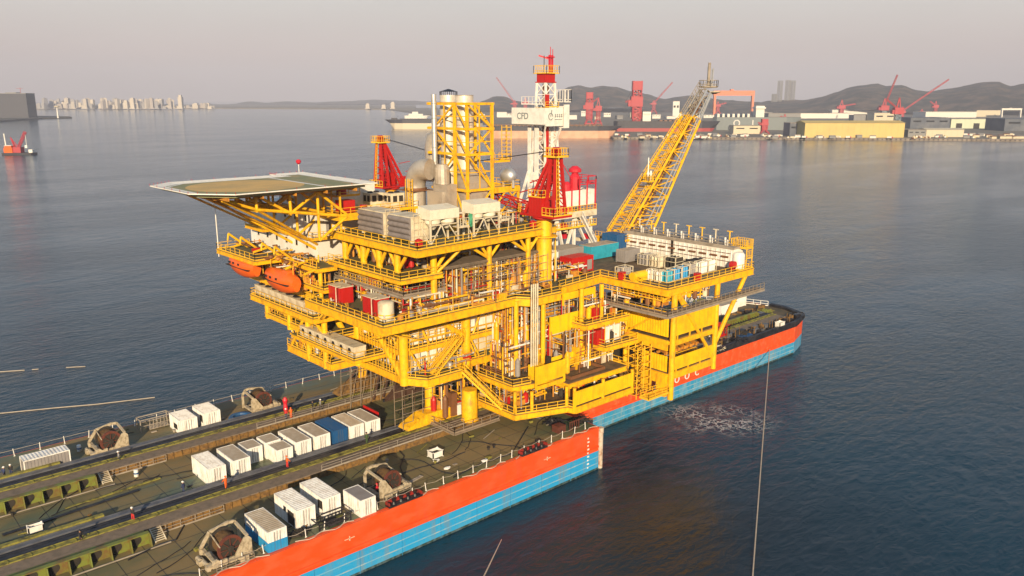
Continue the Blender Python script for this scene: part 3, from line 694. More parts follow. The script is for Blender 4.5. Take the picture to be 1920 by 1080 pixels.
deck(F2,27.5,1.15,rails=[[(62,113.5),(59,113.5),(59,91.6),(84,92.2),(85.6,90.0),(92,90.0),(94,92.6),(106,94.2)]],name='main_deck')
GR=[(64.7,94.8),(72.5,94.8),(72.5,96.4),(66.2,96.4),(66.2,114),(64.7,114)]
deck(GR,30.4,.35,plate=SCF,gm=CON,rails=[[(64.7,114),(64.7,94.8),(72.5,94.8)]],joist=False,name='scaffold_walkway',railmat=SCT,rstep=1.4)
F3=[(63.7,94),(71.2,94),(71.2,98.5),(95,98.5),(95,114),(63.7,114)]
deck(F3,33.0,.55,rails=[[(63.7,114),(63.7,94),(71.2,94),(71.2,98.5)]],name='intermediate_deck',rstep=1.6)
deck([(71.4,93.6),(91,94.4),(91,98.4),(71.4,98.4)],33.9,.25,plate=SCF,gm=SCF,joist=False,name='scaffold_walkway')
F4=[(64.6,91.0),(77,92.3),(91,93.6),(95,94.2),(95,114),(64.6,114)]
deck(F4,37.6,.95,rails=[[(64.6,114),(64.6,91.0),(77,92.3),(91,93.6)]],name='upper_deck')
# columns and trusses
def column(x,y,z0,z1,r,m=YEL): b=MB(); b.tube((x,y,z0),(x,y,z1),r,14); return PP(b,'column',m,smooth=True)
def brace(p,q,r,m=YEL): b=MB(); b.tube(p,q,r,10); return PP(b,'brace',m,smooth=True)
for y in (99.8,112.8,125.8): column(67.8,y,14.9,27,.75 if y<125 else .7)
for y in (115,120.5,127): column(62.9,y,14.9 if y<126 else 19,24,.5)
column(63.0,135.5,19.3,24,.5)
for x in (80.2,92.5,104.8): column(x,99.9,14.9,37 if x<100 else 27,.72)
for x in (80.2,92.5,104.8):
    column(x,112.8,14.9,37,.7); column(x,126,14.9,37,.7)
brace((67.7,99.8,15.8),(67.7,112.8,27),.55); brace((67.7,112.8,16),(67.7,125.8,27),.55); brace((62.9,115,20.5),(62.9,120.5,23.8),.3); brace((62.9,127,16),(62.9,120.5,23.5),.3)
brace((70.5,99.8,26.8),(80,99.8,20.2),.45); brace((92.5,99.8,26.5),(86,99.8,21),.45); brace((92.5,99.8,16),(86,99.8,20),.35); brace((92.5,99.9,20.6),(104.8,99.9,26.5),.45)
brace((88.6,98.0,26.6),(94.8,98.5,36.5),.55)
for y in (98.6,103.4,107.8,113.2):
    column(66.4,y,27.4,37,.52)
for y0,y1 in ((98.6,101),(103.4,101),(103.4,105.6),(107.8,105.6),(107.8,110.5),(113.2,110.5),(98.6,95.6)):
    brace((66.4,y0,33.2),(66.4,y1,36.6),.28)
column(70.0,94.6,27.4,37,.5)
for x in (73.0,): brace((70.0,94.6,33.2),(x,94.6,36.6),.28); brace((70.4,94.2,33.2),(73.4,92.4,36.6),.24)
for x in (80.2,88.4):
    column(x,94.0,27.4,37,.42)
    for dx in (-4.4,-2,2.6): brace((x,94.0,34),(x+dx,94.0,36.7),.24)
# leg of the platform on the barge and the load-out shoes
def leg(x,y,z0,z1,r,m=YEL):
    b=MB(); b.lathe([(r*1.0,z0),(r*1.0,z0+ (z1-z0)*.7),(r*.94,z0+(z1-z0)*.75),(r*.94,z1)],(x,y,0),'z',24); b.lathe([(r*1.12,z0-.05),(r*1.12,z0+.15)],(x,y,0),'z',24); return PP(b,'leg',m,smooth=True)
leg(76.6,94.8,D+1.1,13.4,1.28); b=MB(); b.tube((76.6,94.8,D),(76.6,94.8,D+1.05),1.2,20); PP(b,'leg_base',OCH)
for y in (99.8,119.8):
    for x in (72.6,92,105): leg(x,y,D+2.8,15.2,.85)
def shoe(y):
    b=MB(); b.slab([(66.6,y-1.3,D+1.0),(67.0,y-1.3,D+1.4),(70.2,y-1.3,D+2.8),(104,y-1.3,D+2.8),(104,y-1.3,D+1.0)],(0,2.6,0))
    for i in range(18): b.box(68.4+i*1.9,68.6+i*1.9,y-1.5,y-1.3,D+1.2,D+2.6)
    PP(b,'skid_shoe',YEL if y<105 else OCH)
shoe(98.9); shoe(119)
deck([(71,91.6),(80,91.6),(80,92.4),(71.8,92.4),(71.8,98.5),(71,98.5)],D+1.3,.15,plate=SCF,gm=SCT,rails=[[(71,98.5),(71,91.6),(80,91.6)]],joist=False,name='scaffold_walkway',railmat=SCT)
# white cabins in the lower storeys
def cab(x0,x1,y0,y1,z0,z1,m=WHT,name='equipment_room'):
    b=MB(); b.box(x0,x1,y0,y1,z0,z1)
    x=x0+1
    while x<x1-.3: b.box(x,x+.05,y0-.04,y0,z0+.1,z1-.1); x+=1.25
    y=y0+1
    while y<y1-.3: b.box(x0-.04,x0,y,y+.05,z0+.1,z1-.1); y+=1.25
    o=PP(b,name,m)
    b=MB(); b.box(x0+1.3,x0+2.1,y0-.06,y0-.0,z0+.1,z0+2.1); 
    if x1-x0>9: b.box(x0+6.3,x0+7.1,y0-.06,y0,z0+.1,z0+2.1)
    PP(b,'door',GREYB,o); return o
cab(70.2,79.4,100.7,108,20.5,24.8,WHT); cab(81.4,90.4,100.7,108,20.5,24.9,WHT); cab(70.6,78.2,100.9,108,16.3,19.4,WHT); cab(81.2,90.3,101.8,107,16.3,19.4,CRM)
cab(69.4,78,102.5,122,16.3,19.2,WHT); cab(69.6,71,102.5,112,20.5,24.2,WHT); cab(66,76,124,134,20.5,23.4,WHT)
b=MB(); b.box(69,104,109,127,20.5,26.2); b.box(69,104,123,127,16.3,19.6); b.box(72,104,104,132,27.6,32.0); PP(b,'inner_wall',DRK)  # near-black blocks stand in for the darkness deep between the decks
cab(74,80,100.5,104,27.6,31.8,CRM); cab(82,87,100,104,27.6,32.2,CRM); cab(83.0,86,99.4,100,34.2,36.2,CRM)
# staircases
def stair(p,q,w,m=YELRAIL): b=MB(); b.stair(p,q,w); return PP(b,'staircase',m)
stair((71.6,97.3,16.3),(76.9,97.3,20.8),1.0); stair((71.6,98.6,16.3),(76.9,98.6,20.8),.9); stair((76.2,95.8,16.2),(79.9,90.5,10.4),1.1)
stair((98,98.2,20.6),(103.5,98.2,27.3),.9); stair((63.9,124,16.4),(63.9,118,20.4),.8); stair((61.2,112.8,24.1),(61.2,108.5,27.4),.9)
# cantilevered lower modules on the near side
M1=[(79.4,87.2),(88,84.2),(88,96),(79.4,96)]
deck(M1,10.6,.8,plate=PLTB,rails=[[(79.4,96),(79.4,87.2),(88,84.2)]],name='cantilever_deck')
M2=[(88,84.2),(88.3,82.9),(102.5,82.9),(102.5,96),(88,96)]
deck(M2,10.6,.8,plate=PLTB,rails=[[(88,84.4),(88.3,82.9)]],name='cantilever_deck')
deck([(80.2,88.6),(89,86.4),(89,97),(80.2,97)],14.6,.7,plate=PLTB,rails=[[(80.2,97),(80.2,88.6),(83.4,87.9)]],name='cantilever_deck')
deck([(89,85.2),(103,85.0),(103,92),(89,92)],13.9,.8,plate=PLTB,rails=[[(103,92),(103,85)]],name='cantilever_deck')
deck([(99.5,86.8),(107.5,86.4),(107.5,96),(99.5,96)],17.4,.7,plate=PLTB,rails=[[(99.5,92),(99.5,86.8),(107.5,86.4)]],name='cantilever_deck')
deck([(96.8,89),(107.6,88.6),(107.6,99),(96.8,99)],21.2,.8,plate=PLTB,rails=[[(96.8,95),(96.8,89),(107.6,88.6)]],name='cantilever_deck')
for (x,y) in ((79.7,87.5),(82.4,86.6),(88.1,84.6),(88.4,83.2),(102.3,83.1),(95,83.1)): column(x,y,9.8,13.8 if y<87 else 14.2,.28)
for (x,y) in ((89,91),(98,91),(103,91),(84,92)): column(x,y,10.6,27,.4)
def panel(x0,x1,y,z0,z1,slot=True):
    b=MB(); b.box(x0,x1,y,y+.14,z0,z1); b.box(x0-.12,x0+.12,y-.05,y+.25,z0-.9,z1+.05); b.box(x1-.12,x1+.12,y-.05,y+.25,z0-.9,z1+.05)
    o=PP(b,'wind_wall',YELP)
    if slot:
        b=MB(); b.box(x0,x1,y-.02,y+.2,z0-1.0,z0-.35); PP(b,'wall_girder',YEL,o)
    return o
panel(91.8,99.1,92,19.9,22.9); panel(83.0,89.2,86.2,14.9,17.7); panel(89.4,97.6,89.6,14.6,17.0); panel(88.3,102.2,82.85,11.0,13.3); panel(94.9,102.6,92.2,25.2,26.4,False)
b=MB(); b.box(84.4,86.6,88.2,89.6,14.7,17.0); PP(b,'valve_box',YELP); b=MB(); b.box(87.7,88.3,88.3,89,14.7,17.8); PP(b,'vent_pipe',DRK)
b=MB(); b.box(90.3,98.5,85.8,86.0,14,14.5); b.box(90.3,98.5,89,89.2,14,14.5); b.box(90.3,90.5,86,89,14,14.5); b.box(98.3,98.5,86,89,14,14.5); b.tube((94,87.5,14),(94,87.5,15.3),.12); PP(b,'hatch_coaming',PIPEB)
# vertical caissons
for i in range(4):
    b=MB(); b.tube((84.1+i*.44,88.6,17.0),(84.1+i*.44,88.6,30.2),.12,8); PP(b,'riser_pipe',CRM,smooth=True)
# red and white cabin on the small terrace
cab(101,105.2,88.3,92,17.5,20.2,WHT)
b=MB(); b.box(99.0,100.9,88.2,91,17.5,20.0); PP(b,'red_cabin',RED)
# ---------------- right module
RM=[(106,79.3),(132,79.6),(132,112),(106,112)]
deck(RM,27.6,1.1,plate=PLTB,rails=[[(106,94),(106,79.3),(132,79.6),(132,112)]],name='pipe_deck')
SM=[(104.4,98),(104.4,77.9),(134,78.3),(134,80.2),(106.4,79.8),(106.4,98)]
deck(SM,23.6,.3,plate=SCF,gm=CON,rails=[[(104.4,98),(104.4,77.9),(134,78.3)]],joist=False,name='scaffold_walkway',railmat=SCT,rstep=1.3)
deck([(104.5,98),(104.5,96.5),(90,94.6),(90,96.1)],24.3,.25,plate=SCF,gm=CON,rails=[[(104.5,96.5),(90,94.6)]],joist=False,name='scaffold_walkway',railmat=SCT,rstep=1.3)
column(109.2,80.2,7.5,26.5,.52); column(121.9,80.4,10.2,26.5,.50); column(108.8,90.2,12,26.5,.5); column(121.9,96,12,26.5,.5); column(108.8,103,12,26.5,.5)
brace((110,80.1,25.6),(121.4,80.3,12.6),.33); brace((131.2,80.4,26.8),(122.2,80.4,15.2),.42); brace((108.9,81,25.8),(108.9,84.5,23.3),.4); brace((110.3,80.4,26),(113,80.4,23.4),.35); brace((108.6,89.5,18),(108.6,83.5,22),.2)
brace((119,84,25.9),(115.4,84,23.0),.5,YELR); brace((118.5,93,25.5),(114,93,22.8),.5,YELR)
brace((108.6,90,17.5),(103.5,90,14),.3)
def rwall(x0,x1,z0,z1,m=YELP):
    b=MB(); b.box(x0,x1,80.2,80.34,z0,z1); o=PP(b,'wind_wall',m); return o
rwall(109.7,121.4,18.7,22.7); rwall(109.7,121.4,12.6,14.9)
b=MB(); b.box(109.7,121.4,80.15,80.5,17.0,17.9); b.box(109.7,121.4,80.15,80.5,11.0,12.2); 
for x in (110.5,114,117.5,121): b.box(x,x+.2,80.2,80.4,17.9,18.7); b.box(x,x+.2,80.2,80.4,12.2,12.6)
PP(b,'wall_girder',YEL)
def swall(y0,y1,z0,z1):
    b=MB(); b.box(108.6,108.74,y0,y1,z0,z1); y=y0+.15
    while y<y1-.2: b.box(108.50,108.6,y,y+.28,z0+.05,z1-.05); y+=.56
    return PP(b,'wind_wall',YELP)
swall(80.8,89.8,18.6,23.0); swall(80.8,86.4,12.4,15.2)
b=MB(); b.box(108.45,108.8,80.8,89.8,16.2,18.0); b.box(108.45,108.8,80.8,86.4,10.2,12.0); b.box(108.4,108.8,84.0,86.4,8.3,10.1); b.box(108.2,109,80.7,82.6,8.0,11.8); PP(b,'wall_girder',YEL)
deck([(108.8,80.6),(122,80.6),(122,96),(108.8,96)],12.2,.6,plate=PLTB,name='pipe_deck'); deck([(108.8,80.6),(122,80.6),(122,96),(108.8,96)],18,.6,plate=PLTB,name='pipe_deck')
b=MB()
for i in range(7): b.beam((109.5+i*1.7,81.5,15.4),(111.5+i*1.7,88,16.4),.3,.6)
for i in range(5): b.beam((109.5,82+i*1.6,15.2),(121.5,82.3+i*1.6,15.2),.3,.4)
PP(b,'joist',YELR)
b=MB(); b.box(110,121,92,95.8,12.3,23.5); PP(b,'inner_wall',DRK)  # blackened block paints in the gloom behind the yellow walls
# yellow scaffold tower beside the right module
b=MB()
for x in (104.2,106,107.8):
    for y in (83.6,85.6): b.beam((x,y,7.8),(x,y,17),.14)
for i in range(7):
    z=8.4+i*1.35
    for y in (83.6,85.6): b.beam((104.2,y,z),(107.8,y,z),.1)
    for x in (104.2,106,107.8): b.beam((x,83.6,z),(x,85.6,z),.1)
    b.beam((104.2,83.6,z),(106,83.6,z+1.3),.07)
st=b.build('scaffold_tower',YELRAIL); tag(st,'yellow scaffold tower left of the ribbed yellow wall of the right module','scaffolding')
b=MB(); b.rail([(103,82,9.0),(108.4,82,9.0),(108.4,80,9.0),(103,80,9.0)],h=1.0,closed=True); b.box(103,108.4,80,82,8.8,9.0); PP(b,'hanging_platform',YELRAIL)
# ---------------- pipework and machinery filling the storeys
PM=[YELR,PIPEB,CRM,SIL,YEL,GREYB,RED,DRK,WHT]
def pipework(x0,x1,y0,y1,z0,z1,seed,n,depth=None):
    if seed in (11,41): return
    rnd=random.Random(seed); b=MB(); h_=z1-z0
    for i in range(int(n*1.6)):
        m=rnd.choice([0,0,0,1,1,1,2,2,3,4,4,4,4,5,6,7,8]); r=rnd.uniform(.05,.17); k=rnd.random()
        y=rnd.uniform(y0,y1); x=rnd.uniform(x0,x1); z=z0+h_*rnd.uniform(.1,.95)
        if k<.35:
            l_=rnd.uniform(2,9); xe=min(x1,x+l_); p=[(x,y,z),(xe,y,z)]
            if rnd.random()<.6: p.append((xe,y,z0+.1))
            if rnd.random()<.4: p.insert(0,(x,y,z1-.2))
            b.path(p,r,6,m)
        elif k<.6:
            l_=rnd.uniform(2,7); ye=min(y1,y+l_); p=[(x,y,z),(x,ye,z)]
            if rnd.random()<.6: p.append((x,ye,z0+.1))
            b.path(p,r,6,m)
        elif k<.85: b.tube((x,y,z0),(x,y,z1),r*.8,6,m=m)
        elif k<.93: b.box(x,min(x1,x+rnd.uniform(.5,1.6)),y,min(y1,y+rnd.uniform(.5,1.3)),z0,z0+h_*rnd.uniform(.2,.6),m)
        else: b.lathe([(.1,z0),(.45,z0+.3),(.45,z0+h_*.5),(.3,z0+h_*.55),(.1,z0+h_*.6)],(x,y,0),'z',10,m)
    o=PP(b,'pipework',PM); o['kind']='stuff'; return o
pipework(69,90,100.2,101.2,16.3,20,11,8); pipework(90.6,105.5,100,107,16.3,20,12,120); pipework(90.6,105.5,100,107,20.5,26.5,13,140)
pipework(68.2,69.4,101,112,16.3,18,14,8); pipework(63,67,113.5,128,16.3,20,15,60); pipework(63.2,68,126,136,20.5,24,16,40); pipework(62,68,114,136,24.1,27,17,50)
pipework(64.2,72,93,100,27.6,30.3,18,100); pipework(64.2,68,96,112.5,27.6,30.2,19,110); pipework(72,92,93.5,100,27.6,33.4,20,230); pipework(92,105,95.5,104,27.6,30,21,110)
pipework(65,71,95.5,112,30.5,32.5,22,50); pipework(67.5,71,96,113,33.1,36.6,23,60); pipework(71.5,93,98.6,101,33.4,36.6,24,120); pipework(93,97,96,104,27.6,37,25,40)
pipework(80.5,87,88,95,10.7,13.9,26,80); pipework(89,102,86,94,10.7,13.2,27,90); pipework(81,89,91,96,14.7,20,28,110); pipework(90,103,88,97,14,20.5,29,180)
pipework(85,98,93.5,99.5,16.5,26,30,220); pipework(98,106,90,98,21.3,25,31,90); pipework(100,107,88,95,17.5,20.6,32,40); pipework(106.5,120,81,92,23.8,26.6,33,110); pipework(109,121,82,90,12.3,14.6,34,40)
pipework(72,80,97,99.5,8.5,15,35,40); pipework(82,104,96,118,8,15,36,90); pipework(63,66,129,138,27.6,31,37,40); pipework(72,96,99,110,37.7,39.6,38,110)
pipework(58.8,64,118,137,29.2,31.6,39,50)
pipework(68.4,91,99.95,101.1,20.5,26.8,41,14); pipework(59.4,61,92,112,27.6,28.6,42,8); pipework(62,92,91.9,93.4,27.6,29.4,43,50); pipework(68.2,69.2,100,112.5,20.5,26.6,44,24); pipework(67,80,97.6,99.4,16.3,18.5,45,16)
pipework(60.8,63.6,113,139,28,32,51,90); pipework(57.5,63.0,113,138,32.5,33.7,52,28); pipework(60.6,61.2,113,124,29.5,31.5,53,20); pipework(92,106,94.5,99.8,20.5,27,46,130); pipework(84,104,92.5,96,15,26,47,130); rnd=random.Random(91)
for i in range(34):
    k=i%3
    if k==0: x=rnd.uniform(68,104); z=rnd.choice((16.4,20.6)); q=((x,99.5,z),(x+rnd.choice((-2.6,2.6)),99.5,z+rnd.uniform(3.2,6)))
    elif k==1: y=rnd.uniform(100,111); z=rnd.choice((16.4,20.6)); q=((68.0,y,z),(68.0,y+rnd.choice((-2,2)),z+rnd.uniform(3.2,5.5)))
    else: x=rnd.uniform(72,90); q=((x,rnd.uniform(95,98),27.7),(x+rnd.choice((-2.4,2.4)),rnd.uniform(95,98),33))
    brace(q[0],q[1],rnd.uniform(.11,.2))
for i in range(8): brace((63.1,114+i*1.6,16.3),(63.1,115.6+i*1.6,19.2) if i%2 else (63.1,112.6+i*1.6,19.2),.12)
b=MB()
for z in (17.5,21.7,25.2): b.rail([(92.5,99.0,z),(105,99.0,z)],step=1.1); b.rail([(69,99.4,z),(79,99.4,z)],step=1.1)
for z in (11.6,15.5): b.rail([(89,88,z),(103,88,z)],step=1.2)
b.rail([(64.9,101,30.4),(64.9,113,30.4)],step=.7); b.rail([(106.6,81,25.2),(106.6,94,25.2)],step=.8); b.rail([(107,81.5,25.0),(121,81.5,25.0)],step=.8)
PP(b,'inner_railing',YELRAIL)
# knee braces, hangers and gussets under the deck edges
b=MB()
x=61.5
while x<105:
    b.beam((x,92.6 if x<84 else 94.6,26.2),(x,99.6,23.6),.16); b.beam((x,99.7,26.2),(x,99.7,27.3),.2); x+=3.1
y=94
while y<113: b.beam((59.6,y,26.2),(67.3,y,23.4),.16); y+=3.1
x=69
while x<105: b.beam((x,99.6,19.4),(x+1.5,99.6,20.2),.14); b.beam((x,99.6,15.3),(x,99.6,14.5),.2); x+=3.0
for o in build_split(b,'knee_brace',YEL,plat): o.matrix_parent_inverse=PI
b=MB()
for i in range(22):
    x=68.6+i*1.7; b.beam((x,99.3,16.3),(x,99.3,26.4),.09)
for z in (17.6,18.8,21.8,23.2,24.6): b.beam((68,99.3,z),(105,99.3,z),.08)
PP(b,'cable_ladder',YELRAIL)
b=MB()
for i in range(16):
    y=100.5+i*.8; b.beam((67.2,y,16.3),(67.2,y,26.4),.07)
for z in (18.6,22.2,24.4): b.beam((67.2,100,z),(67.2,113,z),.08)
PP(b,'cable_ladder',YELRAIL)
deck([(67.9,99.6),(80,99.6),(80,101.2),(67.9,101.2)],23.4,.25,plate=SCF,joist=False,rails=[[(67.9,99.6),(80,99.6)]],name='catwalk')
deck([(92.6,97.5),(105,97.5),(105,99.2),(92.6,99.2)],24.2,.3,plate=SCF,joist=False,rails=[[(92.6,97.5),(105,97.5)]],name='catwalk')
deck([(92.6,95.2),(101,95.2),(101,97),(92.6,97)],17.6,.3,plate=SCF,joist=False,rails=[[(92.6,95.2),(101,95.2)]],name='catwalk')
deck([(63.4,114),(67.2,114),(67.2,128),(63.4,128)],18.2,.25,plate=SCF,joist=False,name='catwalk')
# scaffolding grid in front of the central bay
b=MB()
for i in range(9):
    x=75+i*2.1
    for y in (92.9,94.1): b.beam((x,y,27.6),(x,y,33.6),.07)
for j in range(5):
    for y in (92.9,94.1): b.beam((75,y,28.5+j*1.2),(91.8,y,28.5+j*1.2),.06)
for i in range(0,8,2): b.beam((75+i*2.1,92.9,28),(77.1+i*2.1,92.9,33),.05)
tag(b.build('scaffolding',SCT),'thin grey scaffolding grid on the main deck below the cream hoppers','scaffolding')
b=MB()
for i in range(14):
    x=66.4+(i%7)*1.9; y=98.5+(i//7)*2.2; b.beam((x,y,D+.9),(x,y,D+6+random.random()*2),.07)
for j in range(4):
    for y in (98.5,100.7): b.beam((66.4,y,D+2+j*1.5),(78,y,D+2+j*1.5),.06)
tag(b.build('scaffolding',SCT),'rusty scaffolding under the platform around the near yellow shoe','scaffolding')
b=MB()
for i in range(12):
    x=66.4+(i%6)*2.0; y=114+(i//6)*3; b.beam((x,y,D),(x+.3,y,D+8),.08)
for j in range(4):
    for y in (114,117): b.beam((66.4,y,D+1.5+j*1.7),(77,y,D+1.5+j*1.7),.07)
for i in range(5): b.beam((66.4+i*2,114,D),(68.4+i*2,114,D+8),.06)
tag(b.build('scaffolding',SCT),'tall scaffolding under the far left corner of the platform','scaffolding')
b=MB(); b.slab([(72.5,112.5,D+.1),(80,112.5,D+.1),(80,112.5,D+4),(75,112.5,D+2)],(0,1,0)); b.slab([(71.5,121.5,D+.1),(80,121.5,D+.1),(80,121.5,D+3),(73,121.5,D+1.5)],(0,3,0)); [b.beam((71+i,114,D+.5),(76+i,118,D+6),.35) for i in range(0,6,2)]; [b.beam((69+i*2,122,D+.5),(74+i*2,119,D+7),.3) for i in range(4)]; b.box(70,78,114.5,118,D+.1,D+.9); tag(b.build('grillage',mat('rust_red_steel',(0.075,0.035,0.022),0.75,col2=(0.035,0.02,0.015),scale=.8,amt=.8)),'rust brown sloping grillage under the platform on the far side','support')

# ================================================================ ACCOMMODATION, HELIDECK, LIFEBOATS
lq=thing('accommodation_block','white accommodation block with small dark windows under the helideck','building',(74,130,29))
LI=Matrix.Translation((-74,-130,-29))
def Q(mb,root,name,m,smooth=False,parent=None):
    o=mb.build(name,m,parent or root,smooth)
    if parent is None: o.matrix_parent_inverse=Matrix.Translation(-root.location)
    return o
b=MB(); b.box(64,84,118,142.5,27.7,40.1); Q(b,lq,'wall',WHTW)
b=MB(); b.box(64.6,76,119,131.5,40.1,44.3); Q(b,lq,'upper_storey',WHTW)
for z in (32.0,36.2):
    b=MB(); b.box(63.9,84,117.88,118,z-.12,z+.12); b.box(63.88,64,118,142.5,z-.12,z+.12); Q(b,lq,'band',CRM)
for y in (121,124.6,128.2,131.8,135.4,139):
    for z in (34.0,38.4):
        b=MB(); b.box(63.93,64.05,y,y+.55,z,z+.95); f=Q(b,lq,'window',GLS); b=MB(); b.box(63.9,63.93,y-.08,y+.63,z-.1,z); Q(b,lq,'sill',CRM,parent=f)
for x,z in ((65.8,36.4),(67.6,36.4),(70.6,32.2),(66.3,28),(72.5,36.4)):
    b=MB(); b.box(x,x+.8,117.93,118.02,z,z+2.1); Q(b,lq,'door',GREYB)
for z,y0 in ((36.1,111.4),(32.0,112)):
    b=MB(); b.box(62.6,72 if z>33 else 74,116.6,118,z-.25,z-.05); b.rail([(62.6,118,z),(62.6,116.6,z),(72,116.6,z)]); Q(b,lq,'balcony',YEL)
b=MB(); b.box(64.6,70.5,111.4,118,40.0,40.3); b.rail([(64.6,118,40.3),(64.6,111.4,40.3),(70.5,111.4,40.3)]); b.box(64.6,70.5,111.35,111.5,39.4,40.2); b.box(64.5,64.65,111.4,118,39.4,40.2)
for x in (65,70): b.tube((x,111.8,37.6),(x,111.8,40),.2)
for i in range(3): b.beam((65,111.8+i*2.6,40.3),(65,111.8+i*2.6,44),.25)
b.box(64.8,69,112.5,117,43.0,43.15); b.rail([(64.8,117,43.15),(64.8,112.4,43.15),(69,112.4,43.15)]); Q(b,lq,'side_terrace',YEL)
b=MB(); b.box(66,68.4,113,115,40.4,42.3); b.lathe([(.8,43.2),(.8,44.2),(.4,44.6)],(66.6,114,0),'z',14); b.lathe([(.6,40.4),(.6,41.5)],(69.5,112.3,0),'z',12); Q(b,lq,'fire_monitor_skid',RED)
# rooftop air handlers
for i,(x,y) in enumerate(((71.2,119.5),(73.6,116.6),(76.0,114.0))):
    t=thing('air_handler',('cream air handling box with black fans, leftmost of three beside the red crane','cream air handling box in the middle of three beside the red crane','cream air handling box nearest the exhaust duct')[i],'ventilation unit',(x,y,40.3),group='air handlers on the accommodation roof')
    b=MB(); b.box(0,2.6,0,2.4,.2,2.2); b.box(-.05,2.65,-.05,2.45,0,.2); b.box(-.04,2.64,-.04,2.44,2.2,2.3); b.build('casing',CRM,t)
    for k in range(2):
        b=MB(); b.lathe([(.45,2.3),(.5,2.45),(.42,2.55)],(.7+k*1.2,1.2,0),'z',12); b.build('fan',BLK,t)
        b=MB(); b.box(.3+k*1.2,1.1+k*1.2,-.04,.0,.9,1.9); b.box(-.04,0,.3+k*1.1,1.0+k*1.1,.9,1.9); b.build('grille',DRK,t)
b=MB(); b.box(70.6,80,112.0,122,40.0,40.25); b.rail([(70.6,112,40.25),(80,112,40.25),(80,120,40.25)]); 
for x,y in ((71,112.4),(79.5,112.4),(79.5,121)): b.beam((x,y,37.6),(x,y,40.1),.4)
Q(b,lq,'roof_terrace',YEL)
t=thing('antenna_mast','thin red and white mast with a red basket behind the helideck','mast',FX(561,328,74))
b=MB(); b.tube((0,0,-3),(0,0,2.3),.07,6); b.build('pole',WHT,t); b=MB(); b.lathe([(.15,2.0),(.45,2.3),(.5,2.7),(.2,2.9)],(0,0,0),'z',8); b.build('basket',REDC,t)
# helideck
HZ=45.3
heli=thing('helideck','flat green and ochre octagonal helideck with white border on a yellow truss','helideck',(55,118,HZ))
HP=[(41.2,125.2),(41.4,111),(45.8,105.9),(68.6,106.6),(69.2,131.2),(62.9,131.0),(62.9,128.8),(45.2,128.6)]
def inset(poly,d):
    c=Vector((sum(p[0] for p in poly)/len(poly),sum(p[1] for p in poly)/len(poly))); out_=[]; n=len(poly)
    ar=sum(poly[i][0]*poly[(i+1)%n][1]-poly[(i+1)%n][0]*poly[i][1] for i in range(n)); s_=1 if ar>0 else -1
    for i in range(n):
        a,b_,c_=Vector(poly[i-1]),Vector(poly[i]),Vector(poly[(i+1)%n])
        e1=(b_-a).normalized(); e2=(c_-b_).normalized(); n1=Vector((-e1.y,e1.x))*s_; n2=Vector((-e2.y,e2.x))*s_
        k=(n1+n2); k=k/ max(.3,(1+n1.dot(n2))); out_.append(tuple(b_+k*d))
    return out_
b=MB(); b.prism(inset(HP,1.4),HZ-.45,HZ); Q(b,heli,'deck_plate',HGR)
b=MB(); HI=inset(HP,1.4); n=len(HP)
for i in range(n):
    j=(i+1)%n; b.slab([(*HP[i],HZ+.22),(*HP[j],HZ+.22),(*HI[j],HZ-.02),(*HI[i],HZ-.02)],(0,0,-.14))
Q(b,heli,'safety_net',NETW)
b=MB(); HI2=inset(HP,1.9)
for i in range(n):
    j=(i+1)%n; b.slab([(*HI[i],HZ+.004),(*HI[j],HZ+.004),(*HI2[j],HZ+.004),(*HI2[i],HZ+.004)],(0,0,.01))
b.slab([(60.6,108.2,HZ+.02),(61.1,108.2,HZ+.02),(61.1,128.0,HZ+.02),(60.6,128.0,HZ+.02)],(0,0,.01))
b.slab([(43.4,123.2,HZ+.02),(46.4,126.2,HZ+.02),(46.1,126.5,HZ+.02),(43.1,123.6,HZ+.02)],(0,0,.01)); Q(b,heli,'marking',LW)
b=MB()
oc=[(52.6+8.4*math.cos(2*math.pi*k/28)*1.02,117.6+8.4*math.sin(2*math.pi*k/28)) for k in range(28)]
b.slab([(x,y,HZ+.008) for x,y in oc],(0,0,.01)); Q(b,heli,'landing_net',HBR)
b=MB()
for i in range(n):
    j=(i+1)%n
    for k in range(5):
        a=Vector((*HP[i],HZ+.2)).lerp(Vector((*HP[j],HZ+.2)),k/5); b.beam(a,a+Vector((0,0,.3)),.05)
Q(b,heli,'edge_light',RED)
b=MB()
for x in (45.5,50.5,55.5,60.5,65.5): b.box(x-.1,x+.1,107.6,127.5,HZ-.9,HZ-.46)
for y in (111.5,118.5,126.5): b.box(45,67.5,y-.14,y+.14,HZ-1.05,HZ-.5)
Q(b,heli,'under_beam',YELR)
def ht(p,q,r=.22,m=YEL): b=MB(); b.tube(p,q,r,8); Q(b,heli,'truss_member',m,True)
for y in (111.5,118.5,126.5):
    z0=40.2
    ht((51.2,y,42.4),(66,y,z0-.1),.24); ht((46.2,y,HZ-1),(51.2,y,42.4)); ht((51.5,y,HZ-1),(56.5,y,41.4)); ht((56.5,y,41.4),(56.4,y,HZ-1)); ht((56.5,y,41.4),(61,y,HZ-1)); ht((61,y,HZ-1),(61,y,36.8)); ht((61,y,HZ-1),(66,y,40.3))
    ht((61,y,36.8),(66,y,40.1)); ht((51.2,y,42.4),(64,y if y>118 else 118,34.2 if y>115 else 35),.22); ht((46.2,y,HZ-1.2),(63.6,y+9,35.5),.2)
    ht((51.2,y,42.4),(51.2,y,HZ-1)); 
for x in (51.2,56.5,61): ht((x,111.5,42.2 if x<55 else 41.3),(x,126.5,42.2 if x<55 else 41.3)); ht((x,111.5,HZ-1.2),(x,118.5,42 if x<55 else 41.2)); ht((x,126.5,HZ-1.2),(x,118.5,42 if x<55 else 41.2))
for y in (111.5,115,118.5,122.5,126.5): ht((46.2,y,HZ-1.2),(51.2,y+ (2 if y<118 else -2),42.3),.16,YELR)
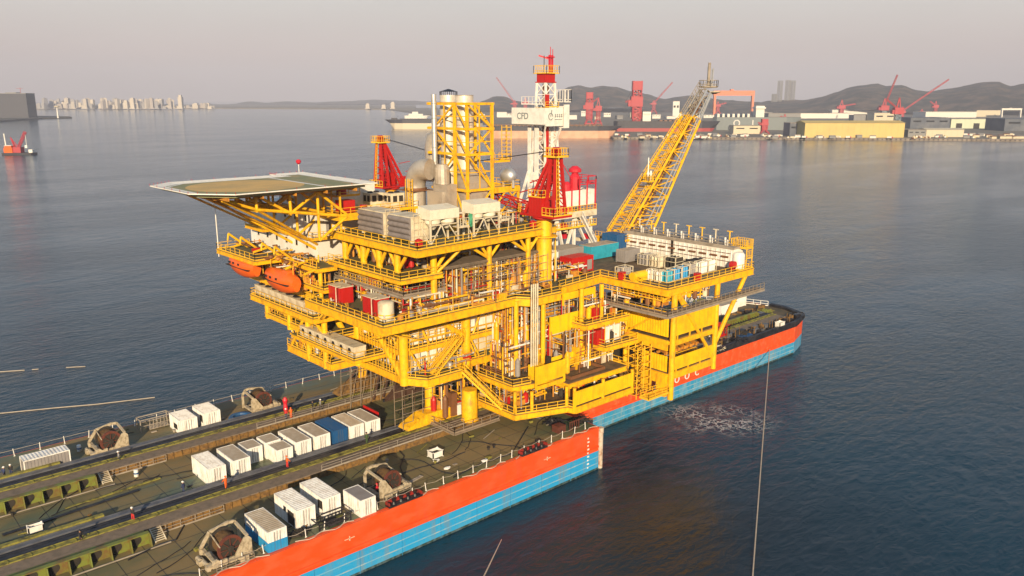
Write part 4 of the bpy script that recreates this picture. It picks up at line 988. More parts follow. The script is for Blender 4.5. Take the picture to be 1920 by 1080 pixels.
# muster decks beside the accommodation
deck([(56,124),(56,139),(64,139),(64,112),(60.5,112),(60.5,124)],32.4,.6,rails=[[(60.5,112),(60.5,124),(56,124),(56,139),(62,139)]],name='muster_deck')
deck([(61.5,132),(61.5,139),(64,139),(64,132)],36.2,.5,rails=[[(64,132),(61.5,132),(61.5,139)]],name='muster_deck')
deck([(60.4,110),(60.4,118.5),(64,118.5),(64,110)],29.4,.5,rails=[[(64,110),(60.4,110),(60.4,118.5)]],name='muster_deck')
for y in (112.5,118.5,124.5,131): brace((61.2,y,32.3),(58.5,y,31.6),.22); column(61.3,y,27.5,32.2,.35)
for y in (119.5,124,132,137): brace((57.4,y,35.2),(60.8,y,32.4),.2); brace((57.4,y,35.2),(57.2,y,34),.15)
b=MB(); b.tube((56.2,138.9,31),(56.2,138.9,41),.09,6); tag(b.build('whip_antenna',WHT),'tall thin white whip antenna at the left tip of the platform','antenna')
def lifeboat(x,y,z,label):
    t=thing('lifeboat',label,'lifeboat',(x,y,z),group='orange lifeboats hanging at the left side')
    b=MB(); n=14; secs=12; L_=9.6
    rows=[]
    for i in range(secs+1):
        u=i/secs; yy=(u-.5)*L_; wv=1.55*math.sin(math.pi*min(1,max(0,.06+u*.88)))**.42; hv=1.85*math.sin(math.pi*(.1+u*.8))**.35; kz=-.15*math.cos(2*math.pi*u)
        rows.append([(wv*math.cos(2*math.pi*k/n)*(1 if math.sin(2*math.pi*k/n)>-.2 else .85),yy,hv*math.sin(2*math.pi*k/n)-kz*.6) for k in range(n)])
    base=0; b.v=[p for r in rows for p in r]
    for i in range(secs):
        for k in range(n): b.f.append((i*n+k,i*n+(k+1)%n,(i+1)*n+(k+1)%n,(i+1)*n+k)); b.m.append(0)
    b.f.append(tuple(range(n))); b.m.append(0); b.f.append(tuple(secs*n+k for k in reversed(range(n)))); b.m.append(0)
    b.build('hull',LBO,t,True)
    b=MB(); b.box(-1.62,1.62,-4.2,4.2,-.12,.0); b.build('fender_rail',DRK,t)
    b=MB(); b.hexa([(-.7,-3.2,1.1),(.7,-3.2,1.1),(.7,-1.2,1.1),(-.7,-1.2,1.1),(-.55,-2.9,1.95),(.55,-2.9,1.95),(.55,-1.5,1.95),(-.55,-1.5,1.95)]); b.build('conning_tower',LBO,t)
    for q in (-1,1,2.6):
        b=MB(); b.box(-1.56,-1.40,q,q+.5,.35,.7); b.build('porthole',GLS,t)
    for q in (-3.8,3.8):
        b=MB(); b.tube((0,q,1.0),(0,q,2.9),.06,6); b.tube((0,q,2.9),(2.6,q,3.4),.2,8); b.build('davit',YEL,t)
lifeboat(58.3,133.3,29.9,'orange lifeboat farther from the camera, at the left tip of the platform')
lifeboat(58.4,119.6,29.6,'orange lifeboat nearer the camera, above the row of beige units')
# beige chiller rows
def chiller_row(x,y0,n,z,rr,label,holes):
    for i in range(n):
        t=thing('chiller_unit',label[0] if i==0 else (label[2] if i==n-1 else label[1]),'chiller',(x,y0-i*rr,z),group='beige chiller units, '+('upper' if not holes else 'lower')+' row')
        b=MB(); b.box(0,2.2,0,rr-.12,0,1.55); b.box(-.04,2.24,-.03,rr-.09,1.55,1.68); b.build('casing',CRM,t)
        b=MB()
        if holes: b.lathe([(.42,-.05),(.42,.02)],(0,rr*.5,.95),'x',14)
        else: b.lathe([(.75,1.68),(.8,1.82),(.7,1.9)],(1.1,rr*.5,0),'z',14)
        b.build('fan',BLK,t)
chiller_row(61.0,133.5,8,24.15,2.55,('beige fan box at the far left end of the upper chiller row','beige fan box inside the upper chiller row','beige fan box at the right end of the upper chiller row'),False)
chiller_row(62.0,119.4,7,19.3,2.45,('beige box with round hole at the far left end of the lower row','beige box with round hole inside the lower row','beige box with round hole at the right end of the lower row'),True)
deck([(61.6,104.0),(67.5,104.0),(67.5,124),(61.6,124)],19.2,.5,joist=False,rails=[[(67,104.0),(61.6,104.0),(61.6,122)]],name='chiller_deck')
# red cabinets on the main deck
for i,(y,lab) in enumerate(((106.4,'tall red cabinet on the main deck edge, the left of two'),(96.6,'tall red cabinet on the main deck edge, the right of two'))):
    t=thing('fire_cabinet',lab,'cabinet',(61.2,y,27.6)); b=MB(); b.box(0,2.2,0,3.6,0,2.5); b.build('body',RED,t)
    b=MB(); b.box(-.05,0,.3,1.7,.15,2.3); b.box(-.05,0,1.85,3.3,.15,2.3); b.box(.3,1.9,-.05,0,.2,2.3); b.build('door',RED,t)
    b=MB(); b.box(-.1,2.3,-.1,3.7,2.5,2.6); b.tube((-.9,-.2,0),(-.9,-.2,2.8),.07); b.tube((-.9,-.2,2.8),(0,-.2,2.9),.07); b.build('lamp_post',CRM,t)
t=thing('storage_tank','round beige tank on the main deck by the red cabinets','tank',(61.4,94.4,27.6)); b=MB(); b.box(-1,1,-1,1,0,.15); b.lathe([(.2,0.1),(1.15,.15),(1.15,2.5),(.9,2.7),(.2,2.75)],(0,0,0),'z',20); b.build('shell',CRM,t,True); b=MB(); b.lathe([(1.18,.8),(1.18,.95)],(0,0,0),'z',20); b.build('hoop',YEL,t)
for i,p in enumerate(((70.8,94.0,27.6,'red round pump casing at the near corner column of the main deck'),(81,93.3,27.6,'red hose box on the main deck railing under the scaffolding'),(65.6,92.0,37.7,'red box on the upper deck at its near corner'),(89.6,94.2,37.7,'red box on the upper deck beside the crane pedestal'))):
    b=MB(); b.lathe([(.2,0),(.55,.2),(.55,1.1),(.2,1.3)],p[:3],'z',12); b.box(p[0]-.3,p[0]+.3,p[1]-.55,p[1]-.3,p[2]+.2,p[2]+1.2); tag(b.build('hose_box',RED),p[3],'hose box')

# ================================================================ EXHAUST TOWER AND STACKS
tw=thing('exhaust_tower','tall open yellow steel tower framing the exhaust stacks','tower',(87,108,37.7))
LV=(43.3,49.1,53.2,57.2); X0,X1,Y0,Y1=84.2,89.5,104.0,112.9
def T(mb,name,m=YEL,smooth=False,parent=None): return Q(mb,tw,name,m,smooth,parent)
for (x,y) in ((X0,Y0),(X1,Y0),(X0,107.2),(X0,Y1),(X1,Y1),(X1,108.4)):
    b=MB(); b.beam((x,y,37.7),(x,y,LV[-1]+.1),.42); T(b,'post')
for i,z in enumerate(LV):
    b=MB(); e_=1.3 if i!=0 else .4
    b.beam((X0,Y0-.6,z),(X0,Y1+e_,z),.34,.42); b.beam((X0-.6,Y0,z),(X1+.4,Y0,z),.34,.40); b.beam((X1,Y0,z),(X1,Y1,z),.3,.38); b.beam((X0-.6,Y1+e_-.4,z),(X1,Y1+e_-.4,z),.3,.38)
    T(b,'ring_beam')
zz=(37.9,)+LV
for i in range(1,5):
    a,c=zz[i-1],zz[i]
    if i>1:
        for p,q in (((X0,Y0,a),(X0,107.2,c)),((X0,107.2,a),(X0,Y1,c)) if i%2 else ((X0,107.2,c),(X0,Y1,a)),((X1,Y0,a),(X0,Y0,c)) if i%2==0 else ((X0,Y0,a),(X1,Y0,c)),((X1,Y0,a),(X1,108.4,c)),((X1,108.4,c),(X1,Y1,a))):
            b=MB(); b.beam(p,q,.24); T(b,'diagonal')
    else:
        for p,q in (((X0,107.2,c),(X0,Y0+.3,a)),((X0,107.2,c),(X0,111,a)),((X0+.3,Y0,a),(X1,Y0,c))): b=MB(); b.beam(p,q,.22); T(b,'diagonal')
for i in range(2,5):
    a,c=zz[i-1],zz[i]
    for p_,q_ in (((X0,Y1,a),(X1,Y1,c)),((X1,Y1,a),(X1,108.4,c)),((86.8,Y0,a),(86.8,Y0,c)),((X0,110,a),(X0,110,c)),((86.8,Y1,a),(86.8,Y1,c))): b=MB(); b.beam(p_,q_,.16); T(b,'diagonal')
for z in (46.2,51.1,55.2):
    b=MB(); b.beam((X0,Y0,z),(X0,Y1,z),.14); b.beam((X0,Y0,z),(X1,Y0,z),.14); b.beam((X1,Y0,z),(X1,Y1,z),.14); T(b,'ring_rail')
for z in LV[1:]:
    b=MB(); b.rail([(X0-.7,Y0-.7,z+.2),(X1+.4,Y0-.7,z+.2)],h=1.0,step=1.2,r=.06); b.rail([(X0-.7,Y0-.7,z+.2),(X0-.7,Y1+1,z+.2)],h=1.0,step=1.2,r=.06); b.box(X0-.75,X0+.1,Y0-.75,Y1+1,z+.12,z+.2); b.box(X0+.1,X1+.4,Y0-.75,Y0+.1,z+.12,z+.2); T(b,'ring_railing',YELRAIL) if z>LV[0]+99 else None
b=MB(); b.box(89.8,95.6,103.8,112,43.0,43.25); b.rail([(89.8,103.8,43.25),(95.6,103.8,43.25),(95.6,112,43.25)]); b.box(89.8,95.6,103.7,103.85,42.5,43.2)
for x in (95.4,): b.beam((x,104,37.7),(x,104,43),.34)
b.beam((90,104,37.7),(95.4,104,43),.2); b.beam((92.8,104,43),(90,104,40),.2); b.beam((95.4,104,40.4),(92.8,104,43),.2)
b.box(89.8,93.2,103.6,106.5,47.6,47.75); b.rail([(89.8,103.6,47.75),(93.2,103.6,47.75),(93.2,106.5,47.75)],h=1.2); T(b,'service_platform')
y2=FX(843,300,87).y; y3=FX(872,300,87).y
STKL=mat('pale_stack_cladding',(0.76,0.70,0.62),0.45,0.3,col2=(0.55,0.47,0.40),scale=0.6,amt=0.5)
def stack(x,y,r,z0,z1,label,cap=0,prof=None):
    t=thing('exhaust_stack',label,'exhaust stack',(x,y,z0))
    b=MB(); h_=z1-z0; b.lathe([(r,0),(r,h_),(r*.9,h_),(r*.9,h_-.4)],(0,0,0),'z',24); b.build('pipe',STKL if r>1 else SIL,t,True)
    b=MB()
    k=int(h_/2.4)
    for i in range(1,k+1): b.lathe([(r+.03,i*2.4),(r+.06,i*2.4+.05),(r+.03,i*2.4+.1)],(0,0,0),'z',24)
    b.build('flange_ring',STK if r>1 else SIL,t,True)
    if cap:
        b=MB(); b.lathe([(r*1.05,h_+.55),(.1,h_+1.0)],(0,0,0),'z',20)
        for a in range(12): b.beam((r*.98*math.cos(a*math.pi/6),r*.98*math.sin(a*math.pi/6),h_-.05),(r*.98*math.cos(a*math.pi/6),r*.98*math.sin(a*math.pi/6),h_+.6),.08)
        b.build('rain_cap',BLK,t)
    return t
stack(83.3,FX(815.5,300,83.3).y,.45,38,58.7,'slim shiny metal pipe up the left corner of the yellow tower')
stack(87,y2,1.5,43,58.6,'big round exhaust stack with black rain cap',1)
stack(87,y3,1.5,46.5,58.6,'big round exhaust stack without cap, right of the capped one')
b=MB(); b.box(85.0,89.0,104.6,108.6,38,44.6); b.hexa([(85,104.6,44.6),(89,104.6,44.6),(89,108.6,44.6),(85,108.6,44.6),(85.9,y3-1,46.6),(88.1,y3-1,46.6),(88.1,y3+1,46.6),(85.9,y3+1,46.6)])
for z in (40,42.2,44.4): b.box(84.96,89.04,104.56,108.64,z,z+.12)
tag(b.build('waste_heat_boiler',STK),'boxy beige casing at the foot of the right hand stack inside the tower','boiler')
def sweep(pts,r,n=18):
    b=MB(); P=[Vector(p) for p in pts]; prev=None
    ref=Vector((1,0,0.02)).normalized()
    for i,p in enumerate(P):
        d=(P[min(i+1,len(P)-1)]-P[max(i-1,0)]).normalized(); x=(ref-d*ref.dot(d)).normalized(); y=d.cross(x); rr=r[i] if isinstance(r,(list,tuple)) else r
        b.v+=[tuple(p+x*rr*math.cos(2*math.pi*k/n)+y*rr*math.sin(2*math.pi*k/n)) for k in range(n)]
    for i in range(len(P)-1):
        for k in range(n): b.f.append((i*n+k,i*n+(k+1)%n,(i+1)*n+(k+1)%n,(i+1)*n+k)); b.m.append(0)
    b.f.append(tuple(range(n))); b.m.append(0); b.f.append(tuple((len(P)-1)*n+k for k in reversed(range(n)))); b.m.append(0)
    return b
arc=[(80.6,113.6,38)]+[(80.6,113.6,41)]+[(80.6,110.6+3.0*math.cos(a),43.6+3.0*math.sin(a)) for a in [math.pi/2*k/8 for k in range(9)]]+[(80.9,109.7,46.6)]
t=thing('exhaust_duct','large grey duct bending over left of the yellow tower','duct',(80.6,113.6,38)); Q(sweep(arc,1.75),t,'bend',STK,True); b=MB(); b.lathe([(1.95,43.0),(1.95,43.4)],(80.6,113.6,0),'z',20); b.box(78.5,82.7,111.5,115.7,42.9,43.05); Q(b,t,'collar',PIPEB)
b=MB(); 
for i in range(12): b.beam((78.7,111.8,38+i*.6),(78.7,113.0,38+i*.6),.07)
for y in (111.8,113): b.beam((78.7,y,38),(78.7,y,45),.12); b.beam((78.2,y,38),(78.2,y,45),.09)
Q(b,t,'caged_ladder',YELRAIL)
b=MB(); b.box(81.5,84,107.5,111.5,38,43.0); b.box(82.0,84.0,106.6,110.4,38,44.2); b.lathe([(1.3,44.2),(1.3,46.6),(.9,47.4)],(83.0,109.2,0),'z',16); Q(b,t,'side_casing',STK)
arc=[(87,y2,56)]+[(87-.0,y2+2.4-2.4*math.cos(a),53.2-2.4*math.sin(a)+0) for a in [math.pi*.5*k/6 for k in range(7)]]
t=thing('exhaust_duct','round metal elbow joining the capped stack behind the tower','duct',(86,y2,51)); Q(sweep([(86.8,y2,53.6),(86.6,y2+.5,52.2),(86.2,y2+1.6,51.6),(85.8,y2+2.6,51.2),(85.6,y2+3.0,49.6),(85.6,y2+3.0,47),(85.6,y2+3.0,44)],[1.3,1.45,1.5,1.5,1.35,1.2,1.2]),t,'bend',STK,True)
b=MB(); b.ball((93.6,104.6,45.2),1.15,1.7,1.35,18,12); b.tube((93.6,103.3,43.2),(93.6,103.3,44.5),.25); b.tube((93.6,105.8,43.2),(93.6,105.8,44.5),.25); tag(b.build('pressure_vessel',SIL,smooth=True),'shiny rounded drum on the platform right of the yellow tower','vessel')
# cream hoppers
HOPM=mat('hopper_cream',(0.80,0.74,0.60),0.55,col2=(0.62,0.54,0.40),scale=.8,amt=.5)
def hopper(px0,px1,y0,label):
    x0=FY(px0,405,y0).x; x1=FY(px1,405,y0).x; w_=x1-x0
    t=thing('hopper',label,'hopper',(x0,y0,37.7),group='cream twin hoppers on the upper deck')
    b=MB(); b.hexa([(0,0,3.5),(w_,0,3.5),(w_,2.8,3.5),(0,2.8,3.5),(0,0,4.9),(w_,0,4.9),(w_,2.8,5.3),(0,2.8,5.3)]); b.build('bin',HOPM,t)
    for k in (.27,.74):
        b=MB(); b.lathe([(.25,1.9),(w_*.22,2.9),(w_*.22,3.6)],(w_*k,1.3,0),'z',14); b.build('outlet_cone',HOPM,t,True)
    for x in (.15,w_-.15):
        for y in (.15,2.6): b=MB(); b.beam((x,y,0),(x,y,3.6),.24); b.build('leg',CRM,t)
    b=MB()
    for p,q in (((.15,0,0),(w_*.38,0,2.7)),((w_*.38,0,2.7),(w_*.52,0,.9)),((w_*.62,0,2.7),(w_-.15,0,.2)),((.1,0,2.7),(w_-.1,0,2.7)),((0,.2,0),(0,2.6,2.8)),((.15,0,1.2),(w_*.25,0,1.2)),((w_-.1,0,1.4),(w_*.8,0,1.4))): b.beam(p,q,.14)
    b.build('brace',CRM,t)
    b=MB(); b.rail([(w_+.2,0,2.0),(w_+1.8,0,2.0)],h=1.3,r=.07,step=.6); b.box(w_+.1,w_+1.9,0,2,1.85,2.0); b.beam((w_+1.8,.1,0),(w_+1.8,.1,2),.12); b.build('side_gangway',CRM,t)
hopper(806,861,92.8,'cream twin hopper left of the green tarpaulin'); hopper(888,938,93.8,'cream twin hopper right of the green tarpaulin')
p=FY(883,412,94.6); b=MB(); b.ball(p,.55,.4,1.1,9,6); rnd=random.Random(4); b.v=[(v[0]+rnd.uniform(-.12,.12),v[1]+rnd.uniform(-.1,.1),v[2]+rnd.uniform(-.1,.1)) for v in b.v]; tag(b.build('tarpaulin',mat('green_tarpaulin',(0.05,0.30,0.17),0.6)),'crumpled green tarpaulin hanging between the cream hoppers','tarpaulin')
# grey intake silencers
GREYR=mat('ribbed_grey_brown',(0.24,0.21,0.21),0.6,col2=(0.15,0.13,0.13),scale=.8,amt=.5)
def silencer(y0,y1,label):
    t=thing('intake_silencer',label,'silencer',(66.4,y0,37.7),group='grey ribbed intake silencers')
    w_=y1-y0; b=MB(); b.box(.3,3.4,0,w_,0.4,3.7); b.box(.2,3.5,-.1,w_+.1,3.7,3.85); 
    for y in (.3,w_-.5): b.box(.4,3.3,y,y+.2,0,.4)
    b.build('casing',CRM,t)
    b=MB()
    for i in range(4):
        z=.82+i*.82; n=8; 
        b.lathe([(.42,.05),(.42,w_-.05)],(.28,0,z),'y',14)
    b.build('ribbed_side',GREYR,t,True)
    b=MB()
    for k in range(4): b.beam((.6+k*.8,-.2,.2),(.6+k*.8,-.2,4.2),.08)
    for z in (1,2,3,4.2): b.beam((.5,-.2,z),(3.2,-.2,z),.07)
    b.build('side_frame',CRM,t)
silencer(102.4,109.0,'grey ribbed silencer block on the upper deck, the left of two'); silencer(95.3,100.8,'grey ribbed silencer block on the upper deck, the right of two')

# ================================================================ RED PEDESTAL CRANES
def crane(x,y,z0,zs,rz,label,boomlen,boomel,sc=1.0):
    t=thing('pedestal_crane',label,'crane',(x,y,z0),rz)
    h_=zs-z0
    b=MB(); b.lathe([(1.45,0),(1.3,.5),(1.3,h_)],(0,0,0),'z',28); b.build('pedestal',YEL,t,True)
    b=MB(); b.lathe([(1.3,h_-3.0),(2.2,h_-2.8),(2.2,h_-2.65),(1.3,h_-2.6)],(0,0,0),'z',28); b.rail([(2.1*math.cos(a),2.1*math.sin(a),h_-2.65) for a in [math.pi*2*k/10 for k in range(10)]],closed=True,step=1.4) if False else None; b.build('ring_platform',YEL,t,True)
    b=MB(); b.lathe([(1.6,h_),(2.0,h_+.25),(2.0,h_+.6)],(0,0,0),'z',24); b.box(-4.2,3.6,-2.1,2.1,h_+.6,h_+.95); b.box(3.6,5.0,-1.4,1.4,h_+.7,h_+.9); b.build('slew_base',RED,t)
    b=MB(); b.box(-1.4,1.6,.2,2.05,h_+.95,h_+3.6); b.box(-1.5,1.7,.1,2.15,h_+3.6,h_+3.7); 
    for i in range(5): b.box(-1.2+i*.6,-1.15+i*.6,2.05,2.09,h_+1,h_+3.5)
    cabm=b.build('machinery_house',RED,t)
    b=MB(); b.box(1.6,1.66,.5,1.7,h_+2.1,h_+3.3); b.build('window',GLS,cabm) if False else b.build('window',GLS,t)
    b=MB(); b.hexa([(2.0,-2.0,h_+.95),(3.4,-2.0,h_+.95),(3.4,-.8,h_+.95),(2.0,-.8,h_+.95),(2.0,-2.0,h_+2.8),(3.7,-2.0,h_+2.8),(3.7,-.8,h_+2.8),(2.0,-.8,h_+2.8)]); b.build('operator_cab',RED,t)
    top=h_+10.2
    for (a,c) in (((-3.4,-1.4),(-3.0,-.6)),((-1.7,-1.4),(-2.0,-.6)),((-3.4,1.4),(-3.0,.6)),((-1.7,1.4),(-2.0,.6)),((3.0,-1.5),(-1.9,-.6)),((3.0,1.5),(-1.9,.6)),((1.5,-1.4),(-2.3,-.5)),((1.5,1.4),(-2.3,.5))):
        b=MB(); b.beam((a[0],a[1],h_+.95),(c[0],c[1],top),.42,.40); b.build('gantry_leg',RED,t)
    b=MB()
    for k in range(1,7):
        u=k/7.; z=h_+.95+(top-h_-.95)*u; y_=1.4-.8*u
        b.beam((-3.4+.4*u,-y_,z),(-1.7-.3*u,-y_,z),.16); b.beam((-3.4+.4*u,y_,z),(-1.7-.3*u,y_,z),.16); b.beam((3.0-4.9*u,-y_,z),(3.0-4.9*u,y_,z),.18); b.beam((-3.4+.4*u,-y_,z),(-3.4+.4*u,y_,z),.14)
        u2=(k+1)/7.; b.beam((-3.4+.4*u,-y_,z),(-1.7-.3*u2,-1.4+.8*u2,z+(top-h_-.95)/7),.12); b.beam((3.0-4.9*u,-y_,z),(3.0-4.9*u2,1.4-.8*u2,z+(top-h_-.95)/7),.12)
    b.beam((3.0,-1.5,h_+3.8),(5.5,-1.5,h_+4.0),.12); b.beam((1.2,-1.4,h_+5.6),(4.5,-1.4,h_+5.9),.12)
    b.build('cross_brace',RED,t)
    b=MB(); b.box(-3.9,-1.1,-1.4,1.4,top-.1,top+.05); b.rail([(-3.9,-1.4,top),(-1.1,-1.4,top),(-1.1,1.4,top),(-3.9,1.4,top)],closed=True,step=.55,h=1.35); b.build('top_platform',YELRAIL,t)
    b=MB(); b.box(-3.0,-2.0,-.6,.6,top,top+1.0); b.lathe([(.6,-.5),(.6,.5)],(-2.5,0,top+.9),'y',14); b.build('sheave_block',RED,t)
    b=MB(); b.rail([(1.6,2.1,h_+3.7),(-1.4,2.1,h_+3.7),(-1.4,.2,h_+3.7)],step=.8,h=1.2); b.rail([(-1.6,2.1,h_+.95),(-4.2,2.1,h_+.95),(-4.2,-2.1,h_+.95)],step=.9,h=1.3); b.rail([(3.6,2.0,h_+.9),(5.0,1.4,h_+.9),(5.0,-1.4,h_+.9)],step=.9,h=1.3)
    for yy in (.3,.9): b.beam((-3.75,yy,h_+1),(-3.2,yy*.6,top),.09)
    for k in range(14): u=k/14.; b.beam((-3.75+.55*u,.3-.12*u,h_+1+(top-h_-1)*u),(-3.75+.55*u,.9-.36*u,h_+1+(top-h_-1)*u),.07)
    b.build('railing',YELRAIL,t)
    # boom lies low, away from the house
    ce,se=math.cos(boomel),math.sin(boomel); bx,bz=3.2,h_+1.6
    p=Vector((bx,0,bz)); q=p+Vector((ce,0,se))*boomlen
    b=MB(); b.truss(p,q,Vector((0,1.5,0)),Vector((-se,0,ce))*1.2,.11,int(boomlen/2)); b.build('boom',RED,t)
    for dy in (-.45,.45):
        b=MB(); b.tube((-2.4,dy,top+1.0),(q.x,dy,q.z+.6),.05,5); b.build('pendant_rope',BLK,t)
    return t
crane(92.3,94.3,28.0,38.9,R(90),'red crane on thick yellow pedestal at the near deck edge',31,R(7))
crane(83.8,125.8,37.7,42.6,R(8),'smaller looking red crane behind the helideck, left of the grey duct',24,R(4)).scale=(.84,.84,.84)

# ================================================================ DRILLING RIG
rig=thing('drilling_rig','white drilling derrick with red crown and white wind walls','derrick',(113,117,27.7))
def K(mb,name,m,smooth=False): return Q(mb,rig,name,m,smooth)
for (sx,sy) in ((-1,-1),(1,-1),(1,1),(-1,1)):
    b=MB(); b.beam((113+sx*2.15,117+sy*2.15,36.5),(113+sx*1.2,117+sy*1.2,60.2),.36); K(b,'mast_leg',WHT)
b=MB(); LZ=[36.5,39.2,41.9,44.6,47.3,50,52.7,55.4,58.0,60.2]
def hw(z): return 2.15-(z-36.5)/23.7*0.95
for i in range(len(LZ)-1):
    a,c=LZ[i],LZ[i+1]
    for (s1,s2) in (((-1,-1),(1,-1)),((1,-1),(1,1)),((1,1),(-1,1)),((-1,1),(-1,-1))):
        b.beam((113+s1[0]*hw(c),117+s1[1]*hw(c),c),(113+s2[0]*hw(c),117+s2[1]*hw(c),c),.2)
        b.beam((113+s1[0]*hw(a),117+s1[1]*hw(a),a),(113+s2[0]*hw(c),117+s2[1]*hw(c),c),.15); b.beam((113+s2[0]*hw(a),117+s2[1]*hw(a),a),(113+s1[0]*hw(c),117+s1[1]*hw(c),c),.15)
K(b,'mast_lacing',WHT); b=MB(); b.box(111.1,111.25,115.4,116.5,38,52.8); b.box(111.1,111.25,117.5,118.4,38,52.8); b.box(114.2,114.9,115.0,115.15,38,52.6); K(b,'mast_panel',WHT)
b=MB(); b.box(112.6,113.4,116.5,117.5,40,60); 
b2=MB(); b2.box(111.4,112.0,115,115.6,37,58); K(b2,'guide_rail',RED)
K(b,'travelling_gear',PIPEB)
b=MB(); b.box(109.6,110.0,112.2,121.4,53.2,56.3); b.box(110.0,114.6,112.2,112.4,52.9,56.3); b.box(110.0,110.6,112.4,121.4,53.0,53.2); b.box(114.3,115.7,111.6,111.8,52.5,56.9); b.box(114.3,115.7,111.8,113,52.5,52.7); b.box(115.5,115.7,111.8,120.6,52.8,56.6); K(b,'wind_wall',LW)
b=MB(); b.beam((110.3,112.6,52.9),(112,115.2,49.6),.3); b.beam((114.4,112.6,52.4),(115,115,49),.3); K(b,'bracket',WHT)
GM=mat('dark_grey_lettering',(0.22,0.25,0.27),0.6)
o=text_obj('CFD',1.7,(109.55,118.2,54.7),(R(90),0,R(-90)),GM,'lettering',rig,0.02)
b=MB(); 
for k in range(20):
    a=2*math.pi*k/22; c=2*math.pi*(k+1)/22; b.beam((111.2+.55*math.cos(a),112.14,54.7+.62*math.sin(a)),(111.2+.55*math.cos(c),112.14,54.7+.62*math.sin(c)),.16,.1)
b.tube((111.2,112.14,54.7),(111.5,112.14,55.9),.1,5)
for k in range(4):
    x=112.3+k*.55; b.box(x,x+.4,112.12,112.18,54.95,55.05); b.box(x,x+.4,112.12,112.18,54.62,54.72); b.box(x+.15,x+.24,112.12,112.18,54.5,55.2)
b.box(112.3,114.3,112.12,112.18,54.1,54.2); K(b,'emblem',GM)
b=MB(); b.box(109,117,113,121,58.0,58.15); b.rail([(109,113,56.9),(110.6,113,56.9)],h=1.5); b.rail([(115.6,113,56.9),(117.2,113,56.9),(117.2,116,56.9)],h=3.0,step=.9); b.rail([(109.6,114,56.8),(109.6,120,56.8)],h=1.6); K(b,'monkey_board',WHT) if False else None
b=MB(); b.rail([(114.6,113.4,57.0),(116.4,113.4,57.0),(116.4,118,57.0)],h=2.4,step=.8,r=.1); b.rail([(109.4,120,56.6),(109.4,114,56.6)],h=1.5,step=1.0); K(b,'working_cage',WHT)
b=MB(); b.box(110.0,112.0,113.4,115,56.2,56.35); b.rail([(110.8,113.2,56.4),(114.4,113.2,56.4)],h=1); K(b,'cage',YELRAIL)
b=MB(); b.box(111.8,114.2,115.7,118.3,60.2,61.9); b.box(111.6,114.4,115.5,118.5,60.2,60.4); K(b,'crown_block',RED)
b=MB(); b.rail([(111.4,115.2,61.9),(114.9,115.2,61.9),(114.9,118.8,61.9),(111.4,118.8,61.9)],h=1.5,step=.6,closed=True); K(b,'crown_railing',YELRAIL)
b=MB(); b.beam((113.4,116.4,61.9),(113.4,116.4,65.4),.35); b.beam((114.1,116.4,61.9),(114.1,116.4,65.4),.3); b.beam((113.6,116.4,64.6),(112.2,118.2,65.3),.3); b.box(113.0,114.4,116,117,64.9,65.1); K(b,'crown_hoist',REDC)
for x,z in ((113.6,66.9),(114.2,66.5),(111.9,65.2)):
    b=MB(); b.tube((x,116.4,62),(x,116.4,z),.08,6); K(b,'antenna',REDC if x>112 else BLK)
b=MB(); b.beam((109.8,118.5,34),(110.6,116,44),.45); b.beam((110,121,34),(111,118,44),.4); K(b,'raker',WHT)
b=MB(); b.box(103.5,107,115.2,118.6,44.5,52.5) if False else None
b=MB()
for i in range(9): b.box(106.2,107.3,119,120.5,46.6+i*.75,46.7+i*.75)
for x in (106.2,107.3):
    for y in (119,120.5): b.beam((x,y,46.4),(x,y,53),.1)
K(b,'ladder_cage',YELRAIL)
for ch in kids(rig):
    if ch.name.split('.')[0] in ('mast_leg','mast_lacing','guide_rail','travelling_gear','crown_block','crown_railing','crown_hoist','antenna','working_cage'): ch.location=(1.2,-.4,.8 if ch.name[:5]!='worki' else .3)
# sub-structure with machinery skid, white walls and red posts
b=MB(); b.box(113.6,123.8,112.0,112.3,37.0,40.2); b.box(123.6,123.8,112.3,121,37,40.2); b.box(113.6,123.8,112.3,121,36.8,37.0)
for i in range(1,4): b.box(113.6+i*2.6,113.7+i*2.6,111.95,112.0,37,40.2)
K(b,'screen_wall',WHT)
b=MB(); b.box(108,124,111.6,121.5,35.2,35.9); b.box(108,124,111.4,111.6,34.9,36.1); K(b,'rig_floor',CRM)
b=MB()
for x in (117.0,119.2,121.4,123.9): b.beam((x,111.8,35.9),(x,111.8,42.2 if x>118 else 40.6),.2)
b.rail([(119,111.8,41.2),(124,111.8,41.2),(124,118,41.2)],h=1.6,r=.14,step=2.4); b.beam((117,111.8,42.3),(113.8,112,46.5),.12); b.box(108.5,117,111.5,111.8,36.2,37.0); K(b,'red_frame',REDC)
b=MB(); b.lathe([(1.1,37),(1.1,42.6),(.6,43.4),(1.3,43.6),(1.3,44.2),(.5,44.8)],(120.6,114.5,0),'z',16); b.lathe([(.9,37),(.9,41.2),(.4,41.8)],(118.2,114.5,0),'z',14); K(b,'red_winch_head',REDC)
for x in (109,113.5,118.5,123.4):
    for y in (112.5,120.5): b=MB(); b.beam((x,y,27.7),(x,y,35.2),.5); K(b,'rig_leg',WHT)
b=MB()
for p,q in (((109,112.4,34.8),(111.5,112.4,28)),((113.5,112.4,34.8),(111.5,112.4,28)),((113.5,112.4,34.8),(115.5,112.4,28)),((118.5,112.4,34.8),(115.9,112.4,28)),((118.5,112.4,34.8),(121.5,112.4,30))): b.beam(p,q,.6,.3)
b.stair((119,111.2,35.2),(123.4,111.2,29.0),1.0); K(b,'raker',WHT)
b=MB(); b.rail([(108.2,111.5,36),(123.9,111.5,36)],h=1.2,step=.9); b.rail([(108,111.5,33.0),(124,111.5,33.0)],h=1.2,step=.8); b.box(108,124,111.4,112.6,32.8,33); K(b,'rig_railing',YELRAIL)
pw=MB(); rnd=random.Random(50)
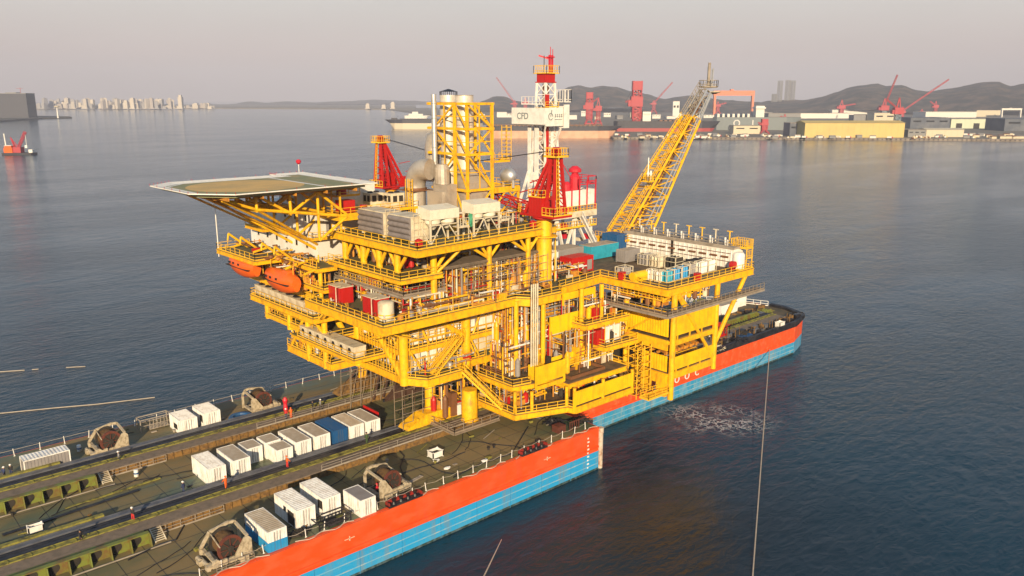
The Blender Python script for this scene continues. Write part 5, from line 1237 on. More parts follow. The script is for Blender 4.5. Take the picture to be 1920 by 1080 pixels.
for i in range(50):
    x=rnd.uniform(108.5,123); y=rnd.uniform(112.6,120); z=rnd.uniform(28,34); pw.box(x,x+rnd.uniform(.3,1.6),y,y+1,z,z+rnd.uniform(.3,1.4),rnd.randrange(4))
K(pw,'machinery',[REDC,BLK,YELR,CRM])['kind']='stuff'
b=MB(); b.box(109,112,112.2,113.2,37.2,39.6); b.lathe([(.9,37.0),(.9,39.4)],(108.4,113.4,0),'z',14); K(b,'drawworks',RED)
b=MB(); b.tube((99.5,110,41.0),(110.5,112,42.0),.12,6); b.tube((103,109,43.0),(112,112,44.0),.12,6); K(b,'red_bar',RED)

# ================================================================ FLARE BOOM
fl=thing('flare_boom','long yellow lattice flare boom slanting up to the right','flare boom',(133,110,30))
def Z(mb,name,m,smooth=False): return Q(mb,fl,name,m,smooth)
A=[Vector(p) for p in ((128.6,107.6,30.5),(137.2,107.4,30.2),(137.2,112.4,30.2),(128.6,112.6,30.5))]
E_=[Vector(p) for p in ((157.3,109.4,60.0),(159.0,109.4,59.0),(159.0,111.4,59.0),(157.3,111.4,60.0))]
def fp(i,u): return A[i].lerp(E_[i],u)
UG=.80
for i in range(4):
    b=MB(); b.tube(fp(i,0),fp(i,UG),.27,8); Z(b,'chord',YEL,True); b=MB(); b.tube(fp(i,UG),fp(i,1),.2,8); Z(b,'tip_chord',SIL,True)
NB=16
for part,rng,m in (('lacing',range(0,13),YEL),('tip_lacing',range(13,16),CON)):
    b=MB()
    for k in rng:
        u,v=k/NB,(k+1)/NB
        for i in range(4):
            j=(i+1)%4; b.beam(fp(i,v),fp(j,v),.2)
            b.beam(fp(i,u),fp(j,v),.20) if (k+i)%2 else b.beam(fp(j,u),fp(i,v),.20)
    Z(b,part,m)
b=MB()
for (o1,r_) in ((.25,.20),(.5,.28),(.72,.16)):
    b.path([fp(3,u).lerp(fp(2,u),o1)*.5+fp(0,u).lerp(fp(1,u),o1)*.5 for u in (0,.5,.95)],r_,8)
Z(b,'flare_pipe',PIPEB,True)
b=MB(); b.path([fp(0,u).lerp(fp(1,u),.6)+Vector((0,-.1,0)) for u in (0,.5,1)],.14,8); b.path([fp(0,u).lerp(fp(1,u),.8)+Vector((0,-.1,0)) for u in (0,.5,1)],.12,8); Z(b,'fuel_pipe',SIL,True)
b=MB(); up=Vector((-.62,0,.78))
for w_ in (.15,.85):
    a0=A[0].lerp(A[3],w_)+up*.25; a1=E_[0].lerp(E_[3],w_)+up*.25; a1=a0.lerp(a1,UG)
    for hh in (0,.55,1.1): b.beam(a0+up*hh,a1+up*hh,.1)
    for k in range(34): c=a0.lerp(a1,k/34); b.beam(c,c+up*1.1,.08)
for k in range(64):
    u=k/64*UG; b.beam(A[0].lerp(E_[0],u).lerp(A[3].lerp(E_[3],u),.15)+up*.28,A[0].lerp(E_[0],u).lerp(A[3].lerp(E_[3],u),.85)+up*.28,.3,.06)
Z(b,'walkway',YELRAIL)
b=MB()
for w_ in (.1,.9):
    a0=A[0].lerp(A[3],w_).lerp(E_[0].lerp(E_[3],w_),UG)+up*.2; a1=E_[0].lerp(E_[3],w_)+up*.2+Vector((0.3,0,.6))
    for hh in (0,.6,1.2): b.beam(a0+up*hh,a1+up*hh,.1)
    for k in range(9): c=a0.lerp(a1,k/8); b.beam(c,c+up*1.2,.09)
Z(b,'tip_walkway',CON)
b=MB(); b.lathe([(.2,-.3),(2.0,-.2),(2.1,0)],(159.2,110.4,60.6),'z',16); b.rail([(159.2+2.1*math.cos(a),110.4+2.1*math.sin(a),60.6) for a in [math.pi*2*k/8 for k in range(8)]],closed=True,step=1.2,h=1.4,r=.1); Z(b,'tip_platform',CON)
for x,y,z,r_ in ((158.6,110,65.8,.32),(159.3,110.8,65.0,.14),(160,110.2,64.4,.12),(159.7,109.7,64.6,.1)):
    b=MB(); b.tube((x,y,60.5),(x,y,z),r_,8); Z(b,'flare_tip',CON if r_>.2 else SIL)
b=MB(); b.lathe([(.3,0),(1.5,.4),(1.6,.6)],(160.9,110,59.0),'z',14); Z(b,'heat_shield',CRM)
b=MB(); b.box(136.6,138.2,107,109,44.5,44.7) if False else b.box(134.0,136.0,106.4,108.0,41.2,41.35); b.rail([(134,106.4,41.3),(136,106.4,41.3),(136,108,41.3),(134,108,41.3)],closed=True,step=.7); Z(b,'side_basket',YELRAIL)
for x,z in ((134.6,46.2),(135.5,43.4)):
    b=MB(); b.tube((x,107,41.3),(x,107,z),.12,6); b.lathe([(.1,0),(.3,.6),(.1,1.2)],(x,107,42.3),'z',8); Z(b,'antenna',WHT)
b=MB(); b.box(126.6,139,106.0,114,29.6,29.9); b.rail([(126.6,114,29.9),(126.6,106,29.9),(131.5,106,29.9)],step=.9); 
for x in (127,138): 
    for y in (106.6,113.4): b.beam((x,y,27.6),(x,y,29.6),.5)
Z(b,'hinge_frame',YEL)
# ================================================================ TANK WALL AND CARGO ON THE PIPE DECK
tk=thing('mud_tank','long white ribbed tank block along the right edge of the pipe deck','tank',(129,94,27.7))
b=MB(); b.box(128.2,131.4,81.6,107.4,27.7,31.2); 
y=82
while y<107.2: b.box(128.08,128.2,y,y+.16,27.7,30.9); y+=1.05
Q(b,tk,'wall',CRM if False else WHT)
b=MB(); b.box(128.0,131.5,81.4,107.6,31.2,31.55); Q(b,tk,'roof',CON)
b=MB()
for z in (28.9,30.4): b.beam((127.98,82,z),(127.98,107,z),.08)
for k in range(11): b.beam((127.95,82.5+k*2.4,29.7),(127.95,84+k*2.4,29.7),.22,.3)
Q(b,tk,'rail_strip',PIPEB)
b=MB(); b.box(128.0,128.1,95,95.5,27.8,31.2); Q(b,tk,'gap',DRK)
b=MB(); b.rail([(128.2,107.2,31.55),(128.2,83,31.55)],h=1.1,step=2); b.rail([(131.3,107.2,31.55),(131.3,83,31.55)],h=1.1,step=2); Q(b,tk,'roof_railing',CON)
for k in range(8):
    y=105.5-k*3.05
    b=MB(); b.tube((130.6,y,31.5),(130.6,y,34.0),.13,6); b.beam((130.6,y-.6,34.0),(130.6,y+.6,34.0),.16); Q(b,tk,'vent_head',YELRAIL if k%3 else CRM)
b=MB()
for k in range(7): y=104-k*3.3; b.tube((129.3,y,31.5),(129.3,y,33.0),.18,6); b.tube((129.3,y-.5,31.5),(129.3,y-.5,32.6),.14,6)
Q(b,tk,'vent_pipe',WHT)
b=MB(); b.path([(129.8,106.5,31.8),(129.8,83,31.8)],.13,6); b.path([(130.2,106.5,32.3),(130.2,83,32.3)],.1,6); Q(b,tk,'roof_pipe',GREYB)
t=thing('water_tank','round white tank at the near end of the long tank block','tank',(128.9,80.9,27.7)); b=MB(); b.lathe([(.3,0),(1.1,.1),(1.1,2.6),(.8,3.0),(.3,3.1)],(0,0,0),'z',20); b.build('shell',LW,t,True); b=MB(); b.box(-1.3,1.3,-1.3,1.3,-.05,.08); b.build('base',YEL,t)
b=MB(); b.box(130.0,132,79.9,83.4,31.2,31.35)
for x in (130,131.9):
    for y in (80,83.3): b.beam((x,y,27.6),(x,y,32.9),.14)
b.rail([(130,80,31.4),(132,80,31.4),(132,83.3,31.4),(130,83.3,31.4)],closed=True,step=.5,h=1.5); b.rail([(130,80,29.4),(132,80,29.4)],step=.5,h=1.5); tag(b.build('access_cage',YELRAIL),'yellow caged stair tower at the near end of the white tank block','cage')
b=MB(); b.lathe([(.7,-.4),(.7,.4)],(127.2,80.9,28.6),'y',16); b.box(126.9,127.5,80.5,81.3,27.7,28.1); tag(b.build('hose_reel',RED),'round red reel below the white tank at the deck corner','hose reel')
def plain_container(x,y,lx,ly,h_,z,m,label,open_=False):
    t=thing('shipping_container',label,'container',(x,y,z))
    b=MB(); b.box(.05,lx-.05,.05,ly-.05,.1,h_-.05); k=int(lx/.45)
    for i in range(k): b.box(.1+i*.45,.3+i*.45,0,.05,.15,h_-.15)
    k=int(ly/.45)
    for i in range(k): b.box(0,.05,.1+i*.45,.3+i*.45,.15,h_-.15); b.box(lx-.05,lx,.1+i*.45,.3+i*.45,.15,h_-.15)
    b.build('shell',m,t)
    b=MB(); b.box(.08,lx-.08,.08,ly-.08,h_-.05,h_+.02)
    for i in range(int(lx/.8)): b.box(.2+i*.8,.45+i*.8,.1,ly-.1,h_+.02,h_+.07)
    b.build('roof',CON if m in (GREYB,WHT,CYA) else m,t)
    b=MB()
    for xx in (0,lx-.14):
        for yy in (0,ly-.14): b.box(xx-.01,xx+.15,yy-.01,yy+.15,0,h_+.02)
    b.build('corner_post',m,t)
    return t
plain_container(114.2,103.8,8.0,3.2,2.7,27.7,CYA,'long cyan container on the pipe deck beside the white tank block')
c=plain_container(102.2,97.4,5.6,3.0,2.9,27.7,RED,'bright red container at the edge of the main deck right of the crane pedestal'); b=MB(); b.box(4.0,5.2,-.05,0,.4,2.2); b.build('window',GREYB,c)
plain_container(100.0,104.5,6.0,3.0,2.7,27.7,WHT,'white container with grey roof between the pedestal and the red container')
plain_container(106.6,105.2,7.0,4.2,2.7,27.7,GREYB,'wide grey container with dusty roof left of the cyan container')
plain_container(104,109.6,5.5,2.2,3.0,27.7,GREYB,'grey container in front of the drilling rig legs')
p=G(1172,494,27.7); plain_container(p.x,p.y,4.2,2.3,2.4,27.7,GREYB,'small beige grey container standing against the white tank block')
plain_container(124.2,106,3.0,4,3.6,27.7,CONB,'tall dark blue container behind the cyan one'); 
def crack(px,py,lx,ly,h_,m,label,n1=6,n2=2,cat='cylinder rack'):
    p=G(px,py,27.65); t=thing('cylinder_rack',label,cat,(p.x,p.y,27.65),group='racks of cylinders on the pipe deck')
    b=MB()
    for a in (0,lx):
        for c in (0,ly): b.beam((a,c,0),(a,c,h_),.12)
    for z in (.1,h_*.6,h_):
        for c in (0,ly): b.beam((0,c,z),(lx,c,z),.09)
        for a in (0,lx): b.beam((a,0,z),(a,ly,z),.09)
    b.build('frame',CRM,t)
    for i in range(n1):
        for j in range(n2):
            b=MB(); r_=min(lx/n1,ly/n2)*.42; b.lathe([(r_,.12),(r_,h_*.82),(r_*.4,h_*.95)],((i+.5)*lx/n1,(j+.5)*ly/n2,0),'z',10); b.build('cylinder',m,t,True)
    return t
crack(1168,523,2.6,1.8,1.9,GREYB,'cylinder rack at the left front corner of the pipe deck beside the yellow roll')
crack(1222,527,1.4,1.2,1.9,WHT,'narrow white rack left of the blue tanks',4,2); crack(1238,530,1.4,1.2,1.9,WHT,'narrow white rack touching the blue tanks',4,2)
crack(1250,531,2.0,1.6,2.0,CYA,'rack of teal tanks nearest the deck corner',3,2); crack(1264,527,2.0,1.6,2.0,CONS,'rack of light blue tanks, second from the near corner',3,2); crack(1279,523,2.0,1.6,2.1,CONS,'rack of light blue tanks, third from the near corner',3,2); crack(1293,519,2.0,1.6,2.2,GREYB,'rack of pale blue grey tanks, fourth from the near corner',3,2)
crack(1313,515,2.4,1.4,2.2,WHT,'white rack of bottles, left of the last one on the front edge',6,2); crack(1328,511,2.4,1.4,2.2,WHT,'last white rack of bottles on the front edge',6,2)
crack(1213,499,3.4,2.2,2.1,GREYB,'grey bottle rack in the middle of the pipe deck beside the small container',8,3); crack(1236,503,2.4,2.2,2.1,CRM,'cream bottle rack in the middle of the pipe deck',6,3); crack(1266,506,2.8,2.4,2.2,DRK,'dark bottle rack left of the dark heap',6,3)
b=MB(); rnd=random.Random(9); p=G(1300,502,27.65)
for i in range(30): x=p.x+rnd.uniform(-2,2.5); y=p.y+rnd.uniform(-1,1.5); b.box(x,x+rnd.uniform(.4,1.6),y,y+.6,27.65,27.7+rnd.uniform(.3,1.6))
tag(b.build('equipment_heap',BLK),'dark heap of gear in the middle of the pipe deck by the white wall','heap')
b=MB(); p=G(1192,527,27.65); b.lathe([(.75,0),(.75,3.6)],(p.x-1.2,p.y-.2,28.6),'x',16); b.box(p.x-.9,p.x+2.2,p.y-.7,p.y+.3,27.65,28.1); tag(b.build('storage_roll',YELP),'yellow cylinder lying at the left front edge of the pipe deck','cylinder')
for px,py,lab in ((1166,524,'red box beside the left front cylinder rack'),(1307,526,'red box at the front edge right of the blue tanks')):
    p=G(px,py,27.65); b=MB(); b.box(p.x-.5,p.x+.5,p.y-.4,p.y+.4,27.65,28.9); b.box(p.x-.55,p.x+.55,p.y-.45,p.y+.45,28.9,29.0); tag(b.build('extinguisher_box',RED),lab,'box')
p=G(1340,520,27.65)
# ================================================================ BOW GEAR
def olive_frame(x,y,n,lab,m=None):
    t=thing('bow_frame',lab,'support frame',(x,y,D),group='green support frames on the fore deck')
    b=MB(); b.box(0,n*2,0,.6,1.6,1.8); b.box(0,n*2,.6,.7,0,1.6); b.build('back_plate',GRNB,t)
    for i in range(n*2+1): b=MB(); b.box(i-.07,i+.07,-.4,.6,0,1.6); b.build('fin',GRNB,t)
olive_frame(142,99,4,'green ribbed frame on the fore deck nearest the red box'); olive_frame(152,99.4,8,'long green ribbed frame behind the white bin near the bow'); olive_frame(158,110,6,'green ribbed frame farthest toward the bow')
b=MB(); b.box(145,148,94.8,96.4,D,D+1.4); b.box(146.6,148.6,96.8,98,D,D+3.4); b.rail([(144.5,94.6,D),(149,94.6,D),(149,98.2,D)],h=3.2,step=1.2,r=.12); tag(b.build('valve_station',RED),'red valve boxes in a frame on the fore deck','valve station')
p=G(1462,618,D); crate(p.x,p.y,2.2,1.4,1.5,WHT,'deck_bin','white bin on the fore deck beside the black bulwark','bin')
heap(1385,640,2.6,BLK,'dark heap on the fore deck beside the near bulwark'); heap(1450,612,2.2,DRK,'dark heap of hoses left of the white bin near the bow'); heap(1420,595,2.5,BLK,'dark mooring gear in the middle of the fore deck'); heap(1490,595,1.8,DRK,'small dark heap nearest the bow corner')
heap(1435,585,2.0,GRNB,'green heap of rope on the far part of the fore deck'); heap(1345,655,1.8,CRM,'pale heap beside the second yellow leg')
rnd=random.Random(61)
bt=MB()
for i in range(150):
    x=rnd.uniform(136,178); y=rnd.choice([rnd.uniform(92.5,94.2),rnd.uniform(102,113)]); bt.box(x,x+rnd.uniform(.3,2.2),y,y+rnd.uniform(.3,1.2),D,D+rnd.uniform(.2,1.3),rnd.randrange(5)); 
    if i%3==0: bt.beam((x,y,D),(x,y,D+rnd.uniform(1,2.6)),.1,m=1)
tag(bt.build('deck_gear',[BLK,OCH,DRK,GRY,BLK]),'scattered dark and green mooring gear covering the fore deck','deck gear',kind='stuff')
p=G(1395,632,D); b=MB(); b.lathe([(1.9,0),(2.1,.3),(1.9,.6),(1.1,.6),(1.0,.3)],(p.x,p.y,D+.02),'z',20); tag(b.build('inflatable_boat',CONB),'blue round raft on the fore deck','raft')
p=G(1365,590,D); c_=plain_container(p.x-3,p.y,7,2.4,2.6,D,WHT,'white container on the fore deck behind the slanting yellow brace'); plain_container(p.x+6,p.y+2,5,2.4,2.6,D,WHT,'white container right of the slanting yellow brace')
b=MB(); a=Vector((150,108,D+2.5)); b.truss(a,a+Vector((14,6,4.2)),Vector((.4,-1.2,0)),Vector((0,0,1.2)),.1,8); b.path([a+Vector((8,3,6)),a+Vector((13,4,7.2)),a+Vector((17,6,7))],.14,6); b.beam(a+Vector((2,0,-2.5)),a+Vector((2,0,1)),.3); b.beam(a+Vector((11,4,-2.4)),a+Vector((11,4,4)),.3); tag(b.build('gangway',WHT),'white lattice gangway raised over the fore deck','gangway')
b=MB(); rnd=random.Random(5)
for i in range(7): b.lathe([(.35,0),(.25,.2),(.25,.9),(.4,1.0)],(160+i*2.6,93.6+i*.25,D),'z',10)
tag(b.build('bollard_row',BLK),'row of black bollards behind the near bow bulwark','bollards')
b=MB(); b.tube((92.2,80.9,-.5),(92.2,80.9,6.8),.42,14); b.lathe([(.5,6.0),(.5,6.9)],(92.2,80.9,0),'z',14); tag(b.build('fender_pile',mat('rusty_white',(0.55,0.48,0.40),0.7,col2=(0.30,0.13,0.06),scale=.9,amt=.9)),'rust streaked white vertical pile at the step of the hull','pile')
heap(1040,795,1.8,BLK,'black heap of mooring gear under the yellow overhang'); heap(1090,790,1.6,DRK,'dark heap at the near corner of the aft hull')
b=MB(); p=G(1085,803,D)
for i in range(5): b.beam((p.x-2+i*.5,p.y,D),(p.x-2+i*.5,p.y,D+1.6),.12)
b.beam((p.x-2,p.y,D+1.5),(p.x+1.6,p.y,D+1.5),.14); b.box(p.x-4,p.x-2.4,p.y+.5,p.y+2,D,D+1.1); tag(b.build('fairlead_stand',REDF),'red barred stand at the near corner of the aft hull','stand')
b=MB(); b.rail([(102,90.6,D+.2),(107,90.6,D+.2),(107,93,D+.2),(102,93,D+.2)],closed=True,step=1.0,h=1.0,r=.1); b.box(102,107,90.6,93,D+.05,D+.25); tag(b.build('side_platform',YELR),'low railed platform on the fore hull edge below the yellow wall','platform')
# mooring lines, floating hoses
def line(a,c,r,label,m=ROPE,name='mooring_line'):
    b=MB(); b.tube(a,c,r,6); return tag(b.build(name,m),label,'rope')
line(FY(1443,655,91.15),G(1409,1110,0.05),.09,'thin pale mooring line running down the right side of the water')
line(FY(972,948,80.6),G(900,1095,.05),.09,'thin pale mooring line from the middle of the near orange hull')
b=MB(); b.path([G(x,y,.1) for x,y in ((-60,779),(0,775),(100,765),(180,758),(290,745))],.085,6); tag(b.build('floating_boom',ROPE),'long pale floating boom on the sea left of the barge','floating boom')
b=MB(); b.path([G(x,y,.1) for x,y in ((-60,700),(0,697),(46,694))],.09,6); b.path([G(x,y,.1) for x,y in ((60,693),(72,692))],.08,6); b.path([G(x,y,.1) for x,y in ((124,689),(160,687))],.08,6); tag(b.build('floating_boom',ROPE),'broken pale floating boom farther out on the sea at the left edge','floating boom')
# ================================================================ PEOPLE
def skinned(verts,edges,radii,m,name,root,parent):
    me=bpy.data.meshes.new(name); me.from_pydata(verts,edges,[]); o=bpy.data.objects.new(name,me); COL.objects.link(o)
    sk=o.modifiers.new('s','SKIN'); sd=o.modifiers.new('u','SUBSURF'); sd.levels=1
    for i,r in enumerate(radii): v=me.skin_vertices[0].data[i]; v.radius=(r,r); v.use_root=(i==0)
    dg=bpy.context.evaluated_depsgraph_get(); m2=bpy.data.meshes.new_from_object(o.evaluated_get(dg)); bpy.data.objects.remove(o)
    m2.materials.clear(); 
    for x in m: m2.materials.append(x)
    o=bpy.data.objects.new(name,m2); COL.objects.link(o); o.parent=parent
    m2.polygons.foreach_set('use_smooth',[True]*len(m2.polygons)); return o
def person(px,py,top,leg,helmet,rz,pose,label,z=D):
    p=G(px,py,z); t=thing('person',label,'person',p,rz)
    s_=.28 if pose=='walk' else .06
    V=[(0,0,.95),(0,0,1.2),(0,.02,1.42),(0,.03,1.52),(0,.05,1.68), (.2,0,1.40),(.28,-.05 if pose!='work' else -.2,1.12),(.27,-.12 if pose!='work' else -.42,.9),(-.2,0,1.40),(-.28,.08 if pose!='work' else -.2,1.12),(-.25,.15 if pose!='work' else -.42,.88),
       (.1,0,.88),(.11,s_*.5,.48),(.11,s_,.06),(.11,s_-.16,.03),(-.1,0,.88),(-.11,-s_*.5,.48),(-.11,-s_*.8,.06),(-.11,-s_*.8-.16,.03)]
    E=[(0,1),(1,2),(2,3),(3,4),(2,5),(5,6),(6,7),(2,8),(8,9),(9,10),(0,11),(11,12),(12,13),(13,14),(0,15),(15,16),(16,17),(17,18)]
    Rr=[.16,.17,.17,.065,.10,.09,.065,.05,.09,.065,.05,.11,.085,.06,.05,.11,.085,.06,.05]
    o=skinned(V,E,Rr,[SKIN,top,leg,BLK],'body',None,t)
    for f in o.data.polygons:
        c=f.center; f.material_index=0 if (c.z>1.52 or (abs(c.x)>.2 and c.z<.97)) else (3 if c.z<.12 else (2 if c.z<.98 else 1))
    b=MB(); b.lathe([(.15,0),(.14,.07),(.09,.14),(.02,.16)],(0,.05,1.70),'z',12); b.box(-.09,.09,-.16,-.06,1.70,1.73); b.build('helmet',helmet,t,True)
    b=MB(); b.box(-.03,.03,-.075,-.05,1.63,1.67); b.build('nose',SKIN,t)
    return t
CBL=mat('cloth_blue',(0.03,0.045,0.12),0.8); COR=mat('cloth_orange',(0.75,0.13,0.02),0.8); CRD=mat('cloth_red',(0.55,0.03,0.03),0.8); CBK=mat('cloth_black',(0.02,0.02,0.025),0.8); CGY=mat('cloth_grey',(0.25,0.25,0.26),0.8); CGN=mat('cloth_green',(0.05,0.09,0.03),0.8)
person(345,926,CBL,CBL,WHT,R(40),'walk','person in dark blue overalls and white helmet walking on the deck left of the containers')
person(424,916,COR,COR,COR,R(200),'work','person in orange overalls at the corner of the leftmost container in the middle row',D+.85)
person(250,976,CBK,CRD,WHT,R(120),'stand','person in black top and red trousers on the grey track',D+.85)
person(153,1020,CBK,CBK,BLK,R(30),'work','person in black bending on the near skidway',D+.42)
person(224,868,CGY,CBK,WHT,R(80),'walk','person with white helmet beside the far skidway below the sea-side winch',D+.42)
person(537,786,CRD,CBL,WHT,R(10),'stand','person in red and blue on the far skidway beside the person in orange',D+.95)
person(546,784,COR,COR,COR,R(160),'work','person in orange on the far skidway next to the red and blue clad one',D+.95)
person(587,771,CBK,CBK,BLK,R(60),'stand','person in black on the far skidway just left of the grey clad person',D+.95)
person(601,768,CGY,CBK,WHT,R(260),'walk','grey clad person with white helmet on the far skidway nearest the platform',D+.95)
person(539,877,COR,CRD,COR,R(90),'work','person in orange crouching by the short cabin at the near skidway',D+.85)
person(688,832,CGN,CGN,BLK,R(10),'stand','person in green beside the last container of the middle row',D+.85)
person(22,893,CBK,CBL,WHT,R(140),'stand','person with white helmet at the left end of the far skidway')
person(9,898,CBL,CBK,WHT,R(300),'work','person at the very left edge of the deck beside dark gear')
person(708,930,REDC,CBK,REDC,R(30),'stand','person in crimson standing at the side of the front right winch')
person(1330,645,CBK,CBK,WHT,R(30),'stand','person with white helmet on the fore deck beside the yellow leg')
b=MB(); p=G(536,772,D+.9); b.lathe([(.25,0),(.4,.4),(.3,1.4),(.45,2.0),(.2,2.5)],p,'z',10); tag(b.build('wrapped_post',REDC),'post wrapped in crimson cloth beside the two workers on the far skidway','post')

# ================================================================ FAR SHORE
def VZ(P,px,py):
    d=_ray(px,py); t=math.hypot(P[0],P[1])/math.hypot(d.x,d.y); return CAMZ+d.z*t
LANDM=mat('shore_ground',(0.20,0.17,0.14),0.9,col2=(0.12,0.11,0.09),scale=0.02,amt=.9)
HILLM=mat('hill_scrub',(0.018,0.021,0.020),0.95,col2=(0.13,0.09,0.07),scale=0.014,amt=.9,edge=(.44,.62),bump=1.0,bscale=.01)
QUAYM=mat('quay_concrete',(0.26,0.22,0.19),0.9,col2=(0.16,0.13,0.11),scale=.1,amt=.8)
h=MB(); sh=[G(1130,252,0),G(1150,261,0),G(1500,262,0),G(1930,265.5,0),G(2300,268,0),G(2500,205,0),G(700,203,0),G(830,219,0),G(900,232,0)]
h.prism([(p.x,p.y) for p in sh],-1,2.6); tag(h.build('shipyard_ground',LANDM),'flat shipyard ground behind the quay','ground',kind='structure')
h=MB(); pts=[G(x,y,0) for x,y in ((1130,252),(1150,261),(1500,262),(1930,265.5),(2300,268))]
for a,c in zip(pts,pts[1:]):
    n_=Vector((-(c-a).y,(c-a).x,0)).normalized(); n_=-n_ if n_.dot(Vector((1,1,0)))>0 else n_
    h.hexa([a+n_*.8+Vector((0,0,-1)),c+n_*.8+Vector((0,0,-1)),c-n_*1+Vector((0,0,-1)),a-n_*1+Vector((0,0,-1)),a+n_*.8+Vector((0,0,3.0)),c+n_*.8+Vector((0,0,3.0)),c-n_*1+Vector((0,0,3.0)),a-n_*1+Vector((0,0,3.0))])
tag(h.build('quay_wall',QUAYM),'long pale concrete quay wall of the shipyard','quay',kind='structure')
h=MB(); h.lathe([(.5,-.3),(.95,-.2),(.95,.2),(.5,.3)],(0,0,0),'y',10); fm=None
k=0
for a,c in zip(pts[1:4],pts[2:4]):
    n=int((c-a).length/6.2); n_=Vector(((c-a).y,-(c-a).x,0)).normalized(); n_=-n_ if n_.dot(Vector((1,1,0)))>0 else n_
    for i in range(n):
        if k>=150: break
        p=a.lerp(c,i/n)+n_*1.1+Vector((0,0,1.6))
        if fm is None: fm=tag(h.build('tyre_fender',BLK),'black tyre fender hanging on the pale quay wall','fender','tyre fenders along the quay'); o=fm
        else: o=fm.copy(); COL.objects.link(o)
        o.location=p; o.rotation_euler=(0,0,AZ-math.pi/2); k+=1
def hills(prof,d0,depth,name,label,seed,ybase=204,rough=1.0):
    px0,px1=prof[0][0],prof[-1][0]; NX,NY=150,26; v=[];f=[]
    def ph(px):
        for (a,b_),(c,d) in zip(prof,prof[1:]):
            if a<=px<=c:
                t=(px-a)/(c-a); t=t*t*(3-2*t)*.5+t*.5; return b_+(d-b_)*t
        return prof[-1][1]
    for j in range(NY+1):
        dd=d0+depth*j/NY
        w_=math.sin(math.pi*min(1,(j/NY)*.94+.03))**.9 if j<NY*.55 else math.sin(math.pi*min(1,(j/NY)*.94+.03))**.9
        for i in range(NX+1):
            px=px0+(px1-px0)*i/NX; d=_ray(px,200); hd=math.hypot(d.x,d.y)*math.cos(math.atan((px-960)/FOC)) if False else math.hypot(d.x,d.y)
            x,y=d.x/hd*dd,d.y/hd*dd
            dm=d0+depth*.5; dr=_ray(px,ph(px)); z=CAMZ+dr.z*(dm/math.hypot(dr.x,dr.y))
            nzv=noise.fractal(Vector((x,y,seed*100))*.004,1,2,5)
            v.append((x,y,max(0,z)*w_*(1+.0*nzv)+nzv*16*rough*w_-.5+ (nzv*10*(1-w_) if w_>.1 else 0)))
    for j in range(NY):
        for i in range(NX): a=j*(NX+1)+i; f.append((a,a+1,a+NX+2,a+NX+1))
    me=bpy.data.meshes.new(name); me.from_pydata(v,[],f); me.materials.append(HILLM); me.polygons.foreach_set('use_smooth',[True]*len(f))
    o=bpy.data.objects.new(name,me); COL.objects.link(o); return tag(o,label,'hill',kind='structure')
hills([(1330,203),(1400,198),(1450,192),(1500,188),(1540,180),(1565,172),(1590,162),(1608,158),(1640,158),(1660,164),(1690,162),(1715,170),(1735,174),(1780,167),(1815,160),(1840,156),(1868,154),(1890,160),(1910,156),(1960,150),(2100,158),(2300,176),(2420,203)],3300,1500,'hills','dark scrubby hills behind the shipyard on the right',1)
hills([(885,203),(905,192),(925,184),(945,183),(965,190),(1000,196),(1030,186),(1050,170),(1070,162),(1085,160),(1105,164),(1125,162),(1155,165),(1185,175),(1215,181),(1245,188),(1275,184),(1300,181),(1330,184),(1365,190),(1420,193),(1470,203)],3500,1500,'hills','grey hills behind the derrick and the middle of the shipyard',2)
hills([(380,204),(430,196),(470,190),(500,193),(540,190),(590,192),(640,190),(700,187),(760,189),(830,191),(880,196),(930,204)],8200,1500,'hills','faint far hills in the middle of the horizon',3,rough=.4)
h=MB(); q=[G(x,y,0) for x,y in ((-400,206),(60,205),(200,204),(420,204),(780,206))]; q2=[p*1.6 for p in reversed(q)]
h.prism([(p.x,p.y) for p in q+q2],-1,4); tag(h.build('far_shore_ground',LANDM),'low far shore under the hazy city','ground',kind='structure')
def bld(px0,px1,yb,yt,dep,m,label,name='warehouse',cat='building',roofm=None,group=None,gable=0,doors=0,win=0,zb=2.6,doorm=None):
    A_=G(px0,yb,zb); B_=G(px1,yb,zb)
    ux=(B_-A_); L_=ux.length; ux.normalize(); uy=Vector((-ux.y,ux.x,0)); uy=uy if uy.dot(Vector((A_.x,A_.y,0)))>0 else -uy
    H=VZ((A_+B_)/2,(px0+px1)/2,yt)-zb
    t=thing(name,label,cat,A_,math.atan2(ux.y,ux.x),group)
    s_=1 if Vector((math.cos(t.rotation_euler[2]+math.pi/2),math.sin(t.rotation_euler[2]+math.pi/2),0)).dot(uy)>0 else -1
    b=MB(); b.box(0,L_,min(0,s_*dep),max(0,s_*dep),0,H)
    k=max(2,int(L_/9))
    for i in range(k+1): x=L_*i/k; b.box(x-.15,x+.15,-.25 if s_>0 else 0,0 if s_>0 else .25,0,H)
    b.build('wall',m,t)
    b=MB()
    if gable:
        y0,y1=(-1,dep+1) if s_>0 else (-dep-1,1)
        b.v=[(-1,y0,H),(L_+1,y0,H),(L_+1,y1,H),(-1,y1,H),(-1,(y0+y1)/2,H+gable),(L_+1,(y0+y1)/2,H+gable)]; b.f=[(0,1,5,4),(2,3,4,5),(0,4,3),(1,2,5),(3,2,1,0)]; b.m=[0]*5
    else: b.box(-.4,L_+.4,-.5,dep+.5,H,H+.6) if s_>0 else b.box(-.4,L_+.4,-dep-.5,.5,H,H+.6)
    b.build('roof',roofm or CON,t)
    for i in range(doors):
        x=L_*(i+.3)/doors; w_=L_/doors*.34; b=MB(); b.box(x,x+w_,-.35,0.05,0,H*.55); b.build('door',doorm or DRK,t)
    for i in range(win):
        x=L_*(i+.2)/win; w_=L_/win*.6; b=MB(); b.box(x,x+w_,-.4,.05,H*.62,H*.75); b.build('window',GLS,t)
    return t
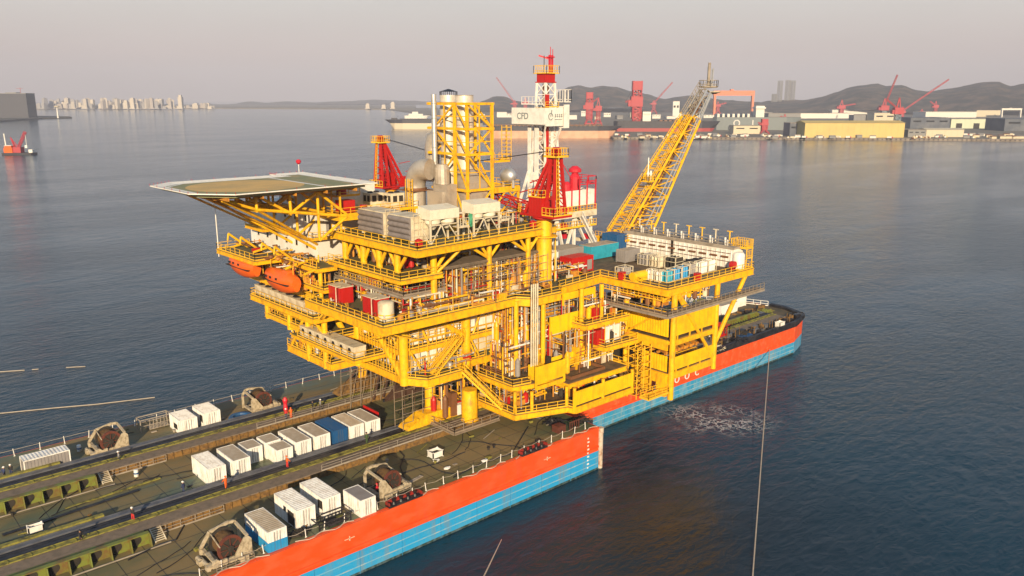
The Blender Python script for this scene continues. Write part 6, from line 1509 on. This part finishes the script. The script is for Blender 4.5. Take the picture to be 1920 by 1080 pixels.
YW=mat('yellow_ochre_wall',(0.58,0.44,0.16),0.7,col2=(0.50,0.38,0.15),scale=.05,amt=.6); PGW=mat('pale_green_wall',(0.58,0.62,0.48),0.7); NAVY=mat('slate_roof',(0.07,0.085,0.12),0.6,col2=(0.13,0.14,0.17),scale=.05,amt=.8); CRW=mat('cream_wall',(0.60,0.53,0.40),0.7); WHW=mat('far_white_wall',(0.72,0.70,0.66),0.7); GRW=mat('far_grey_wall',(0.24,0.24,0.25),0.8)
bld(1508,1694,258,230.5,40,YW,'long ochre yellow hall at the quay',gable=3,roofm=YW)
bld(1480,1506,256,231,30,NAVY,'dark blue hall adjoining the left end of the ochre hall',win=2)
bld(1782,1880,241,223,50,PGW,'pale green hall with three dark doorways',doors=3,gable=2,roofm=CON)
bld(1706,1780,241,221,60,NAVY,'slate blue hall left of the pale green hall',win=3,roofm=NAVY)
bld(1882,1990,246,223,60,NAVY,'slate blue hall at the right edge of the picture',win=3,roofm=NAVY)
bld(1736,1806,257,243,25,CRW,'low cream shed at the quay below the pale green hall',gable=2,roofm=CRW)
bld(1702,1735,257,244,25,GRW,'low dark shed left of the low cream shed',win=3)
bld(1875,1960,260,256,16,CRW,'low tan wall of stores at the right end of the quay')
bld(1375,1425,251,236,25,CRW,'pale green cream shed below the grey hull',win=2)
bld(1638,1678,231,212,40,CRW,'cream block rising behind the ochre hall at its right',win=2,name='office_building')
bld(1600,1636,230,216,30,GRW,'grey shed with white railings behind the ochre hall')
bld(1500,1600,222,212.5,60,WHW,'long white roofed hall behind the ochre hall')
bld(1560,1690,214,206,80,WHW,'very long white hall in the second row right of the jack up legs')
bld(1735,1830,221,210,80,WHW,'long white hall with cream roof behind the slate hall',roofm=CRW)
bld(1830,1875,219,207,60,CRW,'reddish cream hall left of the white portal crane')
bld(1440,1500,230,213,50,GRW,'grey hall right of the lettered hull')
for i in range(26):
    px=905+i*23+random.uniform(-6,6); w_=random.uniform(9,22); yb=218+random.uniform(0,6); yt=yb-random.uniform(4,10)
    bld(px,px+w_,yb,yt,50,random.choice([WHW,CRW,WHW,GRW]),'small pale yard building in the hazy second row','yard_building','building',group='small pale yard buildings in the middle distance',win=random.choice((0,2,3)))
bld(1261,1273,221,190,12,WHW,'slim tall white tower block left of the flare boom',name='tower_block',win=2)
# hulls in the yard
def ship(px0,px1,yw,ydk,beam,ma,mb_,frac,label,bow=1,rev=False,boot=None):
    A_=G(px0,yw,0); B_=G(px1,yw,0); ux=(B_-A_); L_=ux.length; H=VZ((A_+B_)/2,(px0+px1)/2,ydk)
    t=thing('cargo_ship',label,'ship',A_,math.atan2(ux.y,ux.x))
    def hullp(z,fl):
        n=[(0,.0),(L_*.03,-beam*.42),(L_*.1,-beam*.5),(L_*.86,-beam*.5),(L_*.95,-beam*.34),(L_+fl,0)]
        return n+[(x,-y) for x,y in reversed(n[1:-1])]
    b=MB(); lv=[(-1,-4),(H*frac,1.5),(H,beam*.35)]; rows=[[(x,y,z) for x,y in hullp(z,fl)] for z,fl in lv]; n=len(rows[0]); b.v=[p for r in rows for p in r]
    for i in range(2):
        for k_ in range(n): b.f.append((i*n+k_,i*n+(k_+1)%n,(i+1)*n+(k_+1)%n,(i+1)*n+k_)); b.m.append(0 if i==0 else 1)
    b.f.append(tuple(2*n+k_ for k_ in range(n))); b.m.append(2)
    b.build('hull',[ma,mb_,PLTB],t)
    return t,L_,H
SAL=mat('salmon_hull',(0.62,0.36,0.24),0.6,col2=(0.50,0.24,0.15),scale=.08,amt=.7); CRH=mat('cream_hull',(0.66,0.56,0.42),0.6); BKH=mat('dark_hull',(0.035,0.035,0.05),0.6); RDH=mat('red_hull',(0.35,0.05,0.05),0.6); GYH=mat('grey_hull',(0.17,0.20,0.22),0.6)
t,L_,H=ship(912,1152,258.5,236,32,SAL,BKH,.62,'long tanker hull with dark top and salmon lower side')
b=MB(); rnd=random.Random(3)
for i in range(26): x=L_*(.05+.88*i/26); b.box(x,x+rnd.uniform(1,3),-8,-5,H,H+rnd.uniform(.8,2.4)); b.tube((x,6,H),(x,6,H+rnd.uniform(2,6)),.25,5)
b.beam((L_*.05,0,H+1.2),(L_*.9,0,H+1.2),1.0); b.build('deck_gear',PIPEB,t)
t,L_,H=ship(905,733,241.5,224,34,CRH,BKH,.62,'far tanker hull with dark top and cream lower side left of the yellow tower')
t.scale=(1,-1,1)
b=MB(); b.box(L_*.93,L_*.99,-4,4,H,H+3); b.beam((L_*.05,0,H+1),(L_*.9,0,H+1),1.2); b.build('deck_gear',BKH,t)
t,L_,H=ship(1150,1338,249,227,30,RDH,BKH,.42,'black hulled ship with red bottom behind the quay')
b=MB(); b.box(L_*.28,L_*.36,-9,9,H,H+16); b.box(L_*.29,L_*.35,-11,11,H+12,H+14); b.build('superstructure',WHW,t)
b=MB()
for i in range(9): b.box(L_*.45+i*8,L_*.45+i*8+5,-8,8,H,H+1.6)
b.build('hatch_cover',PIPEB,t)
t,L_,H=ship(1335,1490,246,219.5,30,GYH,GYH,.4,'grey hull with large white letters and a white bridge')
b=MB(); b.box(L_*.50,L_*.60,-9,9,H,H+20); b.box(L_*.49,L_*.61,-12,12,H+15,H+17.5); 
for i in range(7): b.box(L_*(.04+i*.06),L_*(.04+i*.06)+4,-9,9,H,H+6)
b.build('superstructure',WHW,t)
for s_,px in (('O',1350),('L',1380),('C',1322)):
    if s_=='C': continue
    p=G(px,240,0); 
    q_=t.matrix_basis.inverted()@p if False else None
    ang=t.rotation_euler[2]; base=Vector(t.location); dd_=(p-base).dot(Vector((math.cos(ang),math.sin(ang),0)))
    text_obj(s_,17,base+Vector((math.cos(ang),math.sin(ang),0))*dd_+Vector((math.sin(ang),-math.cos(ang),0))*15.9+Vector((0,0,15)),(R(90),0,ang),LW,'hull_letter',t,.3)
t,L_,H=ship(758,802,222,216.5,20,WHW,WHW,.5,'small white ship far beyond the left tanker'); b=MB(); b.box(L_*.2,L_*.8,-6,6,H,H+5); b.box(L_*.35,L_*.6,-5,5,H+5,H+11); b.build('superstructure',WHW,t)
# yard cranes
REDY=mat('yard_crane_red',(0.40,0.045,0.06),0.6,col2=(0.30,0.04,0.05),scale=.05); ORY=mat('yard_crane_orange',(0.72,0.20,0.09),0.6); GBY=mat('yard_crane_blue_grey',(0.20,0.26,0.32),0.6)
def yard_crane(px,yb,ycab,ytop,tip,w_,label,mlow=REDY,m=REDY,big=False):
    P=G(px,yb,2.6); sc_=P.length/FOC; zc=VZ(P,px,ycab)-2.6; zt=VZ(P,px,ytop)-2.6; W2=w_*sc_/2
    t=thing('yard_crane',label,'crane',P,AZ-math.pi/2,'red cranes standing in the shipyard')
    for sx in (-1,1):
        for sy in (-1,1):
            b=MB(); b.beam((sx*W2*1.3,sy*W2*1.3,0),(sx*W2*.5,sy*W2*.5,zc*.45),W2*.28); b.build('leg',mlow,t)
    b=MB(); b.box(-W2*1.2,W2*1.2,-W2*1.2,W2*1.2,zc*.22,zc*.27); b.truss((0,0,zc*.42),(0,0,zc),(W2*1.1,0,0),(0,W2*1.1,0),W2*.09,7,W2*.06); b.build('tower',mlow,t)
    b=MB(); b.box(-W2*1.1,W2*1.0,-W2*.8,W2*.8,zc,zc+(zt-zc)*.4); b.box(-W2*1.6,-W2*.9,-W2*.6,W2*.6,zc+.5,zc+(zt-zc)*.25); b.build('machinery_house',m,t)
    b=MB(); b.beam((-W2*.7,0,zc),(0,0,zt),W2*.25); b.beam((W2*.7,0,zc),(0,0,zt),W2*.25); 
    if big:
        b.truss((0,0,zc*.5),(0,0,zt),(W2*1.5,0,0),(0,W2*1.2,0),W2*.13,9,W2*.08); b.box(-W2*.9,W2*.9,-W2*.7,W2*.7,zt-W2*1.6,zt)
    b.build('a_frame',m,t)
    if tip:
        q_=Vector(((tip[0]-px)*sc_*.98,0,VZ(P,tip[0],tip[1])-2.6)); p_=Vector((0,0,zc+(zt-zc)*.3)); b=MB(); dv=(q_-p_).normalized(); nv=Vector((-dv.z,0,dv.x)); hw_=max(W2*.28,sc_*1.6)
        b.truss(p_,q_,Vector((0,hw_,0)),nv*hw_,max(.3,sc_*.32),12); b.build('jib',m,t)
        b=MB(); b.tube((0,0,zt),q_,sc_*.12,4); b.build('stay_rope',BLK,t)
    return t
yard_crane(1192,246,200,152,(1171,191),20,'tallest red tower crane in front of the middle hill',big=True)
yard_crane(1104,240,205,173,(1122,183),14,'red crane left of the tallest one',big=True); yard_crane(1121,238,208,184,None,12,'small red crane right beside another below the middle hill')
yard_crane(965,214,196,188,(931,145),10,'crane whose long jib leans left beside the derrick'); yard_crane(985,213,196,182,(1000,196),10,'small red crane just left of the white derrick')
yard_crane(1225,214,196,188,(1258,154),9,'crane with long jib leaning right behind the middle hill')
yard_crane(1679,256,214,183,(1657,186),14,'red crane on a blue grey leg in front of the ochre hall',mlow=GBY); yard_crane(1655,228,207,184,(1672,140),13,'crane with tall steep jib left of the arching one',mlow=GBY)
yard_crane(1690,224,212,200,(1763,148),9,'crane with the longest jib leaning right over the hills'); yard_crane(1576,220,204,187,(1600,195),11,'red crane behind the ochre hall, left of the others')
yard_crane(1432,251,235,223,(1420,230),12,'red crane in front of the grey hull',big=True); yard_crane(1752,219,202,189,(1742,190),8,'small crane in front of the right hills'); yard_crane(1727,220,211,205,None,8,'small red crane behind the slate hall'); yard_crane(1345,216,200,190,(1360,193),9,'small red crane inside the orange portal'); yard_crane(1470,240,225,214,(1462,218),10,'red crane left of the dark blue hall')
def portal(px0,px1,yb,yt,m,label):
    A_=G(px0,yb,2.6); B_=G(px1,yb,2.6); ux=B_-A_; L_=ux.length; H=VZ(A_,px0,yt)-2.6; t=thing('gantry_crane',label,'crane',A_,math.atan2(ux.y,ux.x)); w_=L_*.05
    b=MB(); b.box(-L_*.04,L_*1.04,-w_,w_,H*.80,H); b.build('girder',m,t)
    for x in (0,L_):
        b=MB(); b.beam((x,-w_,0),(x,-w_*.5,H*.82),w_*1.1); b.beam((x,w_,0),(x,w_*.5,H*.82),w_*1.1); b.beam((x,-w_,H*.1),(x,w_,H*.1),w_*.6); b.build('leg',m,t)
    b=MB(); b.box(L_*.4,L_*.48,-w_*1.2,w_*1.2,H,H*1.06); b.build('trolley',m,t)
portal(1338,1409,216,170,ORY,'huge orange portal crane behind the flare tip'); portal(1877,1912,220,203,WHW,'small white portal crane at the far right')
for i,(px,yt,yb) in enumerate(((1459.5,151,208),(1474,150,208),(1483,151,208),(1450,176,208))):
    P=G(px,yb,2.6); H=VZ(P,px,yt)-2.6; sc_=P.length/FOC; b=MB(); b.truss((0,0,0),(0,0,H),(sc_*6,0,0),(0,sc_*6,0),sc_*.5,22,sc_*.3)
    o=b.build('jack_up_leg',GRW); o.location=P; tag(o,('grey lattice jack-up leg, left of the tallest group','grey lattice jack-up leg in the middle of the tallest group','grey lattice jack-up leg at the right of the group','short grey lattice jack-up leg left of the tall ones')[i],'rig leg')
# small quay sheds, vehicles and stores
protos=[]
def proto_shed(m1,m2,kind):
    t=thing(('yard_shed','parked_truck','stacked_crates')[kind],'',('shed','truck','crates')[kind],(0,0,-50))
    if kind==0:
        b=MB(); b.box(-4,4,-2.5,2.5,0,3); b.build('wall',m1,t); b=MB(); b.slab([(-4.3,-2.8,3),(-4.3,2.8,3),(-4.3,0,4.3)],(8.6,0,0)); b.build('roof',m2,t)
    elif kind==1:
        b=MB(); b.box(-4,1.6,-1.2,1.2,1,3.4); b.build('cargo_box',m1,t); b=MB(); b.hexa([(1.8,-1.1,.6),(3.8,-1.1,.6),(3.8,1.1,.6),(1.8,1.1,.6),(1.8,-1.1,2.8),(3.3,-1.1,2.8),(3.3,1.1,2.8),(1.8,1.1,2.8)]); b.build('cab',m2,t)
        for x in (-2.8,2.8): b=MB(); b.lathe([(.5,-1.25),(.5,1.25)],(x,0,.5),'y',10); b.build('wheel',BLK,t)
    else:
        b=MB(); b.box(-2.5,0,-1.5,1.5,0,2.2); b.build('lower_crate',m1,t); b=MB(); b.box(.2,2.4,-1.4,1.2,0,1.6); b.box(-1.8,-.4,-1,1,2.2,3.4); b.build('upper_crate',m2,t)
    return t
for kind,ms in ((0,((WHW,CON),(CRW,PIPEB),(GRW,GRW))),(1,((WHW,REDY),(CRW,WHW))),(2,((PIPEB,CRW),(WHW,YW)))):
    for m1,m2 in ms: protos.append((proto_shed(m1,m2,kind),kind))
rnd=random.Random(21)
LB=('small shed among the stores along the quay','lorry parked among the stores along the quay','stack of crates among the stores along the quay'); GB=('sheds along the quay','lorries along the quay','crate stacks along the quay')
first=set()
for i in range(130):
    if i<len(protos): t,kind=protos[i]
    else: t,kind=rnd.choice(protos)
    px=rnd.uniform(1155,1905); P=G(px,rnd.uniform(254,260.5),2.6)
    if i<len(protos): t.location=P; t.rotation_euler=(0,0,AZ-math.pi/2+rnd.uniform(-.4,.4)); t['label']=LB[kind]; t['group']=GB[kind]
    else: dup(t,P,AZ-math.pi/2+rnd.uniform(-.4,.4),LB[kind],GB[kind])
    
# hazy city across the bay
CTY=[mat('far_tower_%d'%i,c,0.8) for i,c in enumerate(((0.50,0.45,0.40),(0.40,0.36,0.34),(0.58,0.52,0.45),(0.34,0.33,0.34)))]
rnd=random.Random(33); cp=[]
for m in CTY:
    t=thing('city_tower','hazy pale high-rise in the city across the bay','high-rise',(0,0,-60),0,'high-rises of the city across the bay')
    b=MB(); b.box(-.5,.5,-.4,.4,0,1); b.build('tower',m,t); b=MB(); b.box(-.25,.25,-.2,.2,1,1.06); b.build('roof_house',m,t); b=MB(); b.box(-.75,.75,-.6,.6,0,.12); b.build('podium',m,t); cp.append(t)
for i in range(150):
    px=rnd.choice((rnd.uniform(62,260),rnd.uniform(240,400),rnd.uniform(80,320))); P=G(px,204.3,4)*rnd.uniform(1.0,1.08); P.z=4
    H=rnd.uniform(14,56)**1.0 if px<330 else rnd.uniform(8,30); w_=rnd.uniform(12,28); t=cp[i%4]
    if i<4: t.location=P; o=t
    else: o=dup(t,P,rnd.uniform(0,1.5))
    o.rotation_euler=(0,0,AZ+rnd.uniform(-.6,.6)); o.scale=(w_,w_,H)
for px,yt,lab in ((340,178,'tallest white tower of the hazy city'),(238,188,'small bright white block at the waterfront of the hazy city'),(690,194,'faint white tower on the far shore left of the yellow tower'),(737,191,'faint white tower near the left tanker'),(720,196,'short faint white block beside another near the left tanker')):
    P=G(px,204.3,4); H=VZ(P,px,yt)-4; t=thing('city_tower',lab,'high-rise',P,AZ); b=MB(); b.box(-13,13,-10,10,0,H*.85); b.box(-8,8,-7,7,H*.85,H); b.build('tower',CTY[2],t); b=MB(); b.box(-16,16,-13,13,0,6); b.build('podium',CTY[0],t)
# dark tower block on the left spit
SPM=mat('spit_ground',(0.06,0.06,0.055),0.9)
h=MB(); q=[G(x,y,0) for x,y in ((-500,234),(0,229),(40,226),(80,223.5),(135,222),(130,220.5),(60,219),(-500,217))]; h.prism([(p.x,p.y) for p in q],-1,4); tag(h.build('spit',SPM),'dark low spit of land at the left edge','ground',kind='structure')
def gridwall():
    m=bpy.data.materials.new('tower_block_glass'); m.use_nodes=True; n=m.node_tree.nodes; l=m.node_tree.links; b=n['Principled BSDF']; b.inputs['Roughness'].default_value=.6
    t=n.new('ShaderNodeTexCoord'); br=n.new('ShaderNodeTexBrick'); br.offset=0; br.inputs['Scale'].default_value=.18; br.inputs['Color1'].default_value=(.018,.02,.032,1); br.inputs['Color2'].default_value=(.03,.034,.05,1); br.inputs['Mortar'].default_value=(.07,.072,.09,1); br.inputs['Mortar Size'].default_value=.12; br.inputs['Row Height'].default_value=.6
    mp=n.new('ShaderNodeMapping'); mp.inputs['Rotation'].default_value=(R(90),0,0); l.new(t.outputs['Object'],mp.inputs[0]); l.new(mp.outputs[0],br.inputs['Vector']); l.new(br.outputs['Color'],b.inputs['Base Color']); return m
GW_=gridwall()
for px0,px1,yt,lab in ((-30,3,178,'dark high-rise cut by the left edge of the picture'),(3,54,175,'wide dark high-rise block on the left spit')):
    A_=G(px0,221.5,3); B_=G(px1,221.5,3); ux=B_-A_; L_=ux.length; H=VZ(B_,px1,yt)-3
    t=thing('tower_block',lab,'building',A_,math.atan2(ux.y,ux.x)); b=MB(); b.box(0,L_,0,45,0,H); b.build('wall',GW_,t); b=MB(); b.box(L_*.2,L_*.6,8,30,H,H+3); b.box(-.5,L_+.5,-.5,45.5,H-1,H+.6); b.build('roof',GRW,t)
    if px0>0: b=MB(); b.beam((L_*.75,10,H),(L_*.75,10,H+16),.8); b.beam((L_*.6,10,H+14),(L_*.85,10,H+14),.7); b.build('roof_mast',REDY,t)
P=G(109,221.5,3); t=thing('beacon_tower','slender white beacon with disc top on the spit','beacon',P); H=VZ(P,109,198)-3; b=MB(); b.lathe([(2.4,0),(1.5,H*.85)],(0,0,0),'z',10); b.build('shaft',LW,t,True); b=MB(); b.lathe([(3,H*.85),(7,H*.9),(7,H*.97),(3,H)],(0,0,0),'z',14); b.build('gallery',CRW,t,True)
# floating crane at the left
P=G(38,290,0); t=thing('floating_crane','small orange and red crane barge afloat at the left','crane barge',P,AZ-math.pi/2)
b=MB(); b.prism([(-16,-6),(15,-6),(17,0),(15,6),(-16,6)],-.5,2.2); b.build('hull',BKH,t); b=MB(); b.box(-14,-5,-5,5,2.2,7.4); b.box(-13,-6,-4.5,4.5,7.4,9.5); b.build('deckhouse',LBO,t); b=MB(); b.box(-13.2,-5.8,-4.7,4.7,9.5,9.9); b.box(11,15,-3,3,2.2,5.5); b.build('roof',LW,t)
b=MB(); b.truss((-3,0,3),(8.6,0,24),(0,2.4,0),(1.8,0,-1),.22,9); b.beam((-2,-2,2.2),(-8,0,18),.7); b.beam((-2,2,2.2),(-8,0,18),.7); b.beam((-8,0,18),(-1,0,8),.5); b.build('jib',REDC,t); b=MB(); b.box(-5,3,-3.4,3.4,2.2,8); b.build('crane_house',REDY,t)
b=MB(); b.tube((-14,0,9),(-14.5,0,22),.6,8); b.build('mast',LW,t); b=MB(); b.tube((8,0,22),(8,0,10),.25,6); b.box(6.5,9,-1,1,7,10); b.build('hook_block',LW,t)
